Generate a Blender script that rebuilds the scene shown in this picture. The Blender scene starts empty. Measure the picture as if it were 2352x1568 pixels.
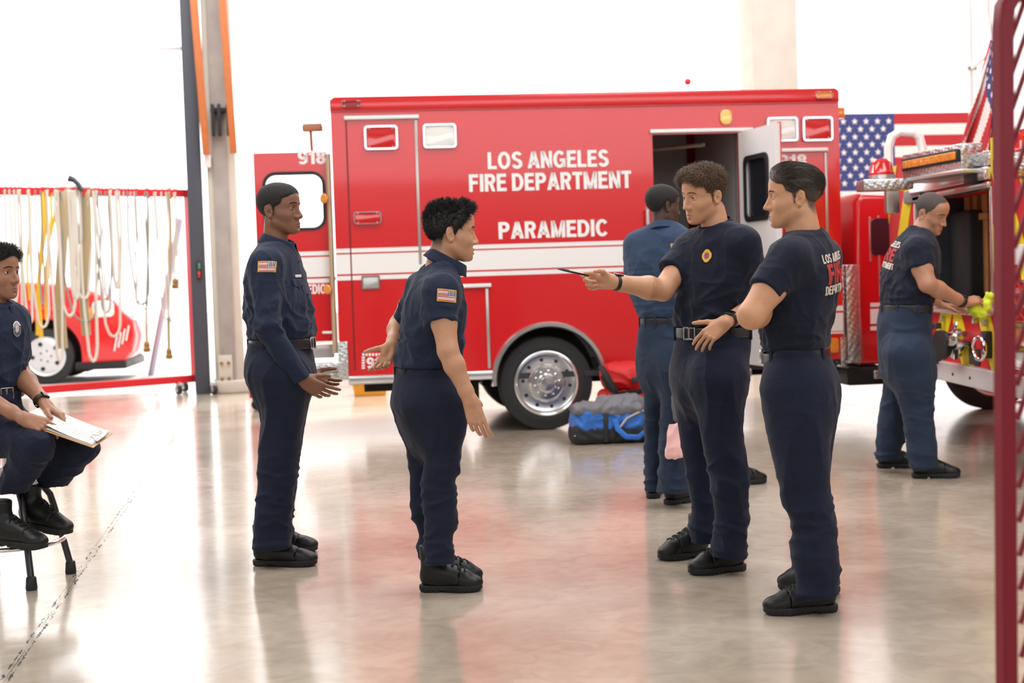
import bpy, bmesh, math, random
import numpy as np
from mathutils import Vector, Matrix
from mathutils.bvhtree import BVHTree
random.seed(7); RNG = np.random.default_rng(7)
SC = bpy.context.scene; COL = SC.collection
V = lambda *a: np.array(a, float)
# ------------------------------------------------------------------ camera
F = 3267.0; CAM = V(0, 0, 1.32); TH = math.atan(146/F); RO = 0.032
FW = V(0, math.cos(TH), -math.sin(TH)); r0 = V(1, 0, 0); u0 = V(0, math.sin(TH), math.cos(TH))
RT = r0*math.cos(RO) - u0*math.sin(RO); UP = u0*math.cos(RO) + r0*math.sin(RO)
def ray(px, py): return FW + RT*(px-1176)/F + UP*(784-py)/F
def at(px, py, D): return CAM + ray(px, py)*D
def ground(px, py, z=0.0):
    r = ray(px, py); return CAM + r*((z-CAM[2])/r[2])
# ------------------------------------------------------------------ object helpers
def tag(o, label=None, cat=None, group=None, kind=None):
    if label: o['label'] = label
    if cat: o['category'] = cat
    if group: o['group'] = group
    if kind: o['kind'] = kind
    return o
def empty(name, loc, label=None, cat=None, group=None):
    o = bpy.data.objects.new(name, None); COL.objects.link(o); o.location = [float(v) for v in loc]
    o.empty_display_size = .1
    return tag(o, label, cat, group)
def link(name, me, mat=None, parent=None, smooth=True, label=None):
    o = bpy.data.objects.new(name, me); COL.objects.link(o)
    for m in (mat if isinstance(mat, (list, tuple)) else [mat] if mat else []): me.materials.append(m)
    if smooth: me.shade_smooth()
    if parent is not None:
        o.parent = parent
        M = Matrix.Identity(4); p = parent; 
        while p is not None: M = Matrix.LocRotScale(p.location, p.rotation_euler, p.scale) @ M if False else M; p = p.parent
        o.matrix_parent_inverse = world_of(parent).inverted()
    if label: o['label'] = label
    return o
def world_of(o):
    M = o.matrix_basis.copy()
    if o.parent is not None: M = world_of(o.parent) @ o.matrix_parent_inverse @ M
    return M
def mesh_np(name, v, f):
    me = bpy.data.meshes.new(name); v = np.asarray(v, np.float32); f = np.asarray(f, np.int32)
    me.vertices.add(len(v)); me.vertices.foreach_set('co', v.ravel())
    k = f.shape[1]; me.loops.add(f.size); me.loops.foreach_set('vertex_index', f.ravel())
    me.polygons.add(len(f)); me.polygons.foreach_set('loop_start', np.arange(0, f.size, k, dtype=np.int32))
    me.update(calc_edges=True); me.validate(); return me
class MB:
    """collects shapes into one mesh; xf maps local to world"""
    def __init__(s, M=None): s.v = []; s.f = []; s.m = []; s.M = M; s.cur = 0
    def add(s, vs, fs):
        n = len(s.v)
        for p in vs: s.v.append(tuple(p))
        for q in fs: s.f.append(tuple(n+i for i in q)); s.m.append(s.cur)
    def box(s, lo, hi, bev=0.0):
        bm = bmesh.new(); bmesh.ops.create_cube(bm, size=1)
        for v in bm.verts:
            v.co = Vector([(lo[i]+hi[i])/2 + v.co[i]*(hi[i]-lo[i]) for i in range(3)])
        if bev > 0: bmesh.ops.bevel(bm, geom=bm.edges[:], offset=min(bev, .45*min(abs(hi[i]-lo[i]) for i in range(3))), segments=3, affect='EDGES', profile=.5)
        s.bm(bm)
    def bm(s, bm):
        bm.verts.index_update(); s.add([v.co[:] for v in bm.verts], [[v.index for v in f.verts] for f in bm.faces]); bm.free()
    def tube(s, pts, r, seg=10, caps=True, flat=None):
        pts = [Vector(p) for p in pts]; n = len(pts); rs = r if isinstance(r, (list, tuple, np.ndarray)) else [r]*n
        t0 = (pts[1]-pts[0]).normalized(); a = t0.orthogonal().normalized()
        if flat is not None:
            a = Vector(flat[0]); a = (a - t0*a.dot(t0)).normalized()
        vs = []
        for i in range(n):
            t = (pts[min(i+1, n-1)]-pts[max(i-1, 0)]).normalized()
            a = (a - t*a.dot(t)).normalized(); b = t.cross(a)
            for k in range(seg):
                th = 2*math.pi*k/seg; ca, sb = math.cos(th), math.sin(th)
                if flat is not None: sb *= flat[1]
                vs.append(pts[i] + (a*ca + b*sb)*rs[i])
        fs = [[i*seg+k, i*seg+(k+1) % seg, (i+1)*seg+(k+1) % seg, (i+1)*seg+k] for i in range(n-1) for k in range(seg)]
        if caps: fs += [list(range(seg))[::-1], [(n-1)*seg+k for k in range(seg)]]
        s.add(vs, fs)
    def lathe(s, prof, c, axis, seg=32, close=False):
        """prof: (dist along axis, radius)"""
        ax = Vector(axis).normalized(); a = ax.orthogonal().normalized(); b = ax.cross(a); c = Vector(c); vs = []
        for (h, r) in prof:
            for k in range(seg):
                th = 2*math.pi*k/seg; vs.append(c + ax*h + (a*math.cos(th)+b*math.sin(th))*r)
        n = len(prof)
        fs = [[i*seg+k, i*seg+(k+1) % seg, (i+1)*seg+(k+1) % seg, (i+1)*seg+k] for i in range(n-1) for k in range(seg)]
        fs += [list(range(seg))[::-1], [(n-1)*seg+k for k in range(seg)]]
        s.add(vs, fs)
    def prism(s, poly, d0, d1, fn, bev=0):
        """poly 2D outline extruded between d0 and d1; fn(u, v, d)->xyz"""
        n = len(poly); bm = bmesh.new()
        A = [bm.verts.new((u, v, d0)) for u, v in poly]; B = [bm.verts.new((u, v, d1)) for u, v in poly]
        bm.faces.new(A[::-1]); bm.faces.new(B)
        for i in range(n): bm.faces.new([A[i], A[(i+1) % n], B[(i+1) % n], B[i]])
        bmesh.ops.recalc_face_normals(bm, faces=bm.faces[:])
        if bev: bmesh.ops.bevel(bm, geom=[e for e in bm.edges if abs(e.verts[0].co.z-e.verts[1].co.z) < 1e-6], offset=bev, segments=3, affect='EDGES', profile=.5)
        for v in bm.verts: v.co = Vector(fn(*v.co))
        s.bm(bm)
    def build(s, name, mat, parent=None, smooth=None, label=None, recalc=True):
        me = bpy.data.meshes.new(name)
        vs = s.v if s.M is None else [tuple(s.M @ Vector(p)) for p in s.v]
        me.from_pydata(vs, [], s.f)
        if recalc:
            bm = bmesh.new(); bm.from_mesh(me); bmesh.ops.recalc_face_normals(bm, faces=bm.faces[:]); bm.to_mesh(me); bm.free()
        o = link(name, me, mat, parent, True, label)
        if any(s.m) and len(s.m) == len(me.polygons): me.polygons.foreach_set('material_index', s.m)
        me.set_sharp_from_angle(angle=math.radians(smooth or 35))
        return o
# ------------------------------------------------------------------ materials
MATS = {}
def lin(c): return tuple((v/255/12.92 if v/255 <= .04045 else ((v/255+.055)/1.055)**2.4) for v in c)
def mat(name, rgb, rough=.5, metal=0, bump=None, coat=0, spec=.5, emit=0, alpha=1, var=None, sheen=0, sss=0, trans=0, vcol=False):
    if name in MATS: return MATS[name]
    m = bpy.data.materials.new(name); m.use_nodes = True; nt = m.node_tree; b = nt.nodes['Principled BSDF']; L = nt.links.new
    c = (*lin(rgb), 1); I = b.inputs
    I['Base Color'].default_value = c; I['Roughness'].default_value = rough; I['Metallic'].default_value = metal
    I['Specular IOR Level'].default_value = spec; I['Coat Weight'].default_value = coat; I['Coat Roughness'].default_value = .06
    I['Sheen Weight'].default_value = sheen; I['Transmission Weight'].default_value = trans; I['Alpha'].default_value = alpha
    if sss: I['Subsurface Weight'].default_value = sss; I['Subsurface Radius'].default_value = (1, .35, .2); I['Subsurface Scale'].default_value = .01
    if emit: I['Emission Color'].default_value = c; I['Emission Strength'].default_value = emit
    tc = nt.nodes.new('ShaderNodeTexCoord')
    if var:   # (scale, amount): real unevenness of the pigment
        n = nt.nodes.new('ShaderNodeTexNoise'); n.inputs['Scale'].default_value = var[0]; n.inputs['Detail'].default_value = 5
        L(tc.outputs['Object'], n.inputs['Vector'])
        mr = nt.nodes.new('ShaderNodeMapRange'); mr.inputs['To Min'].default_value = 1-var[1]; mr.inputs['To Max'].default_value = 1+var[1]
        L(n.outputs['Fac'], mr.inputs['Value'])
        mx = nt.nodes.new('ShaderNodeVectorMath'); mx.operation = 'SCALE'; mx.inputs[0].default_value = c[:3]
        L(mr.outputs['Result'], mx.inputs['Scale']); L(mx.outputs[0], I['Base Color'])
    if vcol:
        a = nt.nodes.new('ShaderNodeAttribute'); a.attribute_name = 'Col'; L(a.outputs['Color'], I['Base Color'])
    if bump:  # (scale, strength, distance[, kind])
        n = nt.nodes.new('ShaderNodeTexNoise'); n.inputs['Scale'].default_value = bump[0]; n.inputs['Detail'].default_value = 4
        L(tc.outputs['Object'], n.inputs['Vector'])
        bp = nt.nodes.new('ShaderNodeBump'); bp.inputs['Strength'].default_value = bump[1]; bp.inputs['Distance'].default_value = bump[2]
        L(n.outputs['Fac'], bp.inputs['Height']); L(bp.outputs['Normal'], I['Normal'])
    MATS[name] = m; return m
# ------------------------------------------------------------------ noise
_perm = RNG.permutation(256).astype(np.int64); _perm = np.concatenate([_perm, _perm])
_grad = RNG.normal(size=(256, 3)); _grad /= np.linalg.norm(_grad, axis=1)[:, None]
def noise(p):
    i = np.floor(p).astype(np.int64); f = p - i; u = f*f*f*(f*(f*6-15)+10); i &= 255; r = 0
    for dx in (0, 1):
        wx = u[:, 0] if dx else 1-u[:, 0]
        for dy in (0, 1):
            wy = u[:, 1] if dy else 1-u[:, 1]
            for dz in (0, 1):
                wz = u[:, 2] if dz else 1-u[:, 2]
                h = _perm[_perm[_perm[(i[:, 0]+dx) & 255] + ((i[:, 1]+dy) & 255)] + ((i[:, 2]+dz) & 255)]
                g = _grad[h]
                r = r + wx*wy*wz*(g[:, 0]*(f[:, 0]-dx)+g[:, 1]*(f[:, 1]-dy)+g[:, 2]*(f[:, 2]-dz))
    return r
# ------------------------------------------------------------------ signed distance shapes
def rc(p, a, b, ra, rb):
    a = np.asarray(a, float); ba = np.asarray(b, float)-a; pa = p-a
    h = np.clip(pa@ba/max(ba@ba, 1e-12), 0, 1)
    d = pa - h[:, None]*ba
    return np.sqrt((d*d).sum(1)) - (ra+(rb-ra)*h)
def ell(p, c, r, R=None):
    q = p-np.asarray(c, float)
    if R is not None: q = q@R
    r = np.asarray(r, float); k0 = np.sqrt(((q/r)**2).sum(1)); k1 = np.sqrt(((q/(r*r))**2).sum(1))+1e-9
    return k0*(k0-1)/k1
def sm(a, b, k):
    h = np.maximum(k-np.abs(a-b), 0)/k; return np.minimum(a, b)-h*h*k*.25
def smx(a, b, k): return -sm(-a, -b, k)
def rotz(a): c, s = math.cos(a), math.sin(a); return np.array([[c, -s, 0], [s, c, 0], [0, 0, 1]])
def roty(a): c, s = math.cos(a), math.sin(a); return np.array([[c, 0, s], [0, 1, 0], [-s, 0, c]])
def rotx(a): c, s = math.cos(a), math.sin(a); return np.array([[1, 0, 0], [0, c, -s], [0, s, c]])
def mesh_sdf(f, lo, hi, h, newton=1):
    lo = np.asarray(lo, float)-2*h; hi = np.asarray(hi, float)+2*h; B = 8
    nb = np.ceil((hi-lo)/(B*h)).astype(int); n = nb*B
    gi = np.stack(np.meshgrid(*[np.arange(k) for k in nb], indexing='ij'), -1).reshape(-1, 3)
    d = f(lo+(gi*B+(B-1)/2)*h)
    vals = np.repeat(np.repeat(np.repeat(np.where(d < 0, -1., 1.).reshape(nb).astype(np.float32), B, 0), B, 1), B, 2)
    act = gi[np.abs(d) < B*h*.87*1.7]
    off = np.stack(np.meshgrid(*[np.arange(B)]*3, indexing='ij'), -1).reshape(-1, 3)
    for s in range(0, len(act), 400):
        I = (act[s:s+400, None, :]*B+off[None]).reshape(-1, 3)
        vals[I[:, 0], I[:, 1], I[:, 2]] = f(lo+I*h)
    ins = vals < 0; c = ins[:-1, :-1, :-1].astype(np.uint8)
    cs = [(x, y, z) for x in (0, 1) for y in (0, 1) for z in (0, 1)]
    sl = lambda o: tuple(slice(o[k], n[k]-1+o[k]) for k in range(3))
    c = sum(ins[sl(o)].astype(np.uint8) for o in cs)
    ac = np.argwhere((c > 0) & (c < 8)); idx = -np.ones(n-1, np.int64); idx[tuple(ac.T)] = np.arange(len(ac))
    cv = {o: vals[ac[:, 0]+o[0], ac[:, 1]+o[1], ac[:, 2]+o[2]] for o in cs}
    P = np.zeros((len(ac), 3)); cnt = np.zeros(len(ac))
    for o in cs:
        for k in range(3):
            if o[k] == 0:
                q = list(o); q[k] = 1; q = tuple(q); a, b = cv[o], cv[q]; m = (a < 0) != (b < 0)
                t = np.where(m, a/np.where(m, a-b, 1), 0)
                e = np.tile(np.array(o, float), (len(ac), 1)); e[:, k] = t
                P[m] += e[m]; cnt[m] += 1
    P = lo+(ac+P/cnt[:, None])*h
    fs = []
    for k in range(3):
        a = [slice(None)]*3; b = [slice(None)]*3; a[k] = slice(0, -1); b[k] = slice(1, None)
        E = np.argwhere(ins[tuple(a)] != ins[tuple(b)])
        j, l = (k+1) % 3, (k+2) % 3
        E = E[(E[:, j] > 0) & (E[:, l] > 0) & (E[:, j] < n[j]-1) & (E[:, l] < n[l]-1)]
        if not len(E): continue
        fl = ins[tuple(E.T)]; q = []
        for (dj, dl) in ((-1, -1), (0, -1), (0, 0), (-1, 0)):
            T = E.copy(); T[:, j] += dj; T[:, l] += dl; q.append(idx[tuple(T.T)])
        q = np.stack(q, 1); q[~fl] = q[~fl][:, ::-1]; fs.append(q)
    fs = np.concatenate(fs)
    fs = fs[(fs >= 0).all(1)]
    for _ in range(newton):
        e = h*.3; d = f(P); g = np.stack([(f(P+e*np.eye(3)[k])-f(P-e*np.eye(3)[k]))/(2*e) for k in range(3)], 1)
        gn = (g*g).sum(1)+1e-6; st = -(d/gn)[:, None]*g; L = np.linalg.norm(st, axis=1)
        st *= np.minimum(1, h*.7/(L+1e-9))[:, None]; P = P+st
    return P, fs
def vnormals(P, f):
    a = P[f[:, 2]]-P[f[:, 0]]; b = P[f[:, 3]]-P[f[:, 1]]; n = np.cross(a, b); N = np.zeros_like(P)
    for k in range(4): np.add.at(N, f[:, k], n)
    return N/(np.linalg.norm(N, axis=1)[:, None]+1e-12)
def join(parts):
    vs = []; fs = []; o = 0
    for v, f in parts: vs.append(v); fs.append(f+o); o += len(v)
    return np.concatenate(vs), np.concatenate(fs)
def csp(xs, ys, q):
    """smooth (catmull-rom like) interpolation"""
    xs = np.asarray(xs, float); ys = np.asarray(ys, float)
    o = np.argsort(xs); xs, ys = xs[o], ys[o]; m = np.gradient(ys, xs)
    q = np.clip(q, xs[0], xs[-1]); i = np.clip(np.searchsorted(xs, q)-1, 0, len(xs)-2)
    h = xs[i+1]-xs[i]; t = (q-xs[i])/h; t2 = t*t; t3 = t2*t
    return (2*t3-3*t2+1)*ys[i]+(t3-2*t2+t)*h*m[i]+(-2*t3+3*t2)*ys[i+1]+(t3-t2)*h*m[i+1]
class Loft:
    """vertical loft of rotated superellipses; rows (z, cx, cy, a, b); a along side axis, b along facing axis"""
    def __init__(s, rows, ang, n=2.2, capk=.02, tilt=(0, 0), zb=None, zt=None):
        R = np.array(sorted(rows)); s.z = np.linspace(R[0, 0], R[-1, 0], 120)
        s.t = [csp(R[:, 0], R[:, k], s.z) for k in (1, 2, 3, 4)]
        s.fx = V(math.cos(ang), math.sin(ang)); s.sx = V(-math.sin(ang), math.cos(ang)); s.n = n; s.capk = capk
        s.z0 = R[0, 0] if zb is None else zb; s.z1 = R[-1, 0] if zt is None else zt; s.tilt = tilt; s.c = (R[:, 1].mean(), R[:, 2].mean())
    def get(s, z): return [np.interp(z, s.z, t) for t in s.t]
    def __call__(s, p, grow=0.0):
        z = p[:, 2]; cx, cy, a, b = s.get(z); a = a+grow; b = b+grow
        dx = p[:, 0]-cx; dy = p[:, 1]-cy
        u = dx*s.sx[0]+dy*s.sx[1]; v = dx*s.fx[0]+dy*s.fx[1]
        k = (np.abs(u/a)**s.n+np.abs(v/b)**s.n)**(1/s.n)
        d = (k-1)*np.minimum(a, b)*np.where(k > 1, 1, 1)
        zz = z - (p[:, 0]-s.c[0])*s.tilt[0] - (p[:, 1]-s.c[1])*s.tilt[1]
        return smx(smx(d, zz-s.z1, s.capk), s.z0-zz, min(s.capk, .012))
def pxrows(rows, D, ang, ratio, n=2.2):
    """silhouette rows (y, xl, xr[, ratio]) at depth D -> loft rows; ratio = depth axis / side axis"""
    out = []
    fx = math.cos(ang); sx = -math.sin(ang)
    for r in rows:
        y, xl, xr = r[:3]; q = r[3] if len(r) > 3 else ratio
        L = at(xl, y, D); Rr = at(xr, y, D); c = (L+Rr)/2; w = np.linalg.norm(Rr-L)/2
        a = w/math.sqrt((q*fx)**2+sx*sx)
        out.append((c[2], c[0], c[1], a, a*q))
    return out
# ------------------------------------------------------------------ head
def poly_sd(P, poly):
    poly = np.asarray(poly, float); n = len(poly); d = np.full(len(P), 1e9); s = np.ones(len(P))
    for i in range(n):
        a = poly[i]; b = poly[i-1]; e = b-a; w = P-a
        t = np.clip(w@e/(e@e), 0, 1); q = w-t[:, None]*e; d = np.minimum(d, (q*q).sum(1))
        c1 = P[:, 1] >= a[1]; c2 = P[:, 1] < b[1]; c3 = e[0]*w[:, 1] > e[1]*w[:, 0]
        s = np.where((c1 & c2 & c3) | (~c1 & ~c2 & ~c3), -s, s)
    return s*np.sqrt(d)   # negative inside
HAIRLINES = {
 'round':  [(.102, .074), (.084, .062), (.060, .054), (.050, .030), (.020, .018), (.016, -.010), (.008, -.010), (.006, .018), (-.020, .022), (-.032, .000), (-.036, -.040), (-.062, -.062), (-.13, -.07), (-.13, .2), (.1, .2)],
 'recede': [(.084, .098), (.066, .088), (.056, .060), (.040, .035), (.022, .022), (.018, -.006), (.008, -.010), (.005, .020), (-.020, .024), (-.032, .005), (-.036, -.030), (-.062, -.058), (-.13, -.07), (-.13, .2), (.085, .2)],
 'front':  [(.096, .074), (.080, .060), (.056, .055), (.045, .030), (.022, .020), (.018, -.018), (.008, -.016), (.004, .020), (-.018, .024), (-.032, .000), (-.040, -.035), (-.066, -.066), (-.13, -.075), (-.13, .2), (.12, .2)],
 'spiky':  [(.088, .086), (.070, .074), (.056, .058), (.046, .034), (.026, .018), (.018, -.004), (.008, -.012), (.002, .020), (-.018, .024), (-.030, .000), (-.036, -.050), (-.050, -.085), (-.13, -.095), (-.13, .2), (.12, .2)],
}
class Head:
    def __init__(s, O, yaw, pitch=0, roll=0, sc=1.0, nose=1.0, jaw=1.0, brow=1.0, lips=1.0, mouth=0.0, ear=1.0, cheek=1.0, wide=1.0, eye=.0044, lid=0, nw=1.0):
        s.nw = nw
        s.O = np.asarray(O, float); s.R = rotz(yaw)@roty(pitch)@rotx(roll); s.sc = sc
        s.__dict__.update(nose=nose, jaw=jaw, brow=brow, lips=lips, mouth=mouth, ear=ear, cheek=cheek, wide=wide, eye=eye, lid=lid)
    def loc(s, p): return ((p-s.O)@s.R)/s.sc*np.array([1, 1/s.wide, 1])
    def wor(s, q): return s.O+(np.asarray(q, float)*np.array([1, s.wide, 1])*s.sc)@s.R.T
    def skull(s, q):
        d = ell(q, (-.004, 0, .045), (.094, .0745, .078))
        d = sm(d, ell(q, (.048, 0, .048), (.050, .058, .052)), .03)
        d = sm(d, ell(q, (.040, 0, -.005), (.054, .060, .070)), .03)
        return d
    def sdf_local(s, q0):
        q = q0.copy(); q[:, 1] = np.abs(q[:, 1])
        n, j = s.nose, s.jaw
        d = s.skull(q)
        d = sm(d, ell(q, (.036, 0, -.055), (.050, .050*j, .046)), .03)
        d = sm(d, rc(q, (.004, .050*j, -.048), (.066, .017*j, -.090), .018, .017), .028)   # jaw line
        d = sm(d, ell(q, (.083, 0, -.092), (.017, .021, .016)), .018)                     # chin
        d = sm(d, rc(q, (.064, .036*s.cheek, -.024), (.032, .054, -.014), .021, .014), .024)  # cheek bone
        d = sm(d, ell(q, (.0770, 0, -.064), (.022, .032, .026)), .018)                     # muzzle
        d = sm(d, rc(q, (.091, .012, .030), (.074, .044, .027), .0085*s.brow, .007), .014)  # brow ridge
        d = sm(d, ell(q, (.050, .0, .060), (.048, .050, .035)), .02)
        d = smx(d, -ell(q, (.099, .030, .008), (.0175, .0155, .0120)), .012)              # socket
        # nose
        d = sm(d, rc(q, (.082, 0, .012), (.090, 0, -.027), .010, .0175), .012)
        d = sm(d, rc(q, (.092, 0, .022), (.111+.006*(n-1), 0, -.020), .0065, .0085), .011)
        d = sm(d, ell(q, (.1135+.010*(n-1), 0, -.030), (.0115, .0115*s.nw, .0095)), .008)
        d = sm(d, ell(q, (.1010, .0130*s.nw, -.0335), (.0115, .0078*s.nw, .0080)), .006)
        d = smx(d, -ell(q, (.1085, .0068, -.0400), (.0042, .0026, .0024)), .002)
        # lips
        op = s.mouth
        d = smx(d, -rc(q, (.1085, 0, -.0480), (.1065, 0, -.058), .0020, .0026), .004)       # philtrum
        d = sm(d, rc(q, (.1000, .003, -.0615+op*.3), (.0855, .0255, -.0680), .0056*s.lips, .0026), .0035)
        d = sm(d, rc(q, (.0985, .000, -.0740-op), (.0850, .0235, -.0695), .0066*s.lips, .0026), .0035)
        d = smx(d, -rc(q, (.1080, 0, -.0676-op*.4), (.0950, .0190, -.0682), .0018+op*.45, .0003), .0022)
        d = smx(d, -ell(q, (.1035, 0, -.0850-op), (.006, .013, .0042)), .008)
        # eyelids
        E = np.array([.0795, .0305, .0095]); w = q-E
        lid = np.sqrt((w*w).sum(1))-.0142
        lat = (w[:, 1])/.0135; opn = s.eye*np.maximum(1-lat**2, 0)**.6 - .0002
        cut = np.maximum(np.abs(w[:, 2]+.0006+.06*w[:, 1])-opn, -w[:, 0]+.001)
        lid = smx(lid, -cut*.9, .0012)
        s.lidcut = cut; s.lidw = w; d = sm(d, lid, .0040)
        # ear
        Re = rotz(math.radians(-22))@roty(math.radians(-12))
        e = (q-np.array([-.008, .0770, -.004]))@Re/s.ear
        out = ell(e, (0, 0, .004), (.0175, .0050, .0300))
        out = sm(out, ell(e, (.002, -.001, -.021), (.0105, .0050, .0120)), .008)
        ring = np.sqrt(((np.sqrt((e[:, 0]/.0155)**2+((e[:, 2]-.006)/.0265)**2)-1)*.0165)**2+(e[:, 1]-.0045)**2)-.0030
        ring = np.maximum(ring, -(e[:, 0]*.6-e[:, 2]-.019+.0))
        out = sm(out, ring, .004)
        out = smx(out, -ell(e, (.0035, .0085, -.001), (.0090, .0100, .0130)), .003)
        out = smx(out, -ell(e, (-.002, .0095, .016), (.0095, .0075, .0080)), .0025)
        out = sm(out, ell(e, (.0135, .001, -.004), (.0045, .0045, .0075)), .005)
        d = sm(d, out*s.ear, .006)
        return d
    def hair_t(s, q, poly, T, Ttop=None, Tfront=None, edge=.010):
        g = -poly_sd(np.stack([q[:, 0], q[:, 2]], 1), poly)
        t = T + (0 if Ttop is None else (Ttop-T)*np.clip((q[:, 2]-.02)/.09, 0, 1)**1.2)
        if Tfront is not None: t = t+Tfront*np.clip((q[:, 0]-.02)/.06, 0, 1)*np.clip((q[:, 2]-.05)/.03, 0, 1)
        k = np.clip(g/edge, -1, 1); return np.where(k > 0, t*np.sqrt(np.maximum(k, 0)+1e-6), k*.008)-.0006
# ------------------------------------------------------------------ hand
class Hand:
    """W wrist, d direction to the fingers, n back of the hand, side +1/-1: thumb on d x n side"""
    def __init__(s, W, d, n, side, curl=(15, 20, 15), curls=None, spread=6, thumb=(45, 25, 15, 15), sc=1.0, fan=None):
        d = V(*d)/np.linalg.norm(d); n = V(*n); n = n-d*(n@d); n /= np.linalg.norm(n); l = np.cross(d, n)*side
        s.W = np.asarray(W, float); s.R = np.stack([d, l, n], 1); s.sc = sc; s.ch = []
        K = [(.094, .030), (.098, .010), (.093, -.010), (.084, -.028)]; LN = [(.042, .025, .021), (.046, .028, .022), (.043, .026, .021), (.034, .020, .018)]
        RR = [(.0092, .0082, .0074, .0062), (.0093, .0083, .0075, .0063), (.0088, .0079, .0071, .006), (.0078, .007, .0064, .0055)]
        for i in range(4):
            c = (curls[i] if curls else curl); kx, ky = K[i]; sp = math.radians(spread*(1.5-i)/1.5*1.0) if fan is None else math.radians(fan[i])
            p = V(kx, ky, .002); pts = [p]; a = 0
            for k in range(3):
                a += math.radians(c[k]); dr = V(math.cos(a)*math.cos(sp), math.cos(a)*math.sin(sp) if a < 1.2 else .05*math.sin(sp), -math.sin(a)); dr /= np.linalg.norm(dr)
                p = p+dr*LN[i][k]; pts.append(p)
            s.ch.append((pts, RR[i]))
        s.K = K
        out, pal, b1, b2 = [math.radians(v) for v in thumb]
        p = V(.022, .024, -.008); dr = V(math.cos(out)*math.cos(pal), math.sin(out), -math.cos(out)*math.sin(pal)); pts = [p]; p = p+dr*.044; pts.append(p)
        for b, L in ((b1, .034), (b2, .027)):
            ax = V(0, 0, 1)*math.cos(pal)+V(0, -1, 0)*0; 
            out2 = out-b; dr = V(math.cos(out2)*math.cos(pal), math.sin(out2), -math.cos(out2)*math.sin(pal)); out = out2
            p = p+dr*L; pts.append(p)
        s.th = (pts, (.0150, .0112, .0100, .0078))
    def wor(s, q): return s.W+(np.asarray(q, float)*s.sc)@s.R.T
    def __call__(s, p):
        q = ((p-s.W)@s.R)/s.sc; d = None
        for (kx, ky), (w, r) in zip(s.K, ((.016, .014), (.006, .014), (-.006, .0135), (-.016, .0125))):
            m = rc(q, (0, w, 0), (kx-.004, ky, 0), r+.002, r-.0030); d = m if d is None else sm(d, m, .014)
        d = sm(d, rc(q, (.020, -.020, -.008), (.065, -.024, -.008), .012, .010), .014)
        d = sm(d, ell(q, (.034, .018, -.010), (.032, .016, .015)), .014)
        pts, r = s.th
        t = rc(q, pts[0], pts[1], r[0], r[1]); d = sm(d, t, .014)
        t = sm(rc(q, pts[1], pts[2], r[1], r[2]), rc(q, pts[2], pts[3], r[2], r[3]), .004); d = sm(d, t, .006)
        fg = None
        for pts, r in s.ch:
            f = rc(q, pts[0], pts[1], r[0], r[1]); f = sm(f, rc(q, pts[1], pts[2], r[1]*1.02, r[2]), .003); f = sm(f, rc(q, pts[2], pts[3], r[2]*1.02, r[3]), .003)
            fg = f if fg is None else np.minimum(fg, f)
        return sm(d, fg, .007)*s.sc
    def pts(s):
        a = [s.wor(x) for x in s.th[0]]
        for c, _ in s.ch: a += [s.wor(x) for x in c]
        return a+[s.W]
# ------------------------------------------------------------------ arm
class Arm:
    def __init__(s, sh, el, wr, hand=None, r=(.056, .046, .042, .027), start=0.0, flatn=None):
        s.sh, s.el, s.wr = [np.asarray(v, float) for v in (sh, el, wr)]; s.hand = hand; s.r = r
    def __call__(s, p):
        r = s.r
        m = s.sh+(s.el-s.sh)*.5; d = rc(p, s.sh, m, r[0], r[0]*.93); d = sm(d, rc(p, m, s.el, r[0]*.93, r[1]*.90), .02)
        u = s.el+(s.wr-s.el)*.28; w = s.el+(s.wr-s.el)*.80
        d = sm(d, rc(p, s.el, u, r[1]*.88, r[2]), .02); d = sm(d, rc(p, u, w, r[2], r[3]*1.08), .02); d = sm(d, rc(p, w, s.wr, r[3]*1.06, r[3]*.92), .02)
        if s.hand is not None: d = sm(d, s.hand(p), .016)
        return d
    def box(s):
        P = [s.sh, s.el, s.wr]+(s.hand.pts() if s.hand else []); P = np.array(P); return P.min(0)-.075, P.max(0)+.075
# ------------------------------------------------------------------ shoe
def shoe_sdf(q, L=.30, high=True):
    x, y, z = q.T
    d = rc(q, (.050, 0, .058), (.105, 0, .070), .041, .043)
    d = sm(d, rc(q, (.10, .002, .058), (L-.085, .004, .040), .044, .039), .03)
    d = sm(d, ell(q, (L-.066, .004, .036), (.064, .048, .036)), .02)
    d = sm(d, rc(q, (.085, 0, .10), (.190, .002, .060), .036, .034), .03)
    d = sm(d, rc(q, (.058, 0, .09), (.055, 0, .185 if high else .12), .043, .047), .03)
    d = smx(d, -(np.abs(x-(L-.092)+.25*np.abs(y))-.0012), .004)

    d = smx(d, .018-z, .004); d = smx(d, z-(.20 if high else .125), .01)
    return d
def sole_sdf(q, L=.30):
    x, y, z = q.T; Q = q.copy(); Q[:, 2] = 0
    o = rc(Q, (.044, 0, 0), (.105, 0, 0), .041, .034); o = sm(o, rc(Q, (.105, 0, 0), (L-.095, .004, 0), .034, .051), .03); o = sm(o, rc(Q, (L-.095, .004, 0), (L-.052, .002, 0), .051, .047), .02)
    w = np.abs(z-.017)-.017
    tr = .0030*np.clip((.010-z)/.004, 0, 1)*(np.sin(x*2*math.pi/.021) > .1)
    sp = .012*np.clip((x-(L-.06))/.06, 0, 1)**2+.006*np.clip((.03-x)/.03, 0, 1)**1.5
    w = np.maximum(z-.030, sp-z+tr*0)
    # instep relief under the arch
    w = np.maximum(w, np.minimum(np.minimum(x-.095, .120-x), .008-z))
    return smx(o+tr, w, .004)
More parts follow.
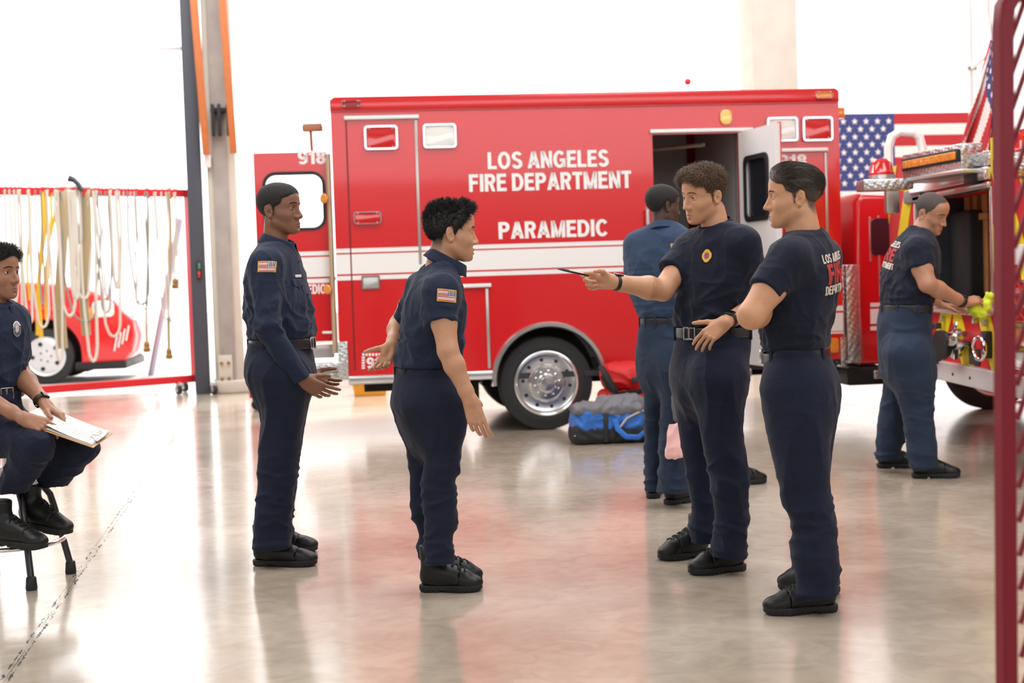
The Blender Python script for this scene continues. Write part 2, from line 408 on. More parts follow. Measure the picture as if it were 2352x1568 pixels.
def shoe(parent, heel, yaw, M, L=.30, high=True, lace=True, pitch=0.0, h=.0042, name='shoe'):
    R = rotz(yaw)@roty(pitch); heel = np.asarray(heel, float)
    v, f = mesh_sdf(lambda q: shoe_sdf(q, L, high), (-.01, -.06, .01), (L+.01, .06, .21), h)
    o = link(name, mesh_np(name, heel+v@R.T, f), M['boot'], parent)
    v, f = mesh_sdf(lambda q: sole_sdf(q, L), (-.01, -.06, -.002), (L+.01, .06, .035), .0035, 0)
    link('sole', mesh_np('sole', heel+v@R.T, f), M['sole'], o)
    if lace:
        b = MB()
        for i, t in enumerate(np.linspace(.118, .198, 7)):
            z0 = .130-(t-.12)*.44
            sg = 1 if i % 2 else -1
            pts = [(t-.004*sg, y, z0-.010*(y/.022)**2) for y in np.linspace(-.022, .022, 7)]
            b.tube([heel+R@V(*p) for p in pts], .0032, 6)
            pts = [(t+.010*sg*(y/.022), y, z0+.002-.010*(y/.022)**2) for y in np.linspace(-.022, .022, 7)]
            b.tube([heel+R@V(*p) for p in pts], .0026, 6)
        for sg in (1, -1):
            b.tube([heel+R@V(.118+.012*k*k*.1-.0, sg*.012*k, .140+.006*math.sin(k)-.010*k) for k in np.linspace(0, 3, 8)], .0024, 6)
        b.build('laces', M['lace'], o)
    return o
# ------------------------------------------------------------------ hair
def strands(name, roots, nrm, dirfn, length, r, M, parent, segs=5, curl=0, cfreq=1.0, droop=0, jit=.25, hug=None):
    hugl = .06; N = len(roots); rnd = RNG.normal(size=(N, 3)); d = dirfn(roots, nrm)+rnd*jit; d /= np.linalg.norm(d, axis=1)[:, None]
    L = length(roots) if callable(length) else np.full(N, length); L = L*RNG.uniform(.7, 1.15, N)
    a = np.cross(d, RNG.normal(size=(N, 3))); a /= np.linalg.norm(a, axis=1)[:, None]+1e-9; b = np.cross(d, a); ph = RNG.uniform(0, 6.28, N)
    P = []; hp = roots.copy()
    for k in range(segs+1):
        t = k/segs; c = curl*min(1, t*2.5)
        if hug is not None and k: 
            n = hug(hp); dd = dirfn(hp, n)+rnd*jit; dd -= n*((dd*n).sum(1)-hugl)[:, None]; dd /= np.linalg.norm(dd, axis=1)[:, None]; hp = hp+dd*(L/segs)[:, None]
        p = (hp if hug is not None else roots+d*(L*t)[:, None])+np.array([0, 0, -droop])*(L*t*t)[:, None]
        an = ph+t*6.28*cfreq
        p = p+a*(np.cos(an)*c)[:, None]+b*(np.sin(an)*c)[:, None]
        P.append(p)
    vs = []; 
    for k in range(segs+1):
        rr = r*(1-.85*(k/segs)**1.5)
        for m in range(3):
            an = m*2.0944; vs.append(P[k]+(a*math.cos(an)+b*math.sin(an))*rr)
    vs = np.stack(vs, 1)  # N, (segs+1)*3, 3
    K = (segs+1)*3; fs = []
    for k in range(segs):
        for m in range(3): fs.append([k*3+m, k*3+(m+1) % 3, (k+1)*3+(m+1) % 3, (k+1)*3+m])
    fs = np.array(fs); F_ = (np.arange(N)[:, None, None]*K+fs[None]).reshape(-1, 4)
    return vs.reshape(-1, 3), F_
# ------------------------------------------------------------------ decals on cloth
def bvh_of(v, f): return BVHTree.FromPolygons([tuple(p) for p in v], [tuple(int(i) for i in q) for q in f])
def onto(bvh, p, n, off, reach=.12):
    h = bvh.ray_cast(Vector(p+n*reach), Vector(-n), reach*2.2)
    return (np.array(h[0])+n*off) if h[0] is not None else None
def decal(name, bvh, c, n, up, w, h, nu, nv, idx, mats, parent, off=.002, label=None, shape=None):
    n = V(*n)/np.linalg.norm(n); up = V(*up); up = up-n*(up@n); up /= np.linalg.norm(up); rt = np.cross(up, n); c = np.asarray(c, float)
    vs = []; last = None; ok = []
    for j in range(nv+1):
        for i in range(nu+1):
            p0 = c+rt*(i/nu-.5)*w+up*(j/nv-.5)*h; p = onto(bvh, p0, n, off)
            ok.append(p is not None)
            if p is None: p = last if last is not None else p0
            last = p; vs.append(p)
    m = MB(); fs = []; ms = []
    for j in range(nv):
        for i in range(nu):
            k = j*(nu+1)+i; q = (k, k+1, k+nu+2, k+nu+1); a = idx((i+.5)/nu, (j+.5)/nv)
            if a is None or not all(ok[x] for x in q): continue
            fs.append(q); ms.append(a)
    me = bpy.data.meshes.new(name); me.from_pydata([tuple(v) for v in vs], [], fs)
    bm = bmesh.new(); bm.from_mesh(me); bmesh.ops.delete(bm, geom=[v for v in bm.verts if not v.link_faces], context='VERTS'); bm.to_mesh(me); bm.free()
    me.polygons.foreach_set('material_index', ms)
    o = link(name, me, mats, parent, True, label)
    s = o.modifiers.new('thickness', 'SOLIDIFY'); s.thickness = .0018; s.offset = 0
    return o
def glyph(c):
    """heavy sans-serif capitals drawn from strokes; returns (polygons, width)"""
    T, H = .235, .185; P = []
    def R(x0, y0, x1, y1): P.append([(x0, y0), (x1, y0), (x1, y1), (x0, y1)])
    def D(x0, y0, x1, y1, w=T*1.08): P.append([(x0-w/2, y0), (x0+w/2, y0), (x1+w/2, y1), (x1-w/2, y1)])
    def A(cx, cy, rx, ry, a0, a1, n=14):
        n = max(3, int(abs(a1-a0)/12))
        for k in range(n):
            q = []
            for a, r in ((a0+(a1-a0)*k/n, 1), (a0+(a1-a0)*(k+1)/n, 1), (a0+(a1-a0)*(k+1)/n, 0), (a0+(a1-a0)*k/n, 0)):
                a = math.radians(a); q.append((cx+math.cos(a)*(rx if r else rx-T), cy+math.sin(a)*(ry if r else ry-H)))
            P.append(q)
    w = .66
    if c == 'L': R(0, 0, T, 1); R(T, 0, .60, H); w = .60
    elif c == 'O': A(.42, .5, .42, .515, 0, 360); w = .84
    elif c == 'C': A(.42, .5, .42, .515, 38, 322); w = .79
    elif c == 'G': A(.42, .5, .42, .515, 40, 325); R(.44, .36, .82, .36+H*.95); R(.82-T*.85, .04, .82, .40); w = .84
    elif c == 'S': A(.36, .735, .34, .28, 15, 270); A(.36, .285, .36, .30, 90, -165); w = .72
    elif c == 'A': D(.105, 0, .40, 1); D(.695, 0, .40, 1); R(.18, .20, .62, .20+H*.9); w = .80
    elif c == 'N': R(0, 0, T, 1); R(.55, 0, .76, 1); D(.12, 1, .64, 0); w = .76
    elif c == 'M': R(0, 0, T, 1); R(.69, 0, .90, 1); D(.13, 1, .45, 0, .2); D(.77, 1, .45, 0, .2); w = .90
    elif c in 'EF':
        R(0, 0, T, 1); R(T, 1-H, .62, 1); R(T, .43, .58, .43+H)
        if c == 'E': R(T, 0, .64, H)
        w = .64
    elif c == 'I': R(0, 0, T, 1); w = T
    elif c == 'T': R(.23, 0, .23+T, 1-H); R(0, 1-H, .67, 1); w = .67
    elif c == 'D': R(0, 0, T, 1); R(T, 1-H, .36, 1); R(T, 0, .36, H); A(.36, .5, .41, .5, -90, 90); w = .77
    elif c in 'PR':
        R(0, 0, T, 1); R(T, 1-H, .40, 1); R(T, .40, .40, .40+H); A(.40, .70, .31, .30, -90, 90); w = .71
        if c == 'R': D(.58, 0, .42, .42, T); w = .72
    elif c == '1': R(.16, 0, .16+T, 1); R(0, .68, .20, .82); w = .40
    elif c == '8': A(.33, .735, .30, .275, 0, 360); A(.33, .285, .33, .30, 0, 360); w = .66
    elif c == '9': A(.33, .68, .33, .33, 0, 360); A(.33, .32, .33, .335, -150, 10); R(.66-T, .30, .66, .70); w = .66
    elif c == ' ': w = .20
    return P, w
def text_mesh(txt, size=1.0, bold=.02, sx=1.0, spacing=1.0, res=3):
    bm = bmesh.new(); x = 0
    for c in txt:
        P, w = glyph(c)
        for q in P: bm.faces.new([bm.verts.new((x+a, b, 0)) for a, b in q])
        x += w+.085*spacing
    bmesh.ops.recalc_face_normals(bm, faces=bm.faces[:])
    for f in bm.faces:
        if f.normal.z < 0: f.normal_flip()
    xs = [v.co.x for v in bm.verts]; ys = [v.co.y for v in bm.verts]; cx = (min(xs)+max(xs))/2; cy = (min(ys)+max(ys))/2
    for v in bm.verts: v.co.x -= cx; v.co.y -= cy
    return bm, max(xs)-min(xs), max(ys)-min(ys)
def text_on(name, txt, w, h, place, m, parent, depth=.002, bold=.03, spacing=1.0, sub=0, shear=0):
    """text fitted to w x h; place(u, v, lift)->world"""
    bm, tw, th = text_mesh(txt, 1.0, bold, spacing=spacing)
    for v in bm.verts: v.co.x *= w/tw; v.co.y *= h/th; v.co.x += shear*v.co.y
    if sub:
        for _ in range(4):
            es = [e for e in bm.edges if e.calc_length() > sub]
            if not es: break
            bmesh.ops.subdivide_edges(bm, edges=es, cuts=1); bmesh.ops.triangulate(bm, faces=bm.faces[:])
    dead = []
    for v in bm.verts:
        p = place(v.co.x, v.co.y, depth)
        if p is None: dead.append(v)
        else: v.co = Vector(p)
    if dead: bmesh.ops.delete(bm, geom=dead, context='VERTS')
    me = bpy.data.meshes.new(name); bm.to_mesh(me); bm.free()
    o = link(name, me, m, parent, False); s = o.modifiers.new('thickness', 'SOLIDIFY'); s.thickness = depth*.8; s.offset = 0
    return o
def text_cloth(name, txt, bvh, c, n, up, w, h, m, parent, bold=.03, shear=0):
    n = V(*n)/np.linalg.norm(n); up = V(*up); up = up-n*(up@n); up /= np.linalg.norm(up); rt = np.cross(up, n)
    return text_on(name, txt, w, h, lambda u, v, l: onto(bvh, c+rt*u+up*v, n, .0025), m, parent, .0015, bold, sub=.012, shear=shear)
# ------------------------------------------------------------------ cloth folds
def folds(P, N, amp, fr, seed, mask=None, ridge=True):
    q = P*np.array(fr)+seed; w = noise(q*.7+11.3)*.9
    n = noise(q+w[:, None]); r = (1-np.abs(n)*2.6) if ridge else n*1.4
    if ridge: r = np.clip(r, 0, 1)**2-.25
    a = amp if mask is None else amp*mask
    return P+N*(r*a)[:, None]
def ramp(z, a, b): return np.clip((z-a)/(b-a), 0, 1)
FLAGM = None
def flag_idx(rev):
    def f(u, v):
        if u < .06 or u > .94 or v < .09 or v > .91: return 0
        u = (u-.06)/.88; v = (v-.09)/.82
        x = 1-u if rev else u
        if x < .42 and v > 6/13.: return 4 if (int(x*26) % 2 and int(v*20) % 2) else 3
        return 1 if int((1-v)*13) % 2 == 0 else 2
    return f
# ------------------------------------------------------------------ collar / belt / watch
def ring_band(name, O, ax, fwd, prof, ang0, ang1, rx, ry, m, parent, n=48, thick=.003, lift=None):
    """profile (height, radial scale add) swept around an ellipse; ax up axis, fwd front direction"""
    ax = V(*ax)/np.linalg.norm(ax); fwd = V(*fwd); fwd = fwd-ax*(fwd@ax); fwd /= np.linalg.norm(fwd); s = np.cross(ax, fwd)
    vs = []; fs = []; closed = abs(ang1-ang0-360) < 1e-3; cols = n if closed else n+1
    for i in range(cols):
        t = math.radians(ang0+(ang1-ang0)*i/n)
        for k, (h, r) in enumerate(prof):
            hh = h+(lift(t, k) if lift else 0); vs.append(O+fwd*(math.cos(t)*(rx+r))+s*(math.sin(t)*(ry+r))+ax*hh)
    K = len(prof)
    for i in range(n):
        for k in range(K-1): a = i*K+k; b = ((i+1) % cols)*K+k; fs.append((a, b, b+1, a+1))
    me = mesh_np(name, vs, fs); o = link(name, me, m, parent); md = o.modifiers.new('thickness', 'SOLIDIFY'); md.thickness = thick; md.offset = 0
    sd = o.modifiers.new('smooth', 'SUBSURF'); sd.levels = sd.render_levels = 1
    return o
def watch(parent, wr, ax, r, n, M, w=.022):
    ax = V(*ax)/np.linalg.norm(ax)
    prof = [(-w/2, .0), (-w/2+.002, .0025), (w/2-.002, .0025), (w/2, 0)]
    n = V(*n); n = n-ax*(n@ax); n /= np.linalg.norm(n)
    o = ring_band('wristwatch', wr, ax, n, prof, 0, 360, r+.0025, r*1.05+.0025, M['rubber'], parent, 32, .003)
    b = MB(Matrix([list(n)+[0], list(np.cross(ax, n))+[0], list(ax)+[0], [0, 0, 0, 1]]).transposed()); b.M.translation = Vector(wr)
    b.box((r, -.017, -.019), (r+.010, .017, .019), .004); b.build('watch_case', M['watch'], o)
    return o
# ------------------------------------------------------------------ whole person
def person(spec, M):
    S = spec; root = empty('person', S['base'], S['label'], 'person', S.get('group'))
    H = S['head']; neck = S['neck']         # neck: (top, base, r_top, r_base)
    arms = S['arms']; ang = S['ang']; sd = S['seed']
    tors = Loft(S['torso'], ang, 2.3, .03, zb=S['belt']['z']+S['belt']['h']*.50); tors.capk = .03
    # --- shirt
    def traps(p):
        d = None
        for sh in S['shoulders']:
            a = rc(p, neck[1]+V(0, 0, S.get('trap', .0)), sh, S.get('rtrap', (.060, .058))[0], S.get('rtrap', (.060, .058))[1]); d = a if d is None else sm(d, a, .05)
        return d
    def shirt(p):
        d = sm(tors(p), traps(p), .07)
        for sl in S['sleeves']:
            pts, rs, cut = sl['p'], sl['r'], sl['cut']
            e = None
            for i in range(len(pts)-1):
                t = rc(p, pts[i], pts[i+1], rs[i], rs[i+1]); e = t if e is None else sm(e, t, .03)
            ax = pts[-1]-pts[-2]; ax = ax/np.linalg.norm(ax)
            hem = (p-pts[-1])@ax + cut
            e = smx(e, hem, .006)
            # hollow cuff
            if sl.get('hollow', False):
                e = smx(e, -smx(rc(p, pts[-2], pts[-1]+ax*.05, rs[-2]-.006, rs[-1]-.006), -hem-.03, .004), .003)
            d = sm(d, e, sl.get('k', .045))
        # neck opening
        nt, nb, ra, rb = neck
        d = smx(d, -rc(p, nt, nb+(nt-nb)*.35, ra+.004, rb+.006), .01)
        return d
    zs = [r[0] for r in S['torso']]; P = [np.array([r[1], r[2], r[0]]) for r in S['torso']]+[q for sl in S['sleeves'] for q in sl['p']]+list(S['shoulders'])
    P = np.array(P); lo = P.min(0)-.24; hi = P.max(0)+.24; lo[2] = min(min(zs), P[:, 2].min()-.08); hi[2] = max(P[:, 2].max()+.09, neck[1][2]+.08)
    v, f = mesh_sdf(shirt, lo, hi, S.get('hs', .0055)); N = vnormals(v, f); z = v[:, 2]
    zb = tors.z0; zt = max(zs)
    k = (1-ramp(z, zb+.05, zt-.02))*ramp(z, zb+.0, zb+.035); A = S.get('sfold', .013)
    v = folds(v, N, A, (7, 7, 4.5), sd, .35+.8*k)
    v = folds(v, N, A*.9, (6, 6, 16), sd+9, k**1.5)
    v = folds(v, N, A*.6, (13, 13, 9), sd+19, .3+.5*k)
    for fn in S.get('creases', []): v = v+N*fn(v)[:, None]
    so = link('shirt', mesh_np('shirt', v, f), M[S['shirt']], root); sb = bvh_of(v, f)
    # --- trousers
    if 'pelvis' in S:
        pr = sorted(S['pelvis']); b0 = pr[0]; pel = Loft([(b0[0]-.14, b0[1], b0[2], b0[3]*.30, b0[4]*.28), (b0[0]-.07, b0[1], b0[2], b0[3]*.80, b0[4]*.74)]+pr, ang, 2.3, .02, tilt=S.get('btilt', (0, 0)), zt=pr[-1][0]); legs = [Loft(sorted(r)+[(max(r)[0]+.06, max(r)[1], max(r)[2], max(r)[3]*.7, max(r)[4]*.7), (max(r)[0]+.10, max(r)[1], max(r)[2], max(r)[3]*.3, max(r)[4]*.3)], a, 2.1, .008, tilt=tl) for r, a, tl in S['legs']]
        def pants(p, g=0):
            d = pel(p)
            l = None
            for q in legs: t = q(p); l = t if l is None else sm(l, t, .02)
            return sm(d, l, .075)
        R = np.array([[r[1]-.2, r[2]-.22, r[0]] for r in S['pelvis']]+[[r[1]+.2, r[2]+.22, r[0]] for r in S['pelvis']]+[[r[1]+s*.13, r[2]+s*.13, r[0]] for q, _, _ in S['legs'] for r in q for s in (1, -1)])
        lo = R.min(0)-.01; hi = R.max(0)+.02
        v, f = mesh_sdf(pants, lo, hi, .0065); N = vnormals(v, f); z = v[:, 2]
        zh = lo[2]; low = 1-ramp(z, zh+.05, zh+.42); kn = np.exp(-((z-(zh+.38))/.12)**2)
        cro = np.exp(-((z-S['crotch'])/.12)**2)
        A = S.get('pfold', 1.35)
        wst = ramp(S['belt']['z']-z, .03, .14)
        rg = np.clip(noise(v*4.3+sd)*2.2+.5, 0, 1)
        v = folds(v, N, .019*A, (3.5, 3.5, 8.5), sd+3, wst*rg*(low*.9+kn*.35+cro*.2))
        v = folds(v, N, .013*A, (6, 6, 13), sd+5, wst*(1-rg)*(low*.9+kn*.5+cro*.25))
        v = folds(v, N, .007*A, (7, 7, 2.2), sd+7, wst*(.35+.65*ramp(z, zh+.2, zh+.6)))
        v = folds(v, N, .006*A, (4, 4, 15), sd+13, wst*np.clip(noise(v*3.1+sd+40)*2.5+.3, 0, 1)*ramp(zh+.62, zh+.15, z*0+zh+.62) if False else wst*np.clip(noise(v*3.1+sd+40)*2.5+.2, 0, 1)*(1-ramp(z, zh+.3, zh+.75)))
        for fn in S.get('pcreases', []): v = v+N*fn(v)[:, None]
        po = link('trousers', mesh_np('trousers', v, f), M[S['pants']], root); pb = bvh_of(v, f)
        S['pb'] = pb
    elif 'seated' in S:
        v, f = mesh_sdf(S['seated'], *S['seatbox'], .0065); N = vnormals(v, f)
        v = folds(v, N, .009, (6, 6, 9), sd+3); v = folds(v, N, .003, (15, 15, 18), sd+5)
        po = link('trousers', mesh_np('trousers', v, f), M[S['pants']], root); pb = bvh_of(v, f)
    # --- belt
    if 'belt' in S:
        b = S['belt']; fx = V(math.cos(ang), math.sin(ang), 0)
        tx, ty = S.get('btilt', (0, 0)); ax = V(-tx, -ty, 1)
        bo = ring_band('belt', V(b['x'], b['y'], b['z']), ax, fx, [(-b['h']/2, 0), (-b['h']/2+.003, .003), (b['h']/2-.003, .003), (b['h']/2, 0)], 0, 360, b['b'], b['a'], M['belt'], root, 96, .003)
        if b.get('buckle', True):
            n = fx; s_ = V(-fx[1], fx[0], 0); o = V(b['x'], b['y'], b['z'])+fx*(b['b']+.006)
            m = MB(Matrix(((n[0], s_[0], 0, o[0]), (n[1], s_[1], 0, o[1]), (0, 0, 1, o[2]), (0, 0, 0, 1)))); hh = b['h']/2+.005
            for y0, y1, z0, z1 in ((-.035, -.029, -hh, hh), (.029, .035, -hh, hh), (-.035, .035, -hh, -hh+.006), (-.035, .035, hh-.006, hh), (-.006, .002, -hh, hh)):
                m.box((-.004, y0, z0), (.006, y1, z1), .0015)
            m.build('belt_buckle', M['chrome'], bo)
        for t in b.get('loops', []):
            th = math.radians(t); d = fx*math.cos(th)*b['b']+V(-fx[1], fx[0], 0)*math.sin(th)*b['a']; n = d/np.linalg.norm(d); o = V(b['x'], b['y'], b['z']-(-(tx*d[0]+ty*d[1])))+d
            s_ = np.cross(V(0, 0, 1), n); m = MB(Matrix(((n[0], s_[0], 0, o[0]), (n[1], s_[1], 0, o[1]), (0, 0, 1, o[2]), (0, 0, 0, 1))))
            m.box((-.004, -.006, -b['h']/2-.012), (.010, .006, b['h']/2+.006), .002); m.build('belt_loop', M[S['pants']], po)
    # --- body: head + neck + arms + hands + trunk under the clothes
    nt, nb, ra, rb = neck
    def hn(p):
        q = H.loc(p); d = H.sdf_local(q)*H.sc
        n = rc(p, nt, nb, ra, rb); 
        scm = H.wor((-.012, S.get('scm', -1)*.062, -.045))
        return sm(d, n, .020)
    c = H.O; lo = np.minimum(c-.155, nb-.09); hi = np.maximum(c+.155, nb+.09); lo[2] = nb[2]-.03
    hv, hf = mesh_sdf(hn, lo, hi, S.get('hh', .0020))
    parts = [(hv, hf)]
    for a in arms:
        lo, hi = a.box(); parts.append(mesh_sdf(a, lo, hi, S.get('ha', .0028)))
    core = lambda p: smx(sm(tors(p, -.03), traps(p)+.03, .05), rc(p, nt, nt, .01, .01)*-1-9, .01)
    Pp = np.array([[r[1], r[2], r[0]] for r in S['torso']]+list(S['shoulders'])); parts.append(mesh_sdf(core, Pp.min(0)-.22, Pp.max(0)+np.array([.22, .22, .03]), .014, 0))
    bv, bf = join(parts)
    col = np.tile(np.array(lin(S['skin'])), (len(bv), 1)); base = np.array(lin(S['skin']))
    q = H.loc(hv); qa = q.copy(); qa[:, 1] = np.abs(qa[:, 1]); n0 = len(hv)
    lipc = np.array(lin(S['lip'])); op = H.mouth
    dl = np.minimum(rc(qa, (.1005, .0, -.0610), (.0855, .0255, -.0680), .0058, .0022), rc(qa, (.099, 0, -.0745-op), (.0850, .0235, -.0695), .0066, .0022))
    w = np.clip(1.25-dl/.0020, 0, 1)*(qa[:, 0] > .078); col[:n0] += (lipc-base)*w[:, None]
    hair = np.array(lin(S['haircol']))
    bd = rc(qa, (.0985, .008, .0275), (.084, .034, .0325), .0038*S.get('browt', 1), .0030*S.get('browt', 1)); bd = np.minimum(bd, rc(qa, (.084, .034, .0325), (.070, .049, .026), .0030, .0016)+.0)
    w = np.clip(-bd/.0018+.9, 0, 1)*(qa[:, 0] > .05)*S.get('browd', .9); col[:n0] += (hair-col[:n0])*w[:, None]
    H.sdf_local(q); lw = H.lidw; la = np.clip(1-np.abs(H.lidcut-.0006)/.0011, 0, 1)*(np.sqrt((lw*lw).sum(1)) < .0160)*(lw[:, 0] > .003)*np.where(lw[:, 2] > -.001, .9, .45); col[:n0] += (hair*.6-col[:n0])*la[:, None]
    st = S.get('stubble', 0)
    if st:
        w = np.clip((-.030-qa[:, 2])/.02, 0, 1)*np.clip((qa[:, 0]-.0)/.03, 0, 1)*np.clip((qa[:, 2]+.115)/.02, 0, 1); w = np.maximum(w, 0); w *= (dl > .0005)
        col[:n0] += (hair-col[:n0])*(w*st)[:, None]
    poly = S.get('hairline', HAIRLINES['round'])
    g = -poly_sd(np.stack([q[:, 0], q[:, 2]], 1), poly); nz = noise(hv*420)*.006
    w = np.clip((g+nz+.004)/.010, 0, 1)*(np.abs(q[:, 1]) < .0735+.0*q[:, 0])*S.get('fade', .85)*np.clip((q[:, 2]+.078)/.045, 0, 1); 
    ear = (np.abs(q[:, 1]) > .068) & (np.abs(q[:, 0]+.006) < .024) & (q[:, 2] < .036) & (q[:, 2] > -.03); w[ear] = 0
    col[:n0] += (hair-col[:n0])*w[:, None]
    mo = 1+.10*noise(bv*35)+.05*noise(bv*110); col *= mo[:, None]
    if S.get('tattoo') is not None:
        tb, ta = S['tattoo']; ta = ta/np.linalg.norm(ta); t = np.abs((bv-tb)@ta); m = (((t > .002) & (t < .0038)) | ((t > .010) & (t < .0118))) & (np.linalg.norm(bv-tb, axis=1) < .09); col[m] *= .45
    me = mesh_np('body', bv, bf)
    ca = me.color_attributes.new('Col', 'FLOAT_COLOR', 'POINT'); ca.data.foreach_set('color', np.c_[np.clip(col, 0, 1), np.ones(len(bv))].astype(np.float32).ravel())
    body = link('body', me, M['skin'], root)
    # --- eyes
    for sg in (1, -1):
        mb = MB(); E = H.wor((.0795, sg*.0305, .0095)); R = 0.0123*H.sc
        g = H.wor((.0795+1, sg*.0305+S.get('gaze', (0, 0))[0], .0095+S.get('gaze', (0, 0))[1]))-E; g /= np.linalg.norm(g)
        prof = [(-math.cos(t)*R, max(math.sin(t)*R, 1e-4)) for t in np.linspace(0, math.pi, 26)]
        mb.lathe(prof, E, g, 28)
        mb.m = [0]*len(mb.f)
        for i, fc in enumerate(mb.f):
            cc = sum((np.array(mb.v[k]) for k in fc), np.zeros(3))/len(fc)-E; an = math.degrees(math.acos(max(-1, min(1, (cc@g)/np.linalg.norm(cc)))))
            mb.m[i] = 2 if an < 12 else 1 if an < 29 else 0
        mb.build('eye', [M['eyewhite'], M[S.get('iris', 'iris')], M['pupil']], root)
    # --- hair cap + strands
    T = S['hair']; q0 = None
    def cap(p):
        q = H.loc(p); t = H.hair_t(q, poly, *T['t']); am = T.get('lump', 0)
        if am: t = t*(1+am*noise(p*T.get('lf', 60)+sd))
        a = np.abs(q[:, 1])
        e = q.copy(); e[:, 1] = a; ears = ell(e, (-.006, .082, .004), (.024, .016, .036))
        return smx((H.skull(q)-t)*H.sc, -ears*H.sc, .004)
    lo = H.O-.16; hi = H.O+.17
    cv, cf = mesh_sdf(cap, lo, hi, .0030 if not T.get('n') else .0036); cn = vnormals(cv, cf)
    hp = [(cv, cf)]
    if T.get('n'):
        q = H.loc(cv); g = -poly_sd(np.stack([q[:, 0], q[:, 2]], 1), poly); 
        ok = np.where((g > .002) & (((H.skull(q)) > T.get('min', .001))) & ((cn*(cv-H.O)).sum(1) > 0))[0]
        if 'reg' in T: ok = ok[T['reg'](q[ok])]
        wt = 1+3.0*(H.loc(cv[ok])[:, 0] > .045)*T.get('wf', 0); pk = RNG.choice(ok, T['n'], p=wt/wt.sum()); rt = cv[pk]-cn[pk]*.002+RNG.normal(size=(len(pk), 3))*.0012; 
        def hug(r):
            q = H.loc(r); e = 1e-3; g = np.stack([H.skull(q+e*np.eye(3)[k])-H.skull(q-e*np.eye(3)[k]) for k in range(3)], 1)@H.R.T; return g/(np.linalg.norm(g, axis=1)[:, None]+1e-12)
        def dirfn(r, n):
            ql = H.loc(r); cb = T['comb'](ql)@H.R.T; cl = T.get('clump', 0); 
            if cl: w = r*T.get('clf', 85)+sd; cb = cb+cl*np.stack([noise(w), noise(w+31), noise(w+67)], 1)
            return n*T.get('lift', .6)+cb
        hp.append(strands('hair', rt, cn[pk], dirfn, (lambda r: T['len'](H.loc(r))), T.get('r', .0009), None, None, T.get('segs', 5), T.get('curl', 0), T.get('cf', 1), T.get('droop', 0), T.get('jit', .25), hug if T.get('hug') else None))
    v, f = join(hp); link('hair', mesh_np('hair', v, f), M[S['hairmat']], root)
    # --- eyebrows
    bq = []
    for sg in (1, -1):
        for i in range(150):
            t = random.random(); a = np.array([.0985, .007, .0275])*(1-t)+np.array([.073, .046, .0285])*t; a[2] += .0050*math.sin(t*math.pi)*1.0+random.uniform(-.0035, .0035)*(1-.5*t); a[1] *= sg; bq.append(a)
    bq = np.array(bq); q = bq.copy()
    for _ in range(4):
        d = H.sdf_local(q); e = 1e-4; gx = (H.sdf_local(q+[e, 0, 0])-d)/e; q[:, 0] -= np.clip(d/np.maximum(gx, .4), -.004, .004)
    sg = np.sign(bq[:, 1]); dl_ = np.stack([-.35*np.ones(len(q)), sg*.9, .35-.6*np.abs(bq[:, 1])/.046], 1)
    v, f = strands('eyebrows', H.wor(q), None, lambda r, n: dl_@H.R.T, .0075, .00055, None, None, 3, jit=.15)
    link('eyebrows', mesh_np('eyebrows', v, f), M[S['hairmat']], root)
    # --- shoes
    for sh in S['shoes']: shoe(root, sh['heel'], sh['yaw'], M, sh.get('L', .30), sh.get('high', True), True, sh.get('pitch', 0), name='boot' if sh.get('high', True) else 'shoe')
    # --- neckwear
    C = S['collar']; ax = (nt-nb)/np.linalg.norm(nt-nb); fw = H.R[:, 0] if C.get('fwd') is None else V(*C['fwd'])
    if C['kind'] == 'crew':
        O = C['O']; ring_band('neckband', O, V(*C.get('ax', ax)), fw, [(-.012, .006), (-.008, .009), (.006, .006), (.010, .001)], 0, 360, C['rx'], C['ry'], M[S['shirt']], root, 64, .003)
    else:
        O = C['O']; op = C.get('open', 14)
        lift = lambda t, k: -C.get('dip', .018)*(math.cos(t)*.5+.5)**2
        prof = [(-.022, .006), (.010, .002), (.026, .000), (.030, .003), (.024, .008), (.004, .016), (-.018, .026)]
        ring_band('collar', O, V(*C.get('ax', ax)), fw, prof, op, 360-op, C['rx'], C['ry'], M[S['shirt']], root, 60, .003, lift)
    for w in S.get('watches', []): watch(root, *w, M)
    return dict(root=root, shirt=so, sb=sb, body=body)
# ------------------------------------------------------------------ people materials
def cloth_mat(name, rgb, weave=900, rough=.85, sheen=.06, big=.5):
    m = mat(name, rgb, rough, spec=.25, sheen=sheen); nt = m.node_tree; L = nt.links.new; b = nt.nodes['Principled BSDF']
    tc = nt.nodes.new('ShaderNodeTexCoord'); n1 = nt.nodes.new('ShaderNodeTexNoise'); n2 = nt.nodes.new('ShaderNodeTexNoise')
    n1.inputs['Scale'].default_value = weave; n2.inputs['Scale'].default_value = 16; n2.inputs['Detail'].default_value = 6; n2.inputs['Distortion'].default_value = .6
    L(tc.outputs['Object'], n1.inputs['Vector']); L(tc.outputs['Object'], n2.inputs['Vector'])
    b1 = nt.nodes.new('ShaderNodeBump'); b1.inputs['Distance'].default_value = .0004; b1.inputs['Strength'].default_value = .35
    b2 = nt.nodes.new('ShaderNodeBump'); b2.inputs['Distance'].default_value = .012; b2.inputs['Strength'].default_value = big
    L(n2.outputs['Fac'], b2.inputs['Height']); L(n1.outputs['Fac'], b1.inputs['Height']); L(b2.outputs['Normal'], b1.inputs['Normal']); L(b1.outputs['Normal'], b.inputs['Normal'])
    return m
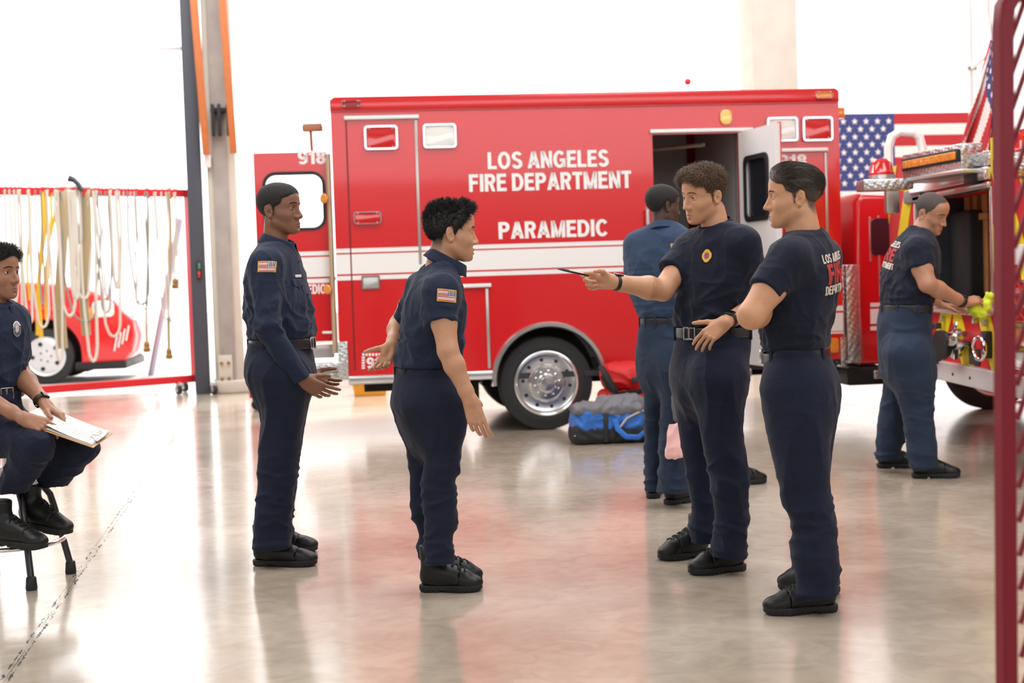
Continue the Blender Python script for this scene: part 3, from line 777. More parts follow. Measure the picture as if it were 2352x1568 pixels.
PM = dict(
 shirt_navy=cloth_mat('navy_uniform_shirt', (30, 39, 60)), tee=cloth_mat('navy_cotton_tee', (22, 27, 44)), shirt_blue=cloth_mat('blue_uniform_shirt', (50, 66, 92)),
 pants=cloth_mat('navy_trousers', (22, 28, 48)), pants_teal=cloth_mat('hazed_navy_trousers', (36, 48, 68)),  # second trousers colour is navy with distance haze mixed in
 boot=mat('black_leather', (15, 15, 16), .42, spec=.35, bump=(60, .25, .004)), sole=mat('black_rubber_sole', (17, 17, 18), .7), lace=mat('black_lace', (14, 14, 15), .8),
 belt=mat('black_belt_leather', (26, 27, 32), .38), chrome=mat('chrome', (225, 225, 228), .14, 1), rubber=mat('black_watch_rubber', (20, 22, 25), .5), watch=mat('watch_black', (14, 15, 18), .2),
 skin=mat('skin', (180, 130, 100), .48, vcol=True, bump=(260, .12, .0015)), eyewhite=mat('eye_white', (215, 205, 198), .25), iris=mat('brown_iris', (60, 38, 25), .2), iris_blue=mat('blue_iris', (90, 110, 120), .2), pupil=mat('pupil', (8, 8, 8), .15),
 hair_black=mat('black_hair', (22, 20, 21), .55, bump=(500, .5, .002)), hair_soft=mat('black_cropped_hair', (30, 26, 25), .8, bump=(420, .8, .002)), hair_brown=mat('brown_curly_hair', (104, 80, 60), .5, bump=(300, .5, .002)), hair_dark=mat('dark_brown_hair', (62, 50, 42), .42, bump=(400, .4, .002)), hair_gray=mat('shaved_dark_hair', (72, 62, 58), .8, bump=(420, .6, .002)),
 gold=mat('gold_stitching', (214, 160, 40), .7), fred=mat('flag_red', (176, 38, 46), .75), fwhite=mat('flag_white', (226, 222, 216), .75), fblue=mat('flag_blue', (52, 62, 118), .75), pale=mat('name_strip_silver', (200, 196, 190), .5), print_white=mat('shirt_print_cream', (214, 202, 190), .8), print_red=mat('shirt_print_red', (176, 52, 50), .8), silver=mat('silver_badge', (205, 205, 210), .25, .9),
 crest_gold=mat('crest_yellow', (230, 180, 50), .7), crest_red=mat('crest_red', (190, 60, 60), .7), crest_violet=mat('crest_violet', (120, 90, 140), .7))
FM = [PM['gold'], PM['fred'], PM['fwhite'], PM['fblue'], PM['fwhite']]
rad = math.radians
def feet(*prs):
    out = []
    for (hx, hy), (tx, ty), *o in prs:
        a = ground(hx, hy); b = ground(tx, ty); d = b-a
        out.append(dict(heel=a, yaw=math.atan2(d[1], d[0]), L=float(np.clip(np.linalg.norm(d), .27, .325)), high=o[0] if o else True))
    return out
def beltd(x, y, D, w, ang, q, h=.042, **k):
    c = at(x, y, D); w = w/F*D; a = w/math.sqrt((q*math.cos(ang))**2+math.sin(ang)**2); return dict(x=c[0], y=c[1], z=c[2], a=a+.006, b=a*q+.006, h=h, **k)
def man_left():
    D = 6.83; g = rad(-12); T = lambda r: pxrows(r, D, g, .7)
    S = dict(label='young man in long-sleeved navy uniform shirt standing upright before the open ambulance rear door', seed=1.5, base=ground(655, 1285), ang=g,
      torso=T([(566, 604, 668, .55), (585, 588, 680, .55), (610, 575, 688, .60), (640, 568, 696, .64), (680, 569, 706, .67), (720, 573, 713, .70), (760, 578, 720, .74), (785, 580, 718, .76), (806, 582, 712, .76)]),
      shoulders=[at(614, 606, D-.175), at(644, 602, D+.175)], neck=(at(634, 512, D), at(632, 578, D), .056, .062),
      sleeves=[dict(p=[at(612, 612, D-.185), at(616, 755, D-.27), at(692, 872, D-.23)], r=[.068, .058, .043], cut=0.0), dict(p=[at(646, 606, D+.185), at(655, 755, D+.26), at(712, 862, D+.12)], r=[.068, .056, .043], cut=0.0)],
      arms=[Arm(at(612, 612, D-.185), at(617, 753, D-.265), at(694, 872, D-.225), Hand(at(692, 872, D-.225), (.78, .16, -.50), (-.25, -.95, .05), -1, curls=[(8, 12, 8), (18, 20, 12), (28, 26, 16), (34, 30, 20)], spread=9, thumb=(30, 28, 5, 10), sc=1.02)),
            Arm(at(646, 606, D+.185), at(655, 753, D+.255), at(710, 862, D+.10), Hand(at(708, 862, D+.10), (.72, -.30, -.35), (.1, .75, -.55), 1, curls=[(10, 15, 10), (16, 18, 12), (22, 20, 15), (28, 22, 15)], spread=9, thumb=(50, 0, 12, 10), sc=1.0))],
      pelvis=T([(778, 578, 716, .76), (800, 573, 713, .76), (830, 569, 717, .76), (860, 572, 718, .8), (890, 582, 716, .85), (925, 594, 710, .9)]),
      legs=[(pxrows([(850, 580, 712), (893, 586, 711), (924, 597, 705), (958, 602, 698), (1000, 599, 690), (1046, 594, 685), (1100, 591, 677), (1180, 585, 669), (1225, 582, 665), (1257, 581, 665)], 6.68, g, 1.12), g, (0, 0)),
            (pxrows([(850, 584, 712), (924, 604, 706), (1000, 606, 694), (1046, 602, 688), (1100, 600, 682), (1180, 598, 674), (1241, 597, 670)], 6.99, g, 1.12), g, (0, 0))],
      crotch=at(650, 900, D)[2], belt=beltd(648, 789, D, 69, g, .76, .048, loops=[205, 150, 265, 300]), shoes=feet(((581, 1297), (731, 1299)), ((592, 1264), (733, 1267))),
      head=Head(at(639, 486, D), rad(-19), rad(-2), 0, 1.04, nose=.80, nw=1.30, lips=1.25, wide=1.02, brow=1.25, jaw=1.06, eye=.0034), skin=(128, 86, 64), lip=(112, 66, 56), haircol=(26, 20, 18), hairmat='hair_soft', hairline=HAIRLINES['round'], hair=dict(t=(.004, .013)), fade=.9, browt=1.5,
      shirt='shirt_navy', pants='pants', collar=dict(kind='shirt', O=at(640, 556, D), ax=(.24, -.05, .97), rx=.076, ry=.070, fwd=(1, -.15, 0), open=9), watches=[])
    P = person(S, PM); sb = P['sb']
    decal('flag_patch', sb, at(614, 613, D-.25), (-.1, -1, .15), (0, 0, 1), .080, .052, 34, 26, flag_idx(True), FM, P['shirt'])
    decal('name_tag', sb, at(684, 634, D-.06), (.75, -.8, .1), (-.1, 0, 1), .060, .014, 8, 3, lambda u, v: 0, [PM['pale']], P['shirt'], .004)
    decal('pocket_flap', sb, at(681, 652, D-.06), (.62, -.8, .1), (-.1, 0, 1), .105, .045, 16, 8, lambda u, v: 0 if v > .35*abs(u-.5)*2 else None, [PM['shirt_navy']], P['shirt'], .002)
    for k in range(5):
        p = onto(sb, at(690+k*6.0, 600+k*38, D-.02), V(1, -.30, .0)/1.044, .001, .15)
        if p is not None: b = MB(); b.lathe([(0, .0055), (.002, .0055), (.003, .004)], p, (1, -.25, 0), 12); b.build('shirt_button', PM['belt'], P['shirt'])
    return P
def man_leaning():
    D = 6.05; g = rad(14); T = lambda r: pxrows(r, D, g, .7)
    S = dict(label='man with spiky black hair in short-sleeved navy shirt leaning forward', seed=4.2, base=ground(1020, 1350), ang=g,
      torso=T([(598, 992, 1046, .6), (618, 980, 1046, .55), (640, 956, 1052, .56), (665, 938, 1061, .60), (700, 924, 1068, .66), (740, 919, 1066, .70), (777, 918, 1061, .74), (810, 914, 1060, .76), (836, 909, 1054, .78), (858, 912, 1046, .8)]),
      shoulders=[at(1014, 670, D-.175), at(972, 662, D+.175)], neck=(at(1022, 562, D), at(1004, 640, D), .057, .064),
      sleeves=[dict(p=[at(1010, 674, D-.185), at(1016, 741, D-.225)], r=[.070, .062], cut=0.0), dict(p=[at(968, 664, D+.185), at(938, 735, D+.27)], r=[.068, .060], cut=0.0)],
      arms=[Arm(at(1010, 674, D-.185), at(1029, 806, D-.25), at(1081, 922, D-.25), Hand(at(1080, 919, D-.25), (.26, -.02, -.96), (-.15, -.98, .0), -1, curls=[(12, 22, 15), (20, 26, 18), (26, 30, 20), (30, 32, 22)], spread=5, thumb=(-2, 80, 5, 10), sc=1.0)),
            Arm(at(968, 664, D+.185), at(916, 745, D+.36), at(901, 792, D+.18), Hand(at(901, 792, D+.18), (-.38, -.22, -.80), (.1, .85, -.35), -1, curls=[(15, 25, 20), (32, 35, 25), (40, 40, 25), (45, 40, 25)], spread=10, thumb=(58, 5, 5, 5), sc=.9), r=(.054, .046, .043, .027))],
      pelvis=T([(842, 911, 1048, .8), (860, 907, 1052, .8), (893, 901, 1058, .82), (930, 903, 1063, .85), (955, 911, 1063, .88), (985, 922, 1060, .92)]),
      legs=[(pxrows([(920, 935, 1063), (960, 948, 1063), (990, 962, 1063), (1040, 974, 1059), (1083, 973, 1055), (1122, 968, 1044), (1150, 971, 1047), (1200, 975, 1046), (1240, 975, 1041), (1291, 975, 1039)], 5.95, g, 1.1), g, (0, 0)),
            (pxrows([(920, 904, 1026), (954, 913, 1020), (993, 926, 1015), (1040, 936, 1012), (1083, 942, 1006), (1118, 941, 1002), (1172, 946, 1004), (1233, 961, 1010), (1278, 967, 1014)], 6.17, g, 1.1), g, (0, 0))],
      crotch=at(1000, 960, D)[2], belt=beltd(979, 851, D, 66, g, .8, .034, loops=[170, 215, 250, 300]), shoes=feet(((962, 1357), (1111, 1356)), ((969, 1341), (1094, 1336))),
      head=Head(at(1031, 539, D), rad(12), rad(2), 0, 1.04, nose=.92, lips=1.05, mouth=.003, wide=1.0, brow=.9, eye=.0028), skin=(192, 142, 110), lip=(168, 100, 88), haircol=(20, 18, 20), hairmat='hair_black', hairline=HAIRLINES['spiky'],
      hair=dict(t=(.005, .010, .004), n=7500, lift=.34, comb=lambda q: np.stack([-.45+1.5*np.clip((q[:, 0]-.02)/.04, 0, 1), 0*q[:, 0], -.75+1.6*np.clip((q[:, 2]-.04)/.05, 0, 1)], 1), len=lambda q: .012+.020*np.clip((q[:, 2]-.05)/.06, 0, 1)+.012*(q[:, 0] > .04)+.006*(q[:, 2] < -.03), r=.0012, jit=.10, clump=1.8, clf=70, curl=.0008, droop=.1), fade=.8, stubble=.10,
      shirt='shirt_navy', pants='pants', collar=dict(kind='shirt', O=at(1026, 602, D), ax=(.46, -.02, .88), rx=.078, ry=.072, fwd=(1, .1, 0), open=9, dip=.006), watches=[])
    P = person(S, PM); sb = P['sb']
    decal('flag_patch', sb, at(1026, 679, D-.25), (.12, -1, .1), (.10, 0, 1), .080, .052, 34, 26, flag_idx(True), FM, P['shirt'])
    for x, y in ((1022, 612),):
        p = onto(sb, at(x, y, D-.1), V(.1, -.9, .4), .001)
        if p is not None: b = MB(); b.lathe([(0, .005), (.002, .005)], p, (.1, -.9, .4), 12); b.build('shirt_button', PM['belt'], P['shirt'])
    return P
def man_pointing():
    D = 6.34; g = rad(220); T = lambda r: pxrows(r, D, g, .68)
    S = dict(label='man with curly brown hair in navy t-shirt pointing a pen with other hand on hip', seed=8.1, base=ground(1645, 1305), ang=g,
      torso=T([(526, 1606, 1690, .6), (550, 1582, 1712, .6), (580, 1570, 1722, .62), (620, 1561, 1722, .66), (660, 1558, 1712, .68), (700, 1556, 1702, .7), (735, 1555, 1702, .72), (758, 1556, 1710, .74), (780, 1558, 1714, .74)]),
      shoulders=[at(1706, 556, D-.12), at(1592, 566, D+.12)], neck=(at(1636, 484, D), at(1650, 560, D), .057, .066), scm=1, trap=.035,
      sleeves=[dict(p=[at(1590, 572, D+.12), at(1541, 626, D+.01)], r=[.070, .064], cut=0.0), dict(p=[at(1708, 562, D-.13), at(1728, 630, D-.07)], r=[.070, .064], cut=0.0)],
      arms=[Arm(at(1590, 572, D+.12), at(1522, 666, D-.06), at(1405, 647, D-.18), Hand(at(1403, 646, D-.18), (-.97, -.10, .10), (.05, .93, .30), -1, curls=[(25, 55, 30), (62, 85, 50), (70, 88, 50), (74, 88, 50)], spread=3, thumb=(38, 45, 20, 15), sc=1.0), r=(.058, .052, .050, .031)),
            Arm(at(1708, 562, D-.13), at(1752, 694, D-.02), at(1664, 741, D-.25), Hand(at(1664, 741, D-.25), (-.74, -.10, -.56), (-.32, -.88, .30), 1, curls=[(34, 15, 10), (36, 18, 12), (38, 22, 12), (42, 25, 15)], spread=7, thumb=(48, 0, 8, 5), sc=.97), r=(.060, .052, .047, .030))],
      pelvis=T([(752, 1557, 1714, .74), (775, 1556, 1717, .74), (800, 1553, 1717, .76), (840, 1549, 1713, .8), (870, 1548, 1710, .84), (900, 1550, 1708, .9)]),
      legs=[(pxrows([(850, 1548, 1650), (926, 1554, 1640), (1002, 1564, 1636), (1077, 1576, 1640), (1139, 1588, 1648), (1195, 1587, 1650), (1247, 1586, 1650)], 6.47, g, 1.05), g, (0, 0)),
            (pxrows([(850, 1590, 1710), (926, 1603, 1707), (983, 1610, 1706), (1058, 1622, 1714), (1115, 1633, 1720), (1181, 1641, 1717), (1224, 1640, 1714), (1278, 1635, 1712)], 6.19, g, 1.05), g, (0, 0))],
      crotch=at(1600, 880, D)[2], belt=beltd(1636, 762, D, 80, g, .74, .046, loops=[60, 110, 150, 320]), shoes=feet(((1630, 1274), (1527, 1285)), ((1714, 1307), (1579, 1320))),
      head=Head(at(1619, 452, D-.02), rad(212), rad(9), rad(-4), 1.02, nose=1.08, lips=1.0, mouth=.003, wide=.98, brow=1.15, eye=.0034), skin=(200, 148, 114), lip=(176, 106, 98), haircol=(84, 64, 50), hairmat='hair_brown', hairline=HAIRLINES['front'], iris='iris_blue',
      hair=dict(t=(.003, .015, .008), lump=.5, lf=70, n=4600, lift=.6, comb=lambda q: np.stack([.2+0*q[:, 0]+.5*(q[:, 0] > .04), 0*q[:, 0], 0*q[:, 0]], 1), len=lambda q: .006+.026*np.clip((q[:, 2]-.025)/.06, 0, 1), r=.0013, jit=.35, clump=1.2, clf=80, curl=.0062, cf=1.2, segs=9, droop=.2), fade=.7, stubble=.14, browd=.7,
      shirt='tee', pants='pants', collar=dict(kind='crew', O=at(1646, 513, D), ax=(-.30, -.22, 1), rx=.066, ry=.064), watches=[(at(1417, 649, D-.165), (at(1522, 666, D-.06)-at(1405, 647, D-.18)), .030, (.1, -.2, 1), ), (at(1676, 735, D-.22), (at(1752, 694, D-.02)-at(1664, 741, D-.25)), .030, (-.2, -.6, .7))],
      tattoo=(at(1490, 665, D-.09), at(1522, 666, D-.06)-at(1405, 647, D-.18)))
    P = person(S, PM); sb = P['sb']
    def crest(u, v):
        x, y = u-.5, v-.5; r = math.hypot(x, y); t = math.atan2(y, x)
        lim = .40+.085*abs(math.cos(2*t))**.5
        if r > lim: return None
        return 1 if .14 < r < .24 else 2 if r <= .14 else (1 if .255 < r < .275 else 0)
    n = V(math.cos(rad(238)), math.sin(rad(238)), .05)
    decal('chest_crest', sb, at(1621, 587, D-.12), n, (0, 0, 1), .050, .060, 48, 48, crest, [PM['crest_gold'], PM['crest_violet'], PM['crest_red']], P['shirt'])
    # pen held between thumb and index finger
    a = at(1352, 633, D-.30); b_ = at(1280, 617, D-.36); d = b_-a; e = empty('pen', a, 'black ballpoint pen held out by the man with curly brown hair', 'pen')
    m = MB(); m.tube([a, a+d*.05, a+d*.8, a+d*.97, b_], [.0038, .0046, .0046, .003, .0012], 12); m.build('pen_barrel', PM['watch'], e)
    m = MB(); u = V(0, 0, .0055); m.tube([a+d*.62+u, a+d*.90+u], .0013, 8); m.tube([a+d*.88, a+d*.88+u*1.2], .0012, 6); m.build('pen_clip', PM['watch'], e)
    return P
def man_folded():
    D = 5.55; g = rad(160); T = lambda r: pxrows(r, D, g, .7)
    S = dict(label='man with slicked-back dark hair in navy t-shirt standing with folded arms', seed=12.4, base=ground(1840, 1395), ang=g,
      torso=T([(546, 1808, 1892, .55), (566, 1790, 1912, .55), (600, 1774, 1926, .58), (645, 1764, 1929, .62), (690, 1756, 1921, .66), (740, 1750, 1910, .72), (790, 1752, 1903, .76), (820, 1755, 1904, .76), (838, 1756, 1904, .76)]),
      shoulders=[at(1815, 592, D-.165), at(1888, 586, D+.165)], neck=(at(1838, 490, D), at(1852, 580, D), .062, .070), trap=.03, rtrap=(.066, .064),
      sleeves=[dict(p=[at(1810, 600, D-.18), at(1757, 668, D-.23)], r=[.078, .064], cut=0.0), dict(p=[at(1880, 592, D+.17), at(1830, 680, D+.25)], r=[.076, .064], cut=0.0)],
      arms=[Arm(at(1810, 600, D-.18), at(1726, 724, D-.25), at(1766, 712, D-.02), None, r=(.064, .056, .052, .034)),
            Arm(at(1880, 592, D+.17), at(1790, 725, D+.22), at(1762, 720, D+.0), Hand(at(1752, 722, D+.02), (.12, -.98, .05), (-.95, -.12, .2), -1, curl=(25, 25, 20), spread=3, thumb=(20, 20, 5, 5), sc=.95), r=(.060, .054, .048, .030))],
      btilt=(.075, 0),
      pelvis=T([(800, 1757, 1901, .76), (835, 1755, 1914, .8), (865, 1755, 1925, .84), (912, 1757, 1926, .9), (950, 1765, 1920, .95)]),
      legs=[(pxrows([(880, 1757, 1890), (926, 1757, 1902), (1011, 1767, 1904), (1068, 1780, 1903), (1110, 1789, 1901), (1172, 1805, 1909), (1214, 1820, 1914), (1242, 1818, 1917), (1290, 1821, 1920), (1330, 1829, 1922), (1361, 1829, 1923)], 5.44, g, 1.1), g, (0, 0)),
            (pxrows([(880, 1790, 1926), (926, 1795, 1925), (1002, 1800, 1912), (1068, 1810, 1906), (1110, 1815, 1904), (1172, 1828, 1914), (1242, 1838, 1919), (1290, 1842, 1923), (1340, 1846, 1926)], 5.74, g, 1.1), g, (0, 0))],
      crotch=at(1840, 930, D)[2], belt=beltd(1829, 816, D, 74, g, .76, .046, loops=[55, 110, 150, 215]), shoes=feet(((1926, 1402), (1750, 1410)), ((1931, 1364), (1803, 1352))),
      head=Head(at(1829, 457, D), rad(174), rad(0), 0, 1.02, nose=1.1, lips=1.0, wide=.98, brow=1.1, jaw=1.08, eye=.0034), skin=(200, 147, 112), lip=(178, 104, 94), haircol=(52, 42, 36), hairmat='hair_dark', hairline=HAIRLINES['front'],
      hair=dict(t=(.003, .016, .010), hug=1, wf=1.5, n=9500, lift=.16, comb=lambda q: np.stack([-1+0*q[:, 0], 0*q[:, 1], -.45*(q[:, 2] < .07)-.1+1.2*(q[:, 0] > .065)], 1), len=lambda q: .014+.030*np.clip((q[:, 2]-.02)/.06, 0, 1), r=.0011, jit=.07, clump=.35, clf=50), fade=.85, stubble=.12,
      shirt='tee', pants='pants', collar=dict(kind='crew', O=at(1847, 541, D), ax=(-.28, -.02, 1), rx=.072, ry=.072), watches=[])
    P = person(S, PM); sb = P['sb']
    n = V(.62, -.78, 0); up = V(-.10, 0, 1); c = at(1912, 628, D-.05)+V(-.038, -.02, 0)
    for txt, dy, h, w, m in (('LOS ANGELES', .064, .034, .25, 'print_white'), ('FIRE', .004, .078, .22, 'print_red'), ('DEPARTMENT', -.056, .034, .25, 'print_white')):
        text_cloth('shirt_print', txt, sb, c+V(.035, .03, 0)+up*dy, n, up, w, h, PM[m], P['shirt'], bold=.035)
    return P
def man_back():
    D = 8.1; g = rad(62); T = lambda r: pxrows(r, D, g, .66)
    S = dict(label='man in blue-grey uniform shirt seen from behind facing the ambulance side doorway', seed=16.4, base=ground(1535, 1150), ang=g,
      torso=T([(510, 1498, 1552, .6), (528, 1474, 1570, .6), (548, 1458, 1580, .62), (578, 1447, 1585, .64), (630, 1447, 1582, .66), (690, 1456, 1574, .7), (728, 1472, 1566, .74), (748, 1477, 1562, .76)]),
      shoulders=[at(1464, 560, D+.07), at(1574, 562, D-.07)], neck=(at(1520, 495, D), at(1524, 545, D), .054, .06),
      sleeves=[dict(p=[at(1462, 564, D+.08), at(1456, 644, D+.14)], r=[.066, .058], cut=0.0), dict(p=[at(1576, 566, D-.08), at(1580, 650, D-.09)], r=[.066, .058], cut=0.0)],
      arms=[Arm(at(1462, 564, D+.08), at(1464, 668, D+.18), at(1530, 700, D+.34), Hand(at(1530, 700, D+.34), (.7, .7, 0), (0, 0, 1), 1)),
            Arm(at(1576, 566, D-.08), at(1576, 690, D-.12), at(1566, 790, D-.10), Hand(at(1566, 790, D-.10), (-.05, .1, -1), (.95, -.2, 0), -1, curl=(40, 60, 40)))],
      pelvis=T([(730, 1474, 1568, .76), (770, 1467, 1577, .8), (800, 1468, 1581, .84), (835, 1470, 1583, .88), (860, 1472, 1582, .9)]),
      legs=[(pxrows([(820, 1470, 1534), (889, 1477, 1522), (1002, 1480, 1516), (1060, 1482, 1516), (1124, 1483, 1518)], 8.16, g, 1.05), g, (0, 0)),
            (pxrows([(820, 1512, 1583), (912, 1517, 1581), (1002, 1515, 1580), (1060, 1514, 1581), (1130, 1513, 1582)], 8.0, g, 1.05), g, (0, 0))],
      crotch=at(1520, 850, D)[2], belt=beltd(1520, 738, D, 47, g, .76, .042, loops=[180, 150, 215, 120]), shoes=feet(((1499, 1146), (1520, 1104), False), ((1527, 1160), (1606, 1148), False)),
      head=Head(at(1520, 476, D), rad(27), rad(3), 0, 1.0, nose=.95, lips=1.25, wide=.97, ear=.95), skin=(82, 56, 46), lip=(74, 46, 42), haircol=(24, 20, 20), hairmat='hair_soft', hairline=HAIRLINES['round'], hair=dict(t=(.006, .010)), fade=.9, sfold=.010, hh=.0026, ha=.0035,
      shirt='shirt_blue', pants='pants_teal', collar=dict(kind='shirt', O=at(1523, 524, D), ax=(.0, .25, .95), rx=.070, ry=.068, fwd=(.6, .8, 0), open=9, dip=.01), watches=[])
    P = person(S, PM)
    decal('flag_patch', P['sb'], at(1556, 568, D-.15), (.35, -1, .1), (0, 0, 1), .060, .050, 20, 20, flag_idx(True), FM, P['shirt'])
    return P
def man_wiping():
    D = 8.95; g = rad(14); T = lambda r: pxrows(r, D, g, .68)
    S = dict(label='man with shaved dark hair in navy t-shirt wiping the fire engine sill with a cloth', seed=21.4, base=ground(2095, 1085), ang=g,
      torso=T([(528, 2092, 2128, .55), (545, 2072, 2138, .55), (575, 2050, 2145, .6), (620, 2037, 2146, .64), (660, 2032, 2140, .7), (696, 2029, 2136, .74), (722, 2028, 2134, .76)]),
      shoulders=[at(2106, 572, D-.16), at(2088, 564, D+.16)], neck=(at(2133, 500, D), at(2104, 548, D), .056, .064), trap=.0, rtrap=(.062, .064),
      sleeves=[dict(p=[at(2104, 577, D-.17), at(2112, 615, D-.20)], r=[.084, .074], cut=0.0), dict(p=[at(2086, 570, D+.17), at(2098, 625, D+.22)], r=[.078, .068], cut=0.0)],
      arms=[Arm(at(2104, 577, D-.17), at(2130, 652, D-.24), at(2214, 695, D-.10), Hand(at(2214, 694, D-.10), (.88, .30, .12), (-.1, -.55, .83), -1, curls=[(20, 35, 20), (25, 35, 25), (30, 38, 25), (35, 40, 25)], spread=6, thumb=(35, 40, 10, 10), sc=1.05), r=(.070, .058, .052, .032)),
            Arm(at(2086, 570, D+.17), at(2106, 655, D+.30), at(2160, 700, D+.36), Hand(at(2160, 700, D+.36), (.9, .1, -.1), (0, 0, 1), 1))],
      pelvis=T([(696, 2029, 2136, .76), (740, 2020, 2132, .8), (780, 2020, 2134, .84), (827, 2024, 2138, .9), (860, 2028, 2140, .95)]),
      legs=[(pxrows([(800, 2030, 2136), (850, 2040, 2143), (873, 2047, 2145), (940, 2070, 2142), (1008, 2082, 2147), (1040, 2086, 2149), (1073, 2088, 2151)], 8.82, g, 1.05), g, (0, 0)),
            (pxrows([(800, 2022, 2110), (850, 2028, 2102), (895, 2030, 2094), (963, 2018, 2084), (1027, 2014, 2070), (1053, 2011, 2066)], 9.14, g, 1.05), g, (0, 0))],
      crotch=at(2080, 860, D)[2], belt=beltd(2081, 708, D, 53, g, .76, .048, loops=[170, 215, 260, 300]), shoes=feet(((2092, 1097), (2208, 1096), False), ((2012, 1074), (2098, 1073), False)),
      head=Head(at(2136, 490, D), rad(-46), rad(24), rad(6), 1.06, nose=.95, lips=1.1, wide=1.0, eye=.0014), skin=(178, 128, 102), lip=(150, 92, 82), haircol=(48, 42, 42), hairmat='hair_gray', hairline=HAIRLINES['recede'], hair=dict(t=(.002, .003)), fade=.8, hh=.0026, ha=.0035,
      shirt='tee', pants='pants_teal', collar=dict(kind='crew', O=at(2114, 530, D), ax=(.45, 0, .9), rx=.068, ry=.07), watches=[(at(2209, 692, D-.11), at(2130, 652, D-.24)-at(2214, 695, D-.10), .033, (0, -.4, .9))])
    P = person(S, PM); sb = P['sb']; n = V(-.72, -.69, 0); up = V(.22, 0, 1); c = at(2040, 583, D-.05)+V(-.03, .02, 0)
    for txt, dy, h, w, m in (('LOS ANGELES', .070, .038, .25, 'print_white'), ('FIRE', .003, .082, .22, 'print_red'), ('DEPARTMENT', -.064, .038, .25, 'print_white')):
        text_cloth('shirt_print', txt, sb, c+V(-.03, .03, 0)+up*dy, n, up, w, h, PM[m], P['shirt'], bold=.035)
    return P
def man_seated():
    D = 6.5; g = rad(-34); T = lambda r: pxrows(r, D, g, .68)
    hipN, hipF = at(-62, 985, D-.10), at(-8, 975, D+.13); knN, knF = at(84, 1022, D-.28), at(186, 1026, D-.06)
    anN, anF = at(22, 1130, D-.16), at(112, 1104, D+.02)
    def pants(p):
        d = ell(p, (hipN+hipF)/2+V(0, 0, .03), (.17, .17, .13))
        for h, k, a in ((hipN, knN, anN), (hipF, knF, anF)):
            m = k+(a-k)*.35
            l = sm(rc(p, h, k, .098, .074), rc(p, k, m, .072, .068), .03)
            ax = (a-k)/np.linalg.norm(a-k); s = smx(rc(p, m, a+ax*.06, .068, .074), (p-a)@ax, .006); l = sm(l, s, .03); d = sm(d, l, .05)
        w = rc(p, at(-27, 915, D), at(-30, 960, D), .14, .15); return sm(d, smx(w, p[:, 2]-at(0, 897, D)[2], .01), .04)
    S = dict(label='young man in navy uniform shirt seated on a stool holding a clipboard at the left', seed=25.1, base=ground(10, 1300), ang=g,
      torso=T([(693, -66, 18, .6), (708, -86, 34, .62), (747, -97, 50, .66), (790, -97, 50, .68), (825, -95, 46, .7), (862, -93, 41, .74), (895, -91, 39, .76), (915, -90, 39, .76)]),
      shoulders=[at(-76, 738, D-.13), at(24, 734, D+.13)], neck=(at(-12, 655, D), at(-20, 722, D), .056, .062),
      sleeves=[dict(p=[at(-78, 744, D-.14), at(-80, 830, D-.18)], r=[.068, .060], cut=0.0), dict(p=[at(22, 742, D+.13), at(32, 820, D+.12)], r=[.064, .056], cut=0.0)],
      arms=[Arm(at(-78, 744, D-.14), at(-72, 890, D-.20), at(52, 960, D-.30), Hand(at(52, 960, D-.30), (.88, .05, -.40), (.25, -.72, .65), -1, curls=[(22, 30, 15), (26, 32, 20), (30, 35, 20), (34, 36, 22)], spread=5, thumb=(25, 15, 5, 15))),
            Arm(at(22, 742, D+.13), at(46, 858, D+.08), at(106, 930, D-.12), Hand(at(104, 929, D-.12), (.80, -.25, -.48), (.48, .1, .86), 1, curls=[(14, 18, 10), (18, 22, 14), (24, 26, 16), (28, 28, 18)], spread=8, thumb=(42, 8, 5, 10)), r=(.056, .048, .044, .028))],
      seated=pants, seatbox=(V(-3.2, 5.95, .45), V(-1.62, 6.95, .98)), belt=beltd(-26, 903, D, 66, g, .76, .046, loops=[330, 30]),
      shoes=[dict(heel=at(-22, 1247, D-.20), yaw=rad(-20), L=.30, pitch=rad(4)), dict(heel=at(44, 1203, D-.02), yaw=rad(-24), L=.30, pitch=rad(8))],
      head=Head(at(-7, 631, D), rad(-24), rad(0), 0, 1.02, nose=1.15, lips=1.1, wide=.97, brow=1.1, eye=.0048), skin=(158, 110, 84), lip=(136, 82, 70), haircol=(24, 22, 22), hairmat='hair_black', hairline=HAIRLINES['front'],
      hair=dict(t=(.004, .016, .006), lump=.35, lf=60, n=3600, lift=.5, comb=lambda q: np.stack([.5+0*q[:, 0], 0*q[:, 0], .2+0*q[:, 0]], 1), len=lambda q: .010+.020*np.clip((q[:, 2]-.015)/.07, 0, 1), r=.0011, jit=.4, curl=.003, segs=6, droop=.2), fade=.8, stubble=.14,
      shirt='shirt_navy', pants='pants', collar=dict(kind='shirt', O=at(-10, 702, D), ax=(.18, -.15, .96), rx=.076, ry=.072, fwd=(.82, -.55, 0), open=10, dip=.012), watches=[(at(95, 921, D-.10), at(46, 858, D+.08)-at(106, 930, D-.12), .029, (.5, .0, .8))])
    P = person(S, PM); sb = P['sb']; n = V(.62, -.78, .1)
    def badge(u, v):
        x, y = u-.5, v-.5; return None if (abs(x) > .38 or x*x*1.6+(y*y) > .25) else (1 if x*x*6+y*y*4 < .22 else 0)
    decal('badge', sb, at(32, 757, D), n, (0, 0, 1), .055, .070, 22, 22, badge, [PM['silver'], PM['pale']], P['shirt'], .004)
    return P
PEOPLE = [man_left, man_leaning, man_pointing, man_folded, man_back, man_wiping, man_seated]
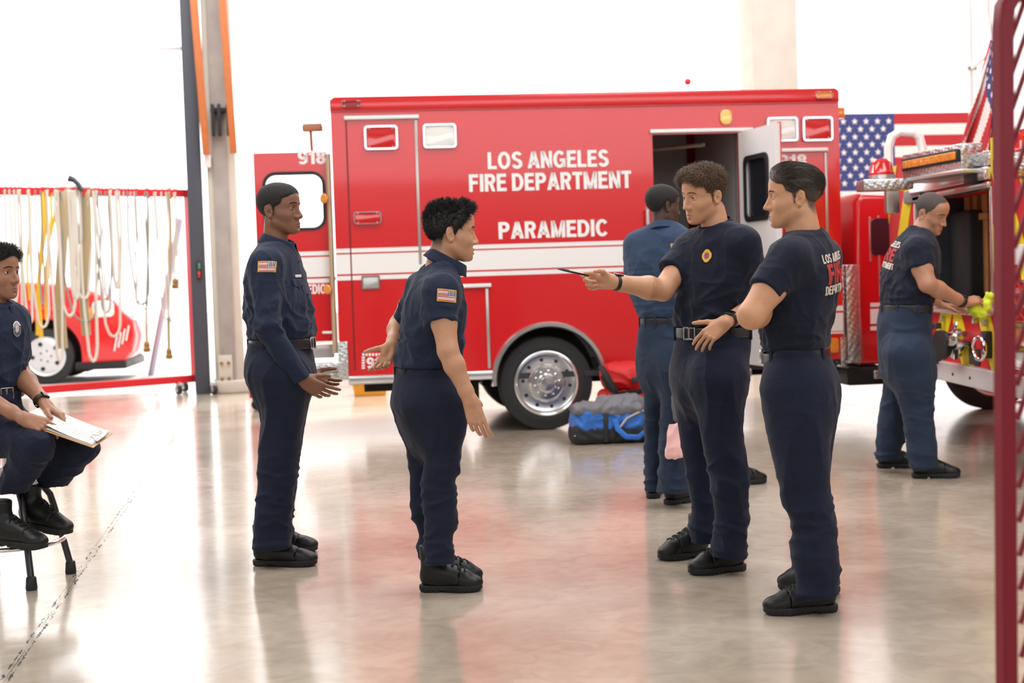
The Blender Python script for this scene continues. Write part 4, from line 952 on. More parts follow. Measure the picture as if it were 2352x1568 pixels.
# ------------------------------------------------------------------ frames of the place
class Frame:
    """vertical plane through point O with horizontal direction yaw; local x along, y away behind the plane, z up"""
    def __init__(s, O, yaw):
        s.O = np.array([O[0], O[1], 0.0]); s.ex = V(math.cos(yaw), math.sin(yaw), 0); s.ey = V(-math.sin(yaw), math.cos(yaw), 0)
        if s.ey@FW < 0: s.ey = -s.ey
        s.M = Matrix((( s.ex[0], s.ey[0], 0, s.O[0]), (s.ex[1], s.ey[1], 0, s.O[1]), (0, 0, 1, 0), (0, 0, 0, 1)))
    def xz(s, px, py, y=0.0):
        r = ray(px, py); k = ((s.O-CAM)@s.ey+y)/(r@s.ey); P = CAM+r*k-s.O; return P@s.ex, P[2]
    def rect(s, x0, y0, x1, y1, y=0.0):
        xc, yc = (x0+x1)/2, (y0+y1)/2
        a = s.xz(x0, yc, y)[0]; b = s.xz(x1, yc, y)[0]; t = s.xz(xc, y0, y)[1]; u = s.xz(xc, y1, y)[1]
        return min(a, b), u, max(a, b), t
    def w(s, x, y, z): return s.O+s.ex*x+s.ey*y+V(0, 0, z)
def rrect(x0, z0, x1, z1, r, n=6):
    out = []
    for cx, cz, a0 in ((x1-r, z1-r, 0), (x0+r, z1-r, 90), (x0+r, z0+r, 180), (x1-r, z0+r, 270)):
        for k in range(n+1): a = math.radians(a0+90*k/n); out.append((cx+r*math.cos(a), cz+r*math.sin(a)))
    return out
PR = lambda u, v, d: (u, d, v)
def rbox(p, c, h, r, R=None):
    q = p-np.asarray(c, float)
    if R is not None: q = q@R
    q = np.abs(q)-(np.asarray(h, float)-r); return np.sqrt((np.maximum(q, 0)**2).sum(1))+np.minimum(q.max(1), 0)-r
def sdf_obj(name, f, lo, hi, h, m, parent=None, fold=None, xf=None):
    v, fc = mesh_sdf(f, lo, hi, h)
    if fold:
        N = vnormals(v, fc)
        for a, fr, sd in fold: v = folds(v, N, a, fr, sd)
    if xf is not None: v = xf(v)
    return link(name, mesh_np(name, v, fc), m, parent)
G = dict(
 red=mat('engine_red_paint', (206, 22, 28), .22, coat=.6, spec=.5), red2=mat('dull_red_paint', (196, 30, 38), .4), white=mat('white_vinyl', (236, 234, 232), .35), text=mat('white_lettering', (240, 238, 236), .4),
 steel=mat('brushed_steel', (196, 194, 190), .3, .9), alu=mat('polished_aluminium', (214, 214, 214), .2, .9), chrome=PM['chrome'], tread=mat('black_tyre_rubber', (38, 38, 40), .75, bump=(40, .2, .01)), black=mat('black_plastic', (20, 20, 22), .5), dark=mat('dark_undercarriage', (30, 28, 28), .7),
 lensr=mat('red_lens', (200, 24, 24), .12, coat=1), lensw=mat('clear_lens', (232, 230, 224), .12, coat=1), lensa=mat('amber_lens', (226, 140, 40), .15, coat=1), glass=None, gasket=mat('black_gasket', (28, 28, 30), .5),
 grey=mat('grey_cabinet', (120, 122, 124), .5), lgrey=mat('pale_grey_laminate', (168, 168, 168), .5), dgrey=mat('dark_grey_panel', (48, 50, 56), .45), inner=mat('white_door_lining', (225, 225, 225), .4), yellow=mat('yellow_reflective', (236, 214, 24), .5, spec=.3), chevr=mat('red_reflective', (204, 24, 30), .5, spec=.3),
 wood=mat('pale_wood', (168, 112, 62), .6, var=(14, .2)), orange=mat('orange_painted_steel', (176, 98, 44), .5, var=(8, .15)), conc=mat('pale_concrete', (192, 186, 174), .85, bump=(18, .3, .01), var=(3, .16)), concd=mat('grey_steel_channel', (152, 146, 140), .7, var=(5, .3)), column=mat('dark_grey_steel_column', (62, 66, 76), .5), wall=mat('white_painted_wall', (236, 234, 230), .7, var=(.6, .02)),
 yel=mat('yellow_plastic', (222, 166, 40), .5), hose=mat('cream_hose_jacket', (198, 194, 182), .8, bump=(120, .3, .003)), hoseg=mat('grey_hose_jacket', (138, 138, 132), .8), hosey=mat('yellow_webbing', (230, 190, 50), .7), hoset=mat('tan_canvas', (166, 150, 116), .85, bump=(90, .4, .004)), brass=mat('brass', (150, 120, 70), .35, .8), rack=mat('rack_red_paint', (128, 16, 38), .42, spec=.4))
def diamond(name, rgb=(205, 205, 205), s=28):
    m = mat(name, rgb, .24, .9); nt = m.node_tree; L = nt.links.new; b = nt.nodes['Principled BSDF']; tc = nt.nodes.new('ShaderNodeTexCoord')
    mp = nt.nodes.new('ShaderNodeMapping'); mp.inputs['Rotation'].default_value = (math.radians(45), math.radians(45), math.radians(45)); mp.inputs['Scale'].default_value = (s, s, s)
    ck = nt.nodes.new('ShaderNodeTexVoronoi'); ck.inputs['Scale'].default_value = 1.0; ck.inputs['Randomness'].default_value = 0
    bp = nt.nodes.new('ShaderNodeBump'); bp.inputs['Distance'].default_value = .006; bp.inputs['Strength'].default_value = .9; bp.invert = True
    L(tc.outputs['Object'], mp.inputs['Vector']); L(mp.outputs['Vector'], ck.inputs['Vector']); L(ck.outputs['Distance'], bp.inputs['Height']); L(bp.outputs['Normal'], b.inputs['Normal']); return m
G['plate'] = diamond('diamond_plate')
def glass_mat():
    m = bpy.data.materials.new('window_glass'); m.use_nodes = True; nt = m.node_tree; nt.nodes.clear(); L = nt.links.new
    o = nt.nodes.new('ShaderNodeOutputMaterial'); t = nt.nodes.new('ShaderNodeBsdfTransparent'); g = nt.nodes.new('ShaderNodeBsdfGlossy'); x = nt.nodes.new('ShaderNodeMixShader'); fr = nt.nodes.new('ShaderNodeFresnel')
    g.inputs['Roughness'].default_value = .03; t.inputs['Color'].default_value = (.88, .91, .9, 1); fr.inputs['IOR'].default_value = 1.5
    L(fr.outputs[0], x.inputs[0]); L(t.outputs[0], x.inputs[1]); L(g.outputs[0], x.inputs[2]); L(x.outputs[0], o.inputs[0]); return m
G['glass'] = glass_mat()
def translucent():
    m = bpy.data.materials.new('translucent_white_panel'); m.use_nodes = True; nt = m.node_tree; nt.nodes.clear(); L = nt.links.new
    o = nt.nodes.new('ShaderNodeOutputMaterial'); t = nt.nodes.new('ShaderNodeBsdfTranslucent'); d = nt.nodes.new('ShaderNodeBsdfDiffuse'); x = nt.nodes.new('ShaderNodeMixShader'); x.inputs[0].default_value = .35
    t.inputs['Color'].default_value = (.93, .93, .93, 1); d.inputs['Color'].default_value = (.9, .9, .9, 1); L(t.outputs[0], x.inputs[1]); L(d.outputs[0], x.inputs[2]); L(x.outputs[0], o.inputs[0]); return m
# ------------------------------------------------------------------ the building
B = Frame(at(450, 900, 18.0), math.radians(9.4)); BP = B
def struct(name, mb, m): o = mb.build(name, m); o['kind'] = 'structure'; return o
def floor_mat():
    m = bpy.data.materials.new('polished_concrete_floor'); m.use_nodes = True; nt = m.node_tree; L = nt.links.new; b = nt.nodes['Principled BSDF']; N = nt.nodes.new
    tc = N('ShaderNodeTexCoord'); geo = N('ShaderNodeNewGeometry')
    def noise_(sc, det, dist=0, rot=None, scl=None):
        n = N('ShaderNodeTexNoise'); n.inputs['Scale'].default_value = sc; n.inputs['Detail'].default_value = det; n.inputs['Distortion'].default_value = dist
        if scl: mp = N('ShaderNodeMapping'); mp.inputs['Scale'].default_value = scl; mp.inputs['Rotation'].default_value = (0, 0, rot or 0); L(geo.outputs['Position'], mp.inputs['Vector']); L(mp.outputs[0], n.inputs['Vector'])
        else: L(geo.outputs['Position'], n.inputs['Vector'])
        return n.outputs['Fac']
    cr = N('ShaderNodeValToRGB'); cr.color_ramp.elements[0].position = .30; cr.color_ramp.elements[0].color = (*lin((166, 152, 134)), 1); cr.color_ramp.elements[1].position = .70; cr.color_ramp.elements[1].color = (*lin((200, 187, 169)), 1)
    a = noise_(1.1, 8, .6); L(a, cr.inputs[0])
    c2 = N('ShaderNodeMixRGB'); c2.blend_type = 'MULTIPLY'; c2.inputs[0].default_value = .34; s = noise_(7, 9, 1.2); cr2 = N('ShaderNodeValToRGB'); cr2.color_ramp.elements[0].position = .35; cr2.color_ramp.elements[0].color = (.55, .53, .5, 1); cr2.color_ramp.elements[1].position = .6; cr2.color_ramp.elements[1].color = (1, 1, 1, 1)
    L(s, cr2.inputs[0]); L(cr.outputs[0], c2.inputs[1]); L(cr2.outputs[0], c2.inputs[2])
    # expansion joint with chipped twin edges
    def crack(P0, P1, w, off, brk, amp):
        d = (P1-P0)/np.linalg.norm(P1-P0); n = V(-d[1], d[0], 0)
        dp = N('ShaderNodeVectorMath'); dp.operation = 'DOT_PRODUCT'; dp.inputs[1].default_value = n; L(geo.outputs['Position'], dp.inputs[0])
        nz = noise_(24, 5); ma = N('ShaderNodeMath'); ma.operation = 'MULTIPLY_ADD'; ma.inputs[1].default_value = amp; ma.inputs[2].default_value = -(P0@n)-off-amp*.5; L(nz, ma.inputs[0])
        sb = N('ShaderNodeMath'); sb.operation = 'ADD'; L(dp.outputs['Value'], sb.inputs[0]); L(ma.outputs[0], sb.inputs[1])
        ab = N('ShaderNodeMath'); ab.operation = 'ABSOLUTE'; L(sb.outputs[0], ab.inputs[0])
        wn = noise_(brk, 3); wm = N('ShaderNodeMapRange'); wm.inputs['From Min'].default_value = .42; wm.inputs['From Max'].default_value = .72; wm.inputs['To Min'].default_value = 0; wm.inputs['To Max'].default_value = w; L(wn, wm.inputs['Value'])
        lt = N('ShaderNodeMath'); lt.operation = 'LESS_THAN'; L(ab.outputs[0], lt.inputs[0]); L(wm.outputs[0], lt.inputs[1]); return lt.outputs[0]
    P0, P1 = ground(20, 1548), ground(360, 1060)
    masks = [crack(P0, P1, .0075, .014, 13, .035), crack(P0, P1, .0075, -.012, 11, .035), crack(P0, P1, .0028, 0, 3, .02)]
    Q0, Q1 = ground(0, 1278), ground(208, 1264); dq = (Q1-Q0)/np.linalg.norm(Q1-Q0)
    q = crack(Q0, Q1, .007, 0, 4, .02)
    lim = N('ShaderNodeVectorMath'); lim.operation = 'DOT_PRODUCT'; lim.inputs[1].default_value = dq; L(geo.outputs['Position'], lim.inputs[0])
    l2 = N('ShaderNodeMath'); l2.operation = 'LESS_THAN'; l2.inputs[1].default_value = float(Q1@dq); L(lim.outputs['Value'], l2.inputs[0]); l3 = N('ShaderNodeMath'); l3.operation = 'MULTIPLY'; L(l2.outputs[0], l3.inputs[0]); L(q, l3.inputs[1]); masks.append(l3.outputs[0])
    mk = masks[0]
    for o in masks[1:]: x = N('ShaderNodeMath'); x.operation = 'MAXIMUM'; L(mk, x.inputs[0]); L(o, x.inputs[1]); mk = x.outputs[0]
    c3 = N('ShaderNodeMixRGB'); L(mk, c3.inputs[0]); L(c2.outputs[0], c3.inputs[1]); c3.inputs[2].default_value = (.03, .03, .033, 1); L(c3.outputs[0], b.inputs['Base Color'])
    rr = N('ShaderNodeMapRange'); rr.inputs['To Min'].default_value = .10; rr.inputs['To Max'].default_value = .25; L(noise_(2.3, 8, .8), rr.inputs['Value'])
    r2 = N('ShaderNodeMath'); r2.operation = 'MAXIMUM'; L(rr.outputs[0], r2.inputs[0]); L(mk, r2.inputs[1]); L(r2.outputs[0], b.inputs['Roughness'])
    b.inputs['Specular IOR Level'].default_value = .8; b.inputs['Coat Weight'].default_value = .35; b.inputs['Coat Roughness'].default_value = .12
    bp = N('ShaderNodeBump'); bp.inputs['Strength'].default_value = .05; bp.inputs['Distance'].default_value = .02; L(noise_(5, 10, 1), bp.inputs['Height']); L(bp.outputs[0], b.inputs['Normal'])
    return m
def building():
    m = MB(B.M); m.box((-14, -24, -.12), (14, .35, 0)); struct('floor', m, floor_mat())
    m = MB(B.M); m.box((-60, .35, -.14), (60, 60, -.01)); struct('ground_outside', m, mat('pale_yard_concrete', (200, 196, 190), .9, var=(.8, .06)))
    m = MB(B.M); m.box((-14, -24, 7.2), (14, .35, 7.4)); struct('ceiling', m, mat('white_ceiling', (214, 214, 214), .9))
    m = MB(B.M); m.box((-14.3, -24, 0), (-14, .35, 7.2)); struct('wall_left', m, G['wall'])
    m = MB(B.M); m.box((14, -24, 0), (14.3, .35, 7.2)); struct('wall_right', m, G['wall'])
    x = lambda px, py=300: B.xz(px, py)[0]
    m = MB(B.M); m.box((-14, -24.3, 0), (14, -24, 3.4)); m.box((-14, -24.3, 6.0), (14, -24, 7.2)); struct('wall_front', m, mat('front_wall_paint', (150, 148, 144), .8))  # unseen wall behind the camera, added to cut front fill; band left open
    # back wall: header above the bays, the wall pier by the flag
    m = MB(B.M); m.box((-14, 0, 5.4), (14, .35, 7.2)); m.box((-14, 0, 0), (-9.5, .35, 5.4)); m.box((x(545), .1, 0), (x(1722), .3, .95)); struct('wall_back', m, G['wall'])
    m = MB(B.M); m.box((x(1824), .1, 0), (14, .14, 5.4)); struct('backlit_wall', m, translucent())  # white wall made translucent so daylight from behind brightens it
    # steel door column
    a, b_ = x(434, 450), x(466, 450); m = MB(B.M); m.box((a, -.35, 0), (b_, .02, 5.4), .01); o = m.build('door_column', G['column']); o['kind'] = 'structure'
    m = MB(B.M); r = B.rect(452, 598, 462, 640, -.37); m.box((r[0], -.39, r[1]), (r[2], -.35, r[3]), .01); cs = m.build('door_switch_box', G['black']); tag(cs, 'small black switch box with red and green buttons on the dark column', 'switch')
    for py, mm in ((611, mat('green_button', (50, 140, 110), .4)), (630, G['lensr'])):
        m = MB(B.M); r = B.rect(455, py-7, 460, py+7, -.39); m.box((r[0], -.40, r[1]), (r[2], -.388, r[3]), .003); m.build('push_button', mm, cs)
    # concrete pillar with steel channel
    a, b_ = x(480, 450), x(545, 450); m = MB(B.M); m.box((a, -.30, 0), (b_, .35, 5.4), .02); m.box((a-.04, -.42, 0), (b_+.16, -.0, .16), .02); struct('pillar', m, G['conc'])
    a, b_ = x(494, 450), x(527, 450); m = MB(B.M); m.box((a, -.34, .16), (b_, -.29, 5.4), .005); struct('pillar_channel', m, G['concd'])
    m = MB(B.M); r = B.rect(502, 815, 534, 886, -.36); m.box((r[0], -.38, r[1]), (r[2], -.34, r[3]), .004); bp = m.build('bolted_base_plate', G['conc']); tag(bp, 'cream bolted base plate at the foot of the pillar', 'bracket')
    for i in (.25, .75):
        for j in (.25, .75):
            m = MB(B.M); m.lathe([(0, .022), (.03, .022), (.035, .015)], (r[0]+(r[2]-r[0])*i, -.38, r[1]+(r[3]-r[1])*j), (0, -1, 0), 6); m.build('bolt', G['brass'], bp)
    # orange swing arms
    for (x0, y0), (x1, y1), lab in (((445, 0), (474, 355), 'orange steel swing arm on the left of the pillar channel'), ((511, 0), (537, 352), 'orange steel swing arm on the right of the pillar channel')):
        p0 = B.xz(x0-6, y0-80, -.5); p1 = B.xz(x1, y1, -.5); m = MB(B.M)
        w = .048; m.prism([(p0[0]-w, p0[1]), (p0[0]+w, p0[1]), (p1[0]+w*.9, p1[1]), (p1[0]-w*.9, p1[1])], -.56, -.46, PR, .006)
        tag(m.build('swing_arm', G['orange']), lab, 'steel arm')
    r = B.rect(484, 240, 534, 312, -.42); e = empty('arm_bracket', B.w((r[0]+r[2])/2, -.4, (r[1]+r[3])/2), 'dark hinge bracket joining the two orange arms to the pillar', 'bracket')
    m = MB(B.M); m.box((r[0], -.46, r[3]-.10), (r[2], -.34, r[3]-.04), .01); m.build('bracket_bar', G['dark'], e)
    for t in (.1, .4, .8): m = MB(B.M); X = r[0]+(r[2]-r[0])*t; m.box((X-.02, -.50, r[1]), (X+.02, -.38, r[3]), .006); m.build('bracket_lug', G['dark'], e)
    r = B.rect(468, 355, 484, 385, -.4); m = MB(B.M); m.box((r[0], -.42, r[1]), (r[2], -.32, r[3]), .01); tag(m.build('sensor_box', G['white']), 'small white sensor box under the left orange arm', 'sensor')
    # right pillar
    a, b_ = x(1722), x(1824); m = MB(B.M); m.box((a, -.2, 0), (b_, .35, 5.4), .02); struct('pillar', m, G['conc'])
    # lifted door: bottom bar
    z = B.xz(200, 112, .15)[1]; m = MB(B.M); m.box((-9.5, .12, z-.02), (x(428), .2, z+.02), .005); d = m.build('door_1', mat('pale_door_bar', (222, 222, 222), .6)); d['kind'] = 'structure'
    # small round wall lamp above the roof line
    p = at(1579, 188, 17.5); m = MB(); m.lathe([(0, .03), (.02, .045), (.04, .04), (.055, .01)], p, (0, -1, 0), 16); tag(m.build('indicator_lamp', G['lensr']), 'tiny round red lamp above the ambulance roof', 'lamp')
    m = MB(); m.tube([p+V(0, .03, 0), p+V(0, .03, .3)], .012, 8); tag(m.build('lamp_wire', G['lensw']), 'thin pale wire holding the tiny red lamp', 'wire')
    # white conduit at right
    p0, p1 = at(2226, -60, 16), at(2230, 205, 16); e = empty('conduit_pole', p1, 'thin white pole standing behind the slanted flag', 'pole'); m = MB(); m.tube([p0, p1+V(0, 0, -1.2)], .028, 12); m.build('pole_tube', G['white'], e); m = MB(); m.tube([at(2222, 155, 15.9), at(2242, 155, 15.9)], .035, 10); m.build('pole_clamp', G['steel'], e)
    m = MB(); m.tube([at(2229, 160, 15.95), at(2262, 132, 15.4)], .02, 8); m.build('pole_brace', G['white'], e)
# ------------------------------------------------------------------ flags
def star(cx, cz, r): return [(cx+r*(1 if k % 2 == 0 else .40)*math.sin(k*math.pi/5), cz+r*(1 if k % 2 == 0 else .40)*math.cos(k*math.pi/5)) for k in range(10)]
def wall_flag():
    y = -.06; x0, z1 = B.xz(1925, 262, y); xc = B.xz(2055, 340, y)[0]; z0 = B.xz(1990, 438, y)[1]; sh = (z1-z0)/7; x1 = B.xz(2300, 330, y)[0]
    e = empty('american_flag', B.w(x0, y, z1), 'american flag stretched flat on the white wall right of the ambulance', 'flag')
    xe = x0-(1.0)*0; x0 = xc-(xc-x0)*1.22
    for k in range(8):
        m = MB(B.M); a = xc if k < 7 else x0; m.box((a, y-.004, z1-sh*(k+1)), (x1, y+.004, z1-sh*k)); m.build('stripe', PM['fred'] if k % 2 == 0 else PM['fwhite'], e, label='red stripe' if k % 2 == 0 else 'white stripe')
    m = MB(B.M); m.box((x0, y-.004, z0), (xc, y+.004, z1)); c = m.build('canton', PM['fblue'], e)
    for r in range(9):
        for q in range(6 if r % 2 == 0 else 5):
            cx = x0+(xc-x0)*((q*2+1+(r % 2))/12); cz = z1-(z1-z0)*(r+1)/10; m = MB(B.M); m.prism(star(cx, cz, .048), y-.010, y-.005, PR); m.build('star', PM['fwhite'], c)
def draped_flag():
    # hangs slanting beside the engine
    e = empty('draped_flag', at(2250, 340, 12.6), 'american flag hanging in slanted folds above the fire engine', 'flag')
    A, Bq, C, Dq = at(2275, 92, 12.4), at(2300, 100, 12.2), at(2203, 330, 12.6), at(2300, 362, 12.2)
    nu, nv = 60, 70; vs = []; fs = []; ms = []
    for j in range(nv+1):
        t = j/nv
        for i in range(nu+1):
            s = i/nu; L = A*(1-t)+C*t; R = Bq*(1-t)+Dq*t; p = L*(1-s)+R*s
            p = p+V(0, -1, 0)*(.05*math.sin(s*11+t*2)+.02*math.sin(s*23))*(.3+t); vs.append(tuple(p))
    for j in range(nv):
        for i in range(nu):
            k = j*(nu+1)+i; fs.append((k, k+1, k+nu+2, k+nu+1)); s, t = (i+.5)/nu, (j+.5)/nv; w = s*.62+(1-t)*.55
            if w > .58 and t < .78:
                q = (math.sin(s*34)*math.sin(t*42)); ms.append(1 if q > .55 else 2)
            else: ms.append(0 if int((s*.9+t*.35)*8) % 2 == 0 else 1)
    me = bpy.data.meshes.new('cloth'); me.from_pydata(vs, [], fs); o = link('cloth', me, [PM['fred'], PM['fwhite'], PM['fblue']], e); me.polygons.foreach_set('material_index', ms); s = o.modifiers.new('t', 'SOLIDIFY'); s.thickness = .004
    m = MB(); m.tube([at(2268, -80, 12.6), at(2268, 30, 12.6), at(2282, 100, 12.4), at(2300, 120, 12.2)], .02, 10); m.build('flag_pole', G['white'], e)
# ------------------------------------------------------------------ ambulance
def light_unit(name, Fm, r, lens, parent, y=-.0, d=.035, rad_=.03, label=None):
    x0, z0, x1, z1 = r; m = MB(Fm.M); w = min(x1-x0, z1-z0)
    o = rrect(x0, z0, x1, z1, rad_); i = rrect(x0+w*.10, z0+w*.10, x1-w*.10, z1-w*.10, rad_*.7)
    n = len(o); vs = [(u, y, v) for u, v in o]+[(u, y-d, v) for u, v in rrect(x0+.006, z0+.006, x1-.006, z1-.006, rad_*.9)]+[(u, y-d, v) for u, v in i]+[(u, y-d*.45, v) for u, v in i]
    fs = [[k*n+q, k*n+(q+1) % n, (k+1)*n+(q+1) % n, (k+1)*n+q] for k in range(3) for q in range(n)]
    m.add(vs, fs); f = m.build(name, G['chrome'], parent, label=label)
    m = MB(Fm.M); m.prism(rrect(x0+w*.11, z0+w*.11, x1-w*.11, z1-w*.11, rad_*.7), y-d*.75, y-.001, PR, .006); L = m.build('lens', lens, f)
    for sx in (.17, .83):
        for sz in (.15, .85): m = MB(Fm.M); m.lathe([(0, .006), (.004, .005)], (x0+(x1-x0)*sx, y-d, z0+(z1-z0)*sz), (0, -1, 0), 8); m.build('screw', G['steel'], f)
    return f
def wheel(parent, c, axis, R, rim, width, M_=None, face=1, plain=False):
    """c centre of the outer face, axis pointing out"""
    b = MB(); ax = Vector(axis).normalized(); w = width
    prof = [(-w, rim*.98), (-w, R*.86), (-w*.93, R*.97), (-w*.8, R), (-w*.2, R), (-w*.07, R*.975), (-.012, R*.90), (0, R*.80), (.004, R*.74), (-.002, rim*1.08), (-.02, rim*.985), (-.05, rim*.95)]
    b.lathe(prof, c, ax, 72); t = b.build('tyre', G['tread'], parent)
    b = MB(); 
    rp = [(-w*.6, rim*1.0), (-.004, rim*1.06), (.008, rim*1.075), (.010, rim*1.03), (.004, rim*.99), (-.010, rim*.95), (-.014, rim*.90), (-.016, rim*.64), (-.004, rim*.60), (.016, rim*.52), (.018, rim*.33), (.045, rim*.29), (.062, rim*.22), (.066, 1e-3)]
    if plain: rp = [(-w*.6, rim*.94), (-.006, rim*.97), (.006, rim*1.0), (-.01, rim*.9), (.01, rim*.75), (.0, rim*.5), (.02, rim*.2), (.022, 1e-3)]
    b.lathe(rp, c, ax, 72); r = b.build('wheel_rim', mat('polished_wheel_alloy', (226, 226, 226), .17, .95) if not plain else mat('painted_alloy', (214, 214, 214), .35, .4), parent)
    a = ax.orthogonal().normalized(); 
    a = (Vector((0, 0, 1))-ax*ax.z).normalized(); q = ax.cross(a); c = Vector(c)
    n = 10 if not plain else 5
    for k in range(n):
        th = 2*math.pi*(k+.3)/n; p = c+(a*math.cos(th)+q*math.sin(th))*rim*(.78 if not plain else .66)
        b = MB(); rr = rim*(.060 if not plain else .11); b.lathe([(-.03 if not plain else -.004, rr), (-.0125 if not plain else .012, rr*1.0)], p, ax, 20); b.build('hand_hole', G['black'], r)
        if not plain:
            p = c+(a*math.cos(th+.3)+q*math.sin(th+.3))*rim*.41; b = MB(); b.lathe([(.014, rim*.045), (.036, rim*.04), (.042, rim*.02)], p, ax, 6); b.build('wheel_nut', G['chrome'], r)
        else:
            p = c+(a*math.cos(th+.6)+q*math.sin(th+.6))*rim*.28; b = MB(); b.lathe([(.0, rim*.05), (.022, rim*.045)], p, ax, 8); b.build('wheel_nut', G['black'], r)
VF = Frame(at(1257, 875, 12.2), math.radians(6.2))
def ambulance():
    A = VF; e = empty('ambulance', A.w(0, 1.1, 0), 'red and white ambulance parked side-on with its side door open', 'ambulance')
    X = lambda px, py=500: A.xz(px, py)[0]; Z = lambda px, py: A.xz(px, py)[1]
    x0, x1 = X(768), X(1932, 520); zt = (Z(768, 236)+Z(1925, 213))/2; zb = Z(960, 862); T = .05
    dx0, dx1 = X(1505, 560), X(1702, 560); dz1 = Z(1620, 307); dz0 = Z(1620, 838)
    cx, cz = A.xz(1262, 872); ra = .455
    # side with wheel arch
    arch = [(cx+ra*math.cos(math.radians(a)), cz+ra*math.sin(math.radians(a))) for a in range(180, -1, -6)]; arch = [(cx-ra, zb)]+[p for p in arch if p[1] > zb]+[(cx+ra, zb)]
    m = MB(A.M); m.prism([(x0, zt), (x0, zb)]+arch+[(dx0, zb), (dx0, zt)], 0, T, PR); m.prism([(dx0, zt), (dx0, dz1), (dx1, dz1), (dx1, zt)], 0, T, PR); m.prism([(dx1, zt), (dx1, zb), (x1, zb), (x1, zt)], 0, T, PR); m.prism([(dx0, zb), (dx1, zb), (dx1, dz0-.02), (dx0, dz0-.02)], 0, T, PR)
    W = 2.3
    m.box((x0, T, zb), (x0+T, W, zt)); m.box((x1-T, T, zb), (x1, W, zt)); m.box((x0, W-T, zb), (x1, W, zt)); m.box((x0+T, T, zt-T), (x1-T, W-T, zt))
    m.build('module_body', G['red'], e)
    m = MB(A.M); rf = .05   # roof cap with rolled edge
    m.prism([(x0-.004, zt-.07), (x1+.004, zt-.07), (x1+.004, zt+.02), (x1-.03, zt+.045), (x0+.03, zt+.045), (x0-.004, zt+.02)], -.012, W+.01, PR, .012); m.build('roof_cap', G['red'], e)
    m = MB(A.M); m.box((x0+.01, -.010, zt-.085), (x1-.01, .0, zt-.075)); m.build('drip_rail', G['red2'], e)
    m = MB(A.M); m.tube([(X(1020), .5, zt+.04), (X(1040), .5, zt+.075), (X(1440), .5, zt+.075), (X(1460), .5, zt+.04)], .03, 8); m.build('roof_vent', G['red'], e)
    # interior
    m = MB(A.M); m.box((dx0-1.3, T+.001, dz0-.06), (x1-T, W-T, dz0-.01)); m.build('cabin_floor', G['dgrey'], e)
    m = MB(A.M); m.box((dx0-1.2, W-T-.45, dz0), (X(1600), W-T, dz1+.1), .01); m.build('cabin_cabinet', G['grey'], e)
    m = MB(A.M); m.box((X(1500), W-T-.50, dz1-.55), (X(1572), W-T-.45, dz1-.12), .01); m.build('cabin_window', G['dgrey'], e)
    m = MB(A.M); m.box((X(1605), W-T-.35, dz0), (X(1700), W-T, dz1+.2), .01); m.build('cabin_cabinet', G['lgrey'], e)
    m = MB(A.M); m.box((X(1500), W-T-.62, dz1-1.05), (X(1600), W-T-.45, dz1-.95), .01); m.build('cabin_shelf', G['lgrey'], e)
    m = MB(A.M); m.tube([(X(1575), 1.2, dz1-.02), (X(1660), .6, dz1-.04)], .018, 8); m.build('cabin_rail', G['lensw'], e)
    m = MB(A.M); m.box((X(1560), 1.2, dz0), (X(1680), 1.7, dz0+.75), .06); m.build('cabin_seat', G['dgrey'], e)
    m = MB(A.M); m.box((X(1712), W-T-.5, dz0), (x1-T, .30, dz1+.2), .01); m.build('cabin_partition', G['lgrey'], e)
    # stripes
    def stripe(px0, px1, rows, parent=e, Fm=A, y=0.0, nm='stripe'):
        for (ya, yb) in rows:
            xa = Fm.xz(px0, ya, y)[0]; xb = Fm.xz(px1, ya, y)[0]; k = 1100
            za = Fm.xz(k, ya, y)[1]; zc = Fm.xz(k, yb, y)[1]; m = MB(Fm.M); m.box((xa, y-.003, zc), (xb, y-.0005, za)); m.build(nm, G['white'], parent, label='white stripe')
    rows = [(562, 571.5), (575, 620), (624, 634)]
    stripe(769, 1504, rows)
    # doors and seams
    def seam(pts, w, m_, nm):
        m = MB(A.M); q = [A.xz(*p) for p in pts]
        for a, b_ in zip(q[:-1], q[1:]): m.box((min(a[0], b_[0])-w, -.009, min(a[1], b_[1])-w), (max(a[0], b_[0])+w, -.001, max(a[1], b_[1])+w), .002)
        return m.build(nm, m_, e)
    for (pa, pb) in (((957, 275), (963, 606)), ((1121, 662), (1121, 845)), ((1900, 350), (1900, 700))): 
        a, b_ = A.xz(*pa), A.xz(*pb); m = MB(A.M); xm = (a[0]+b_[0])/2; m.box((xm-.012, -.010, b_[1]), (xm+.012, -.001, a[1]), .003); m.build('trim_or_reflection', G['steel'], e)
    for (pa, pb) in (((800, 278), (810, 850)), ((1757, 345), (1760, 840))):
        a, b_ = A.xz(*pa), A.xz(*pb); xm = (a[0]+b_[0])/2; m = MB(A.M); m.box((xm-.006, -.004, b_[1]-.001), (xm+.006, -.001, a[1]), .001); m.build('panel_gap', mat('dark_red_seam', (120, 14, 20), .6), e)
    for (p, q) in (((790, 270), (962, 270)), ((1045, 656), (1128, 656)), ((1492, 300), (1728, 300)), ((1763, 345), (1900, 345))):
        a, b_ = A.xz(*p), A.xz(*q); z = (a[1]+b_[1])/2; m = MB(A.M); m.box((a[0], -.035, z-.016), (b_[0], -.0, z+.016), .008); m.build('rain_gutter', G['white'], e, label='white gutter strip')
    # arch trim, bottom rail
    m = MB(A.M); n = 40; vs = []; r1, r2 = ra-.005, ra+.048
    for k in range(n+1):
        a = math.radians(-4+188*k/n); c, s = math.cos(a), math.sin(a)
        for r, y in ((r1, .08), (r1, -.02), (r1+.012, -.045), (r2-.012, -.045), (r2, -.02), (r2, .0)): vs.append((cx+r*c, y, cz+r*s))
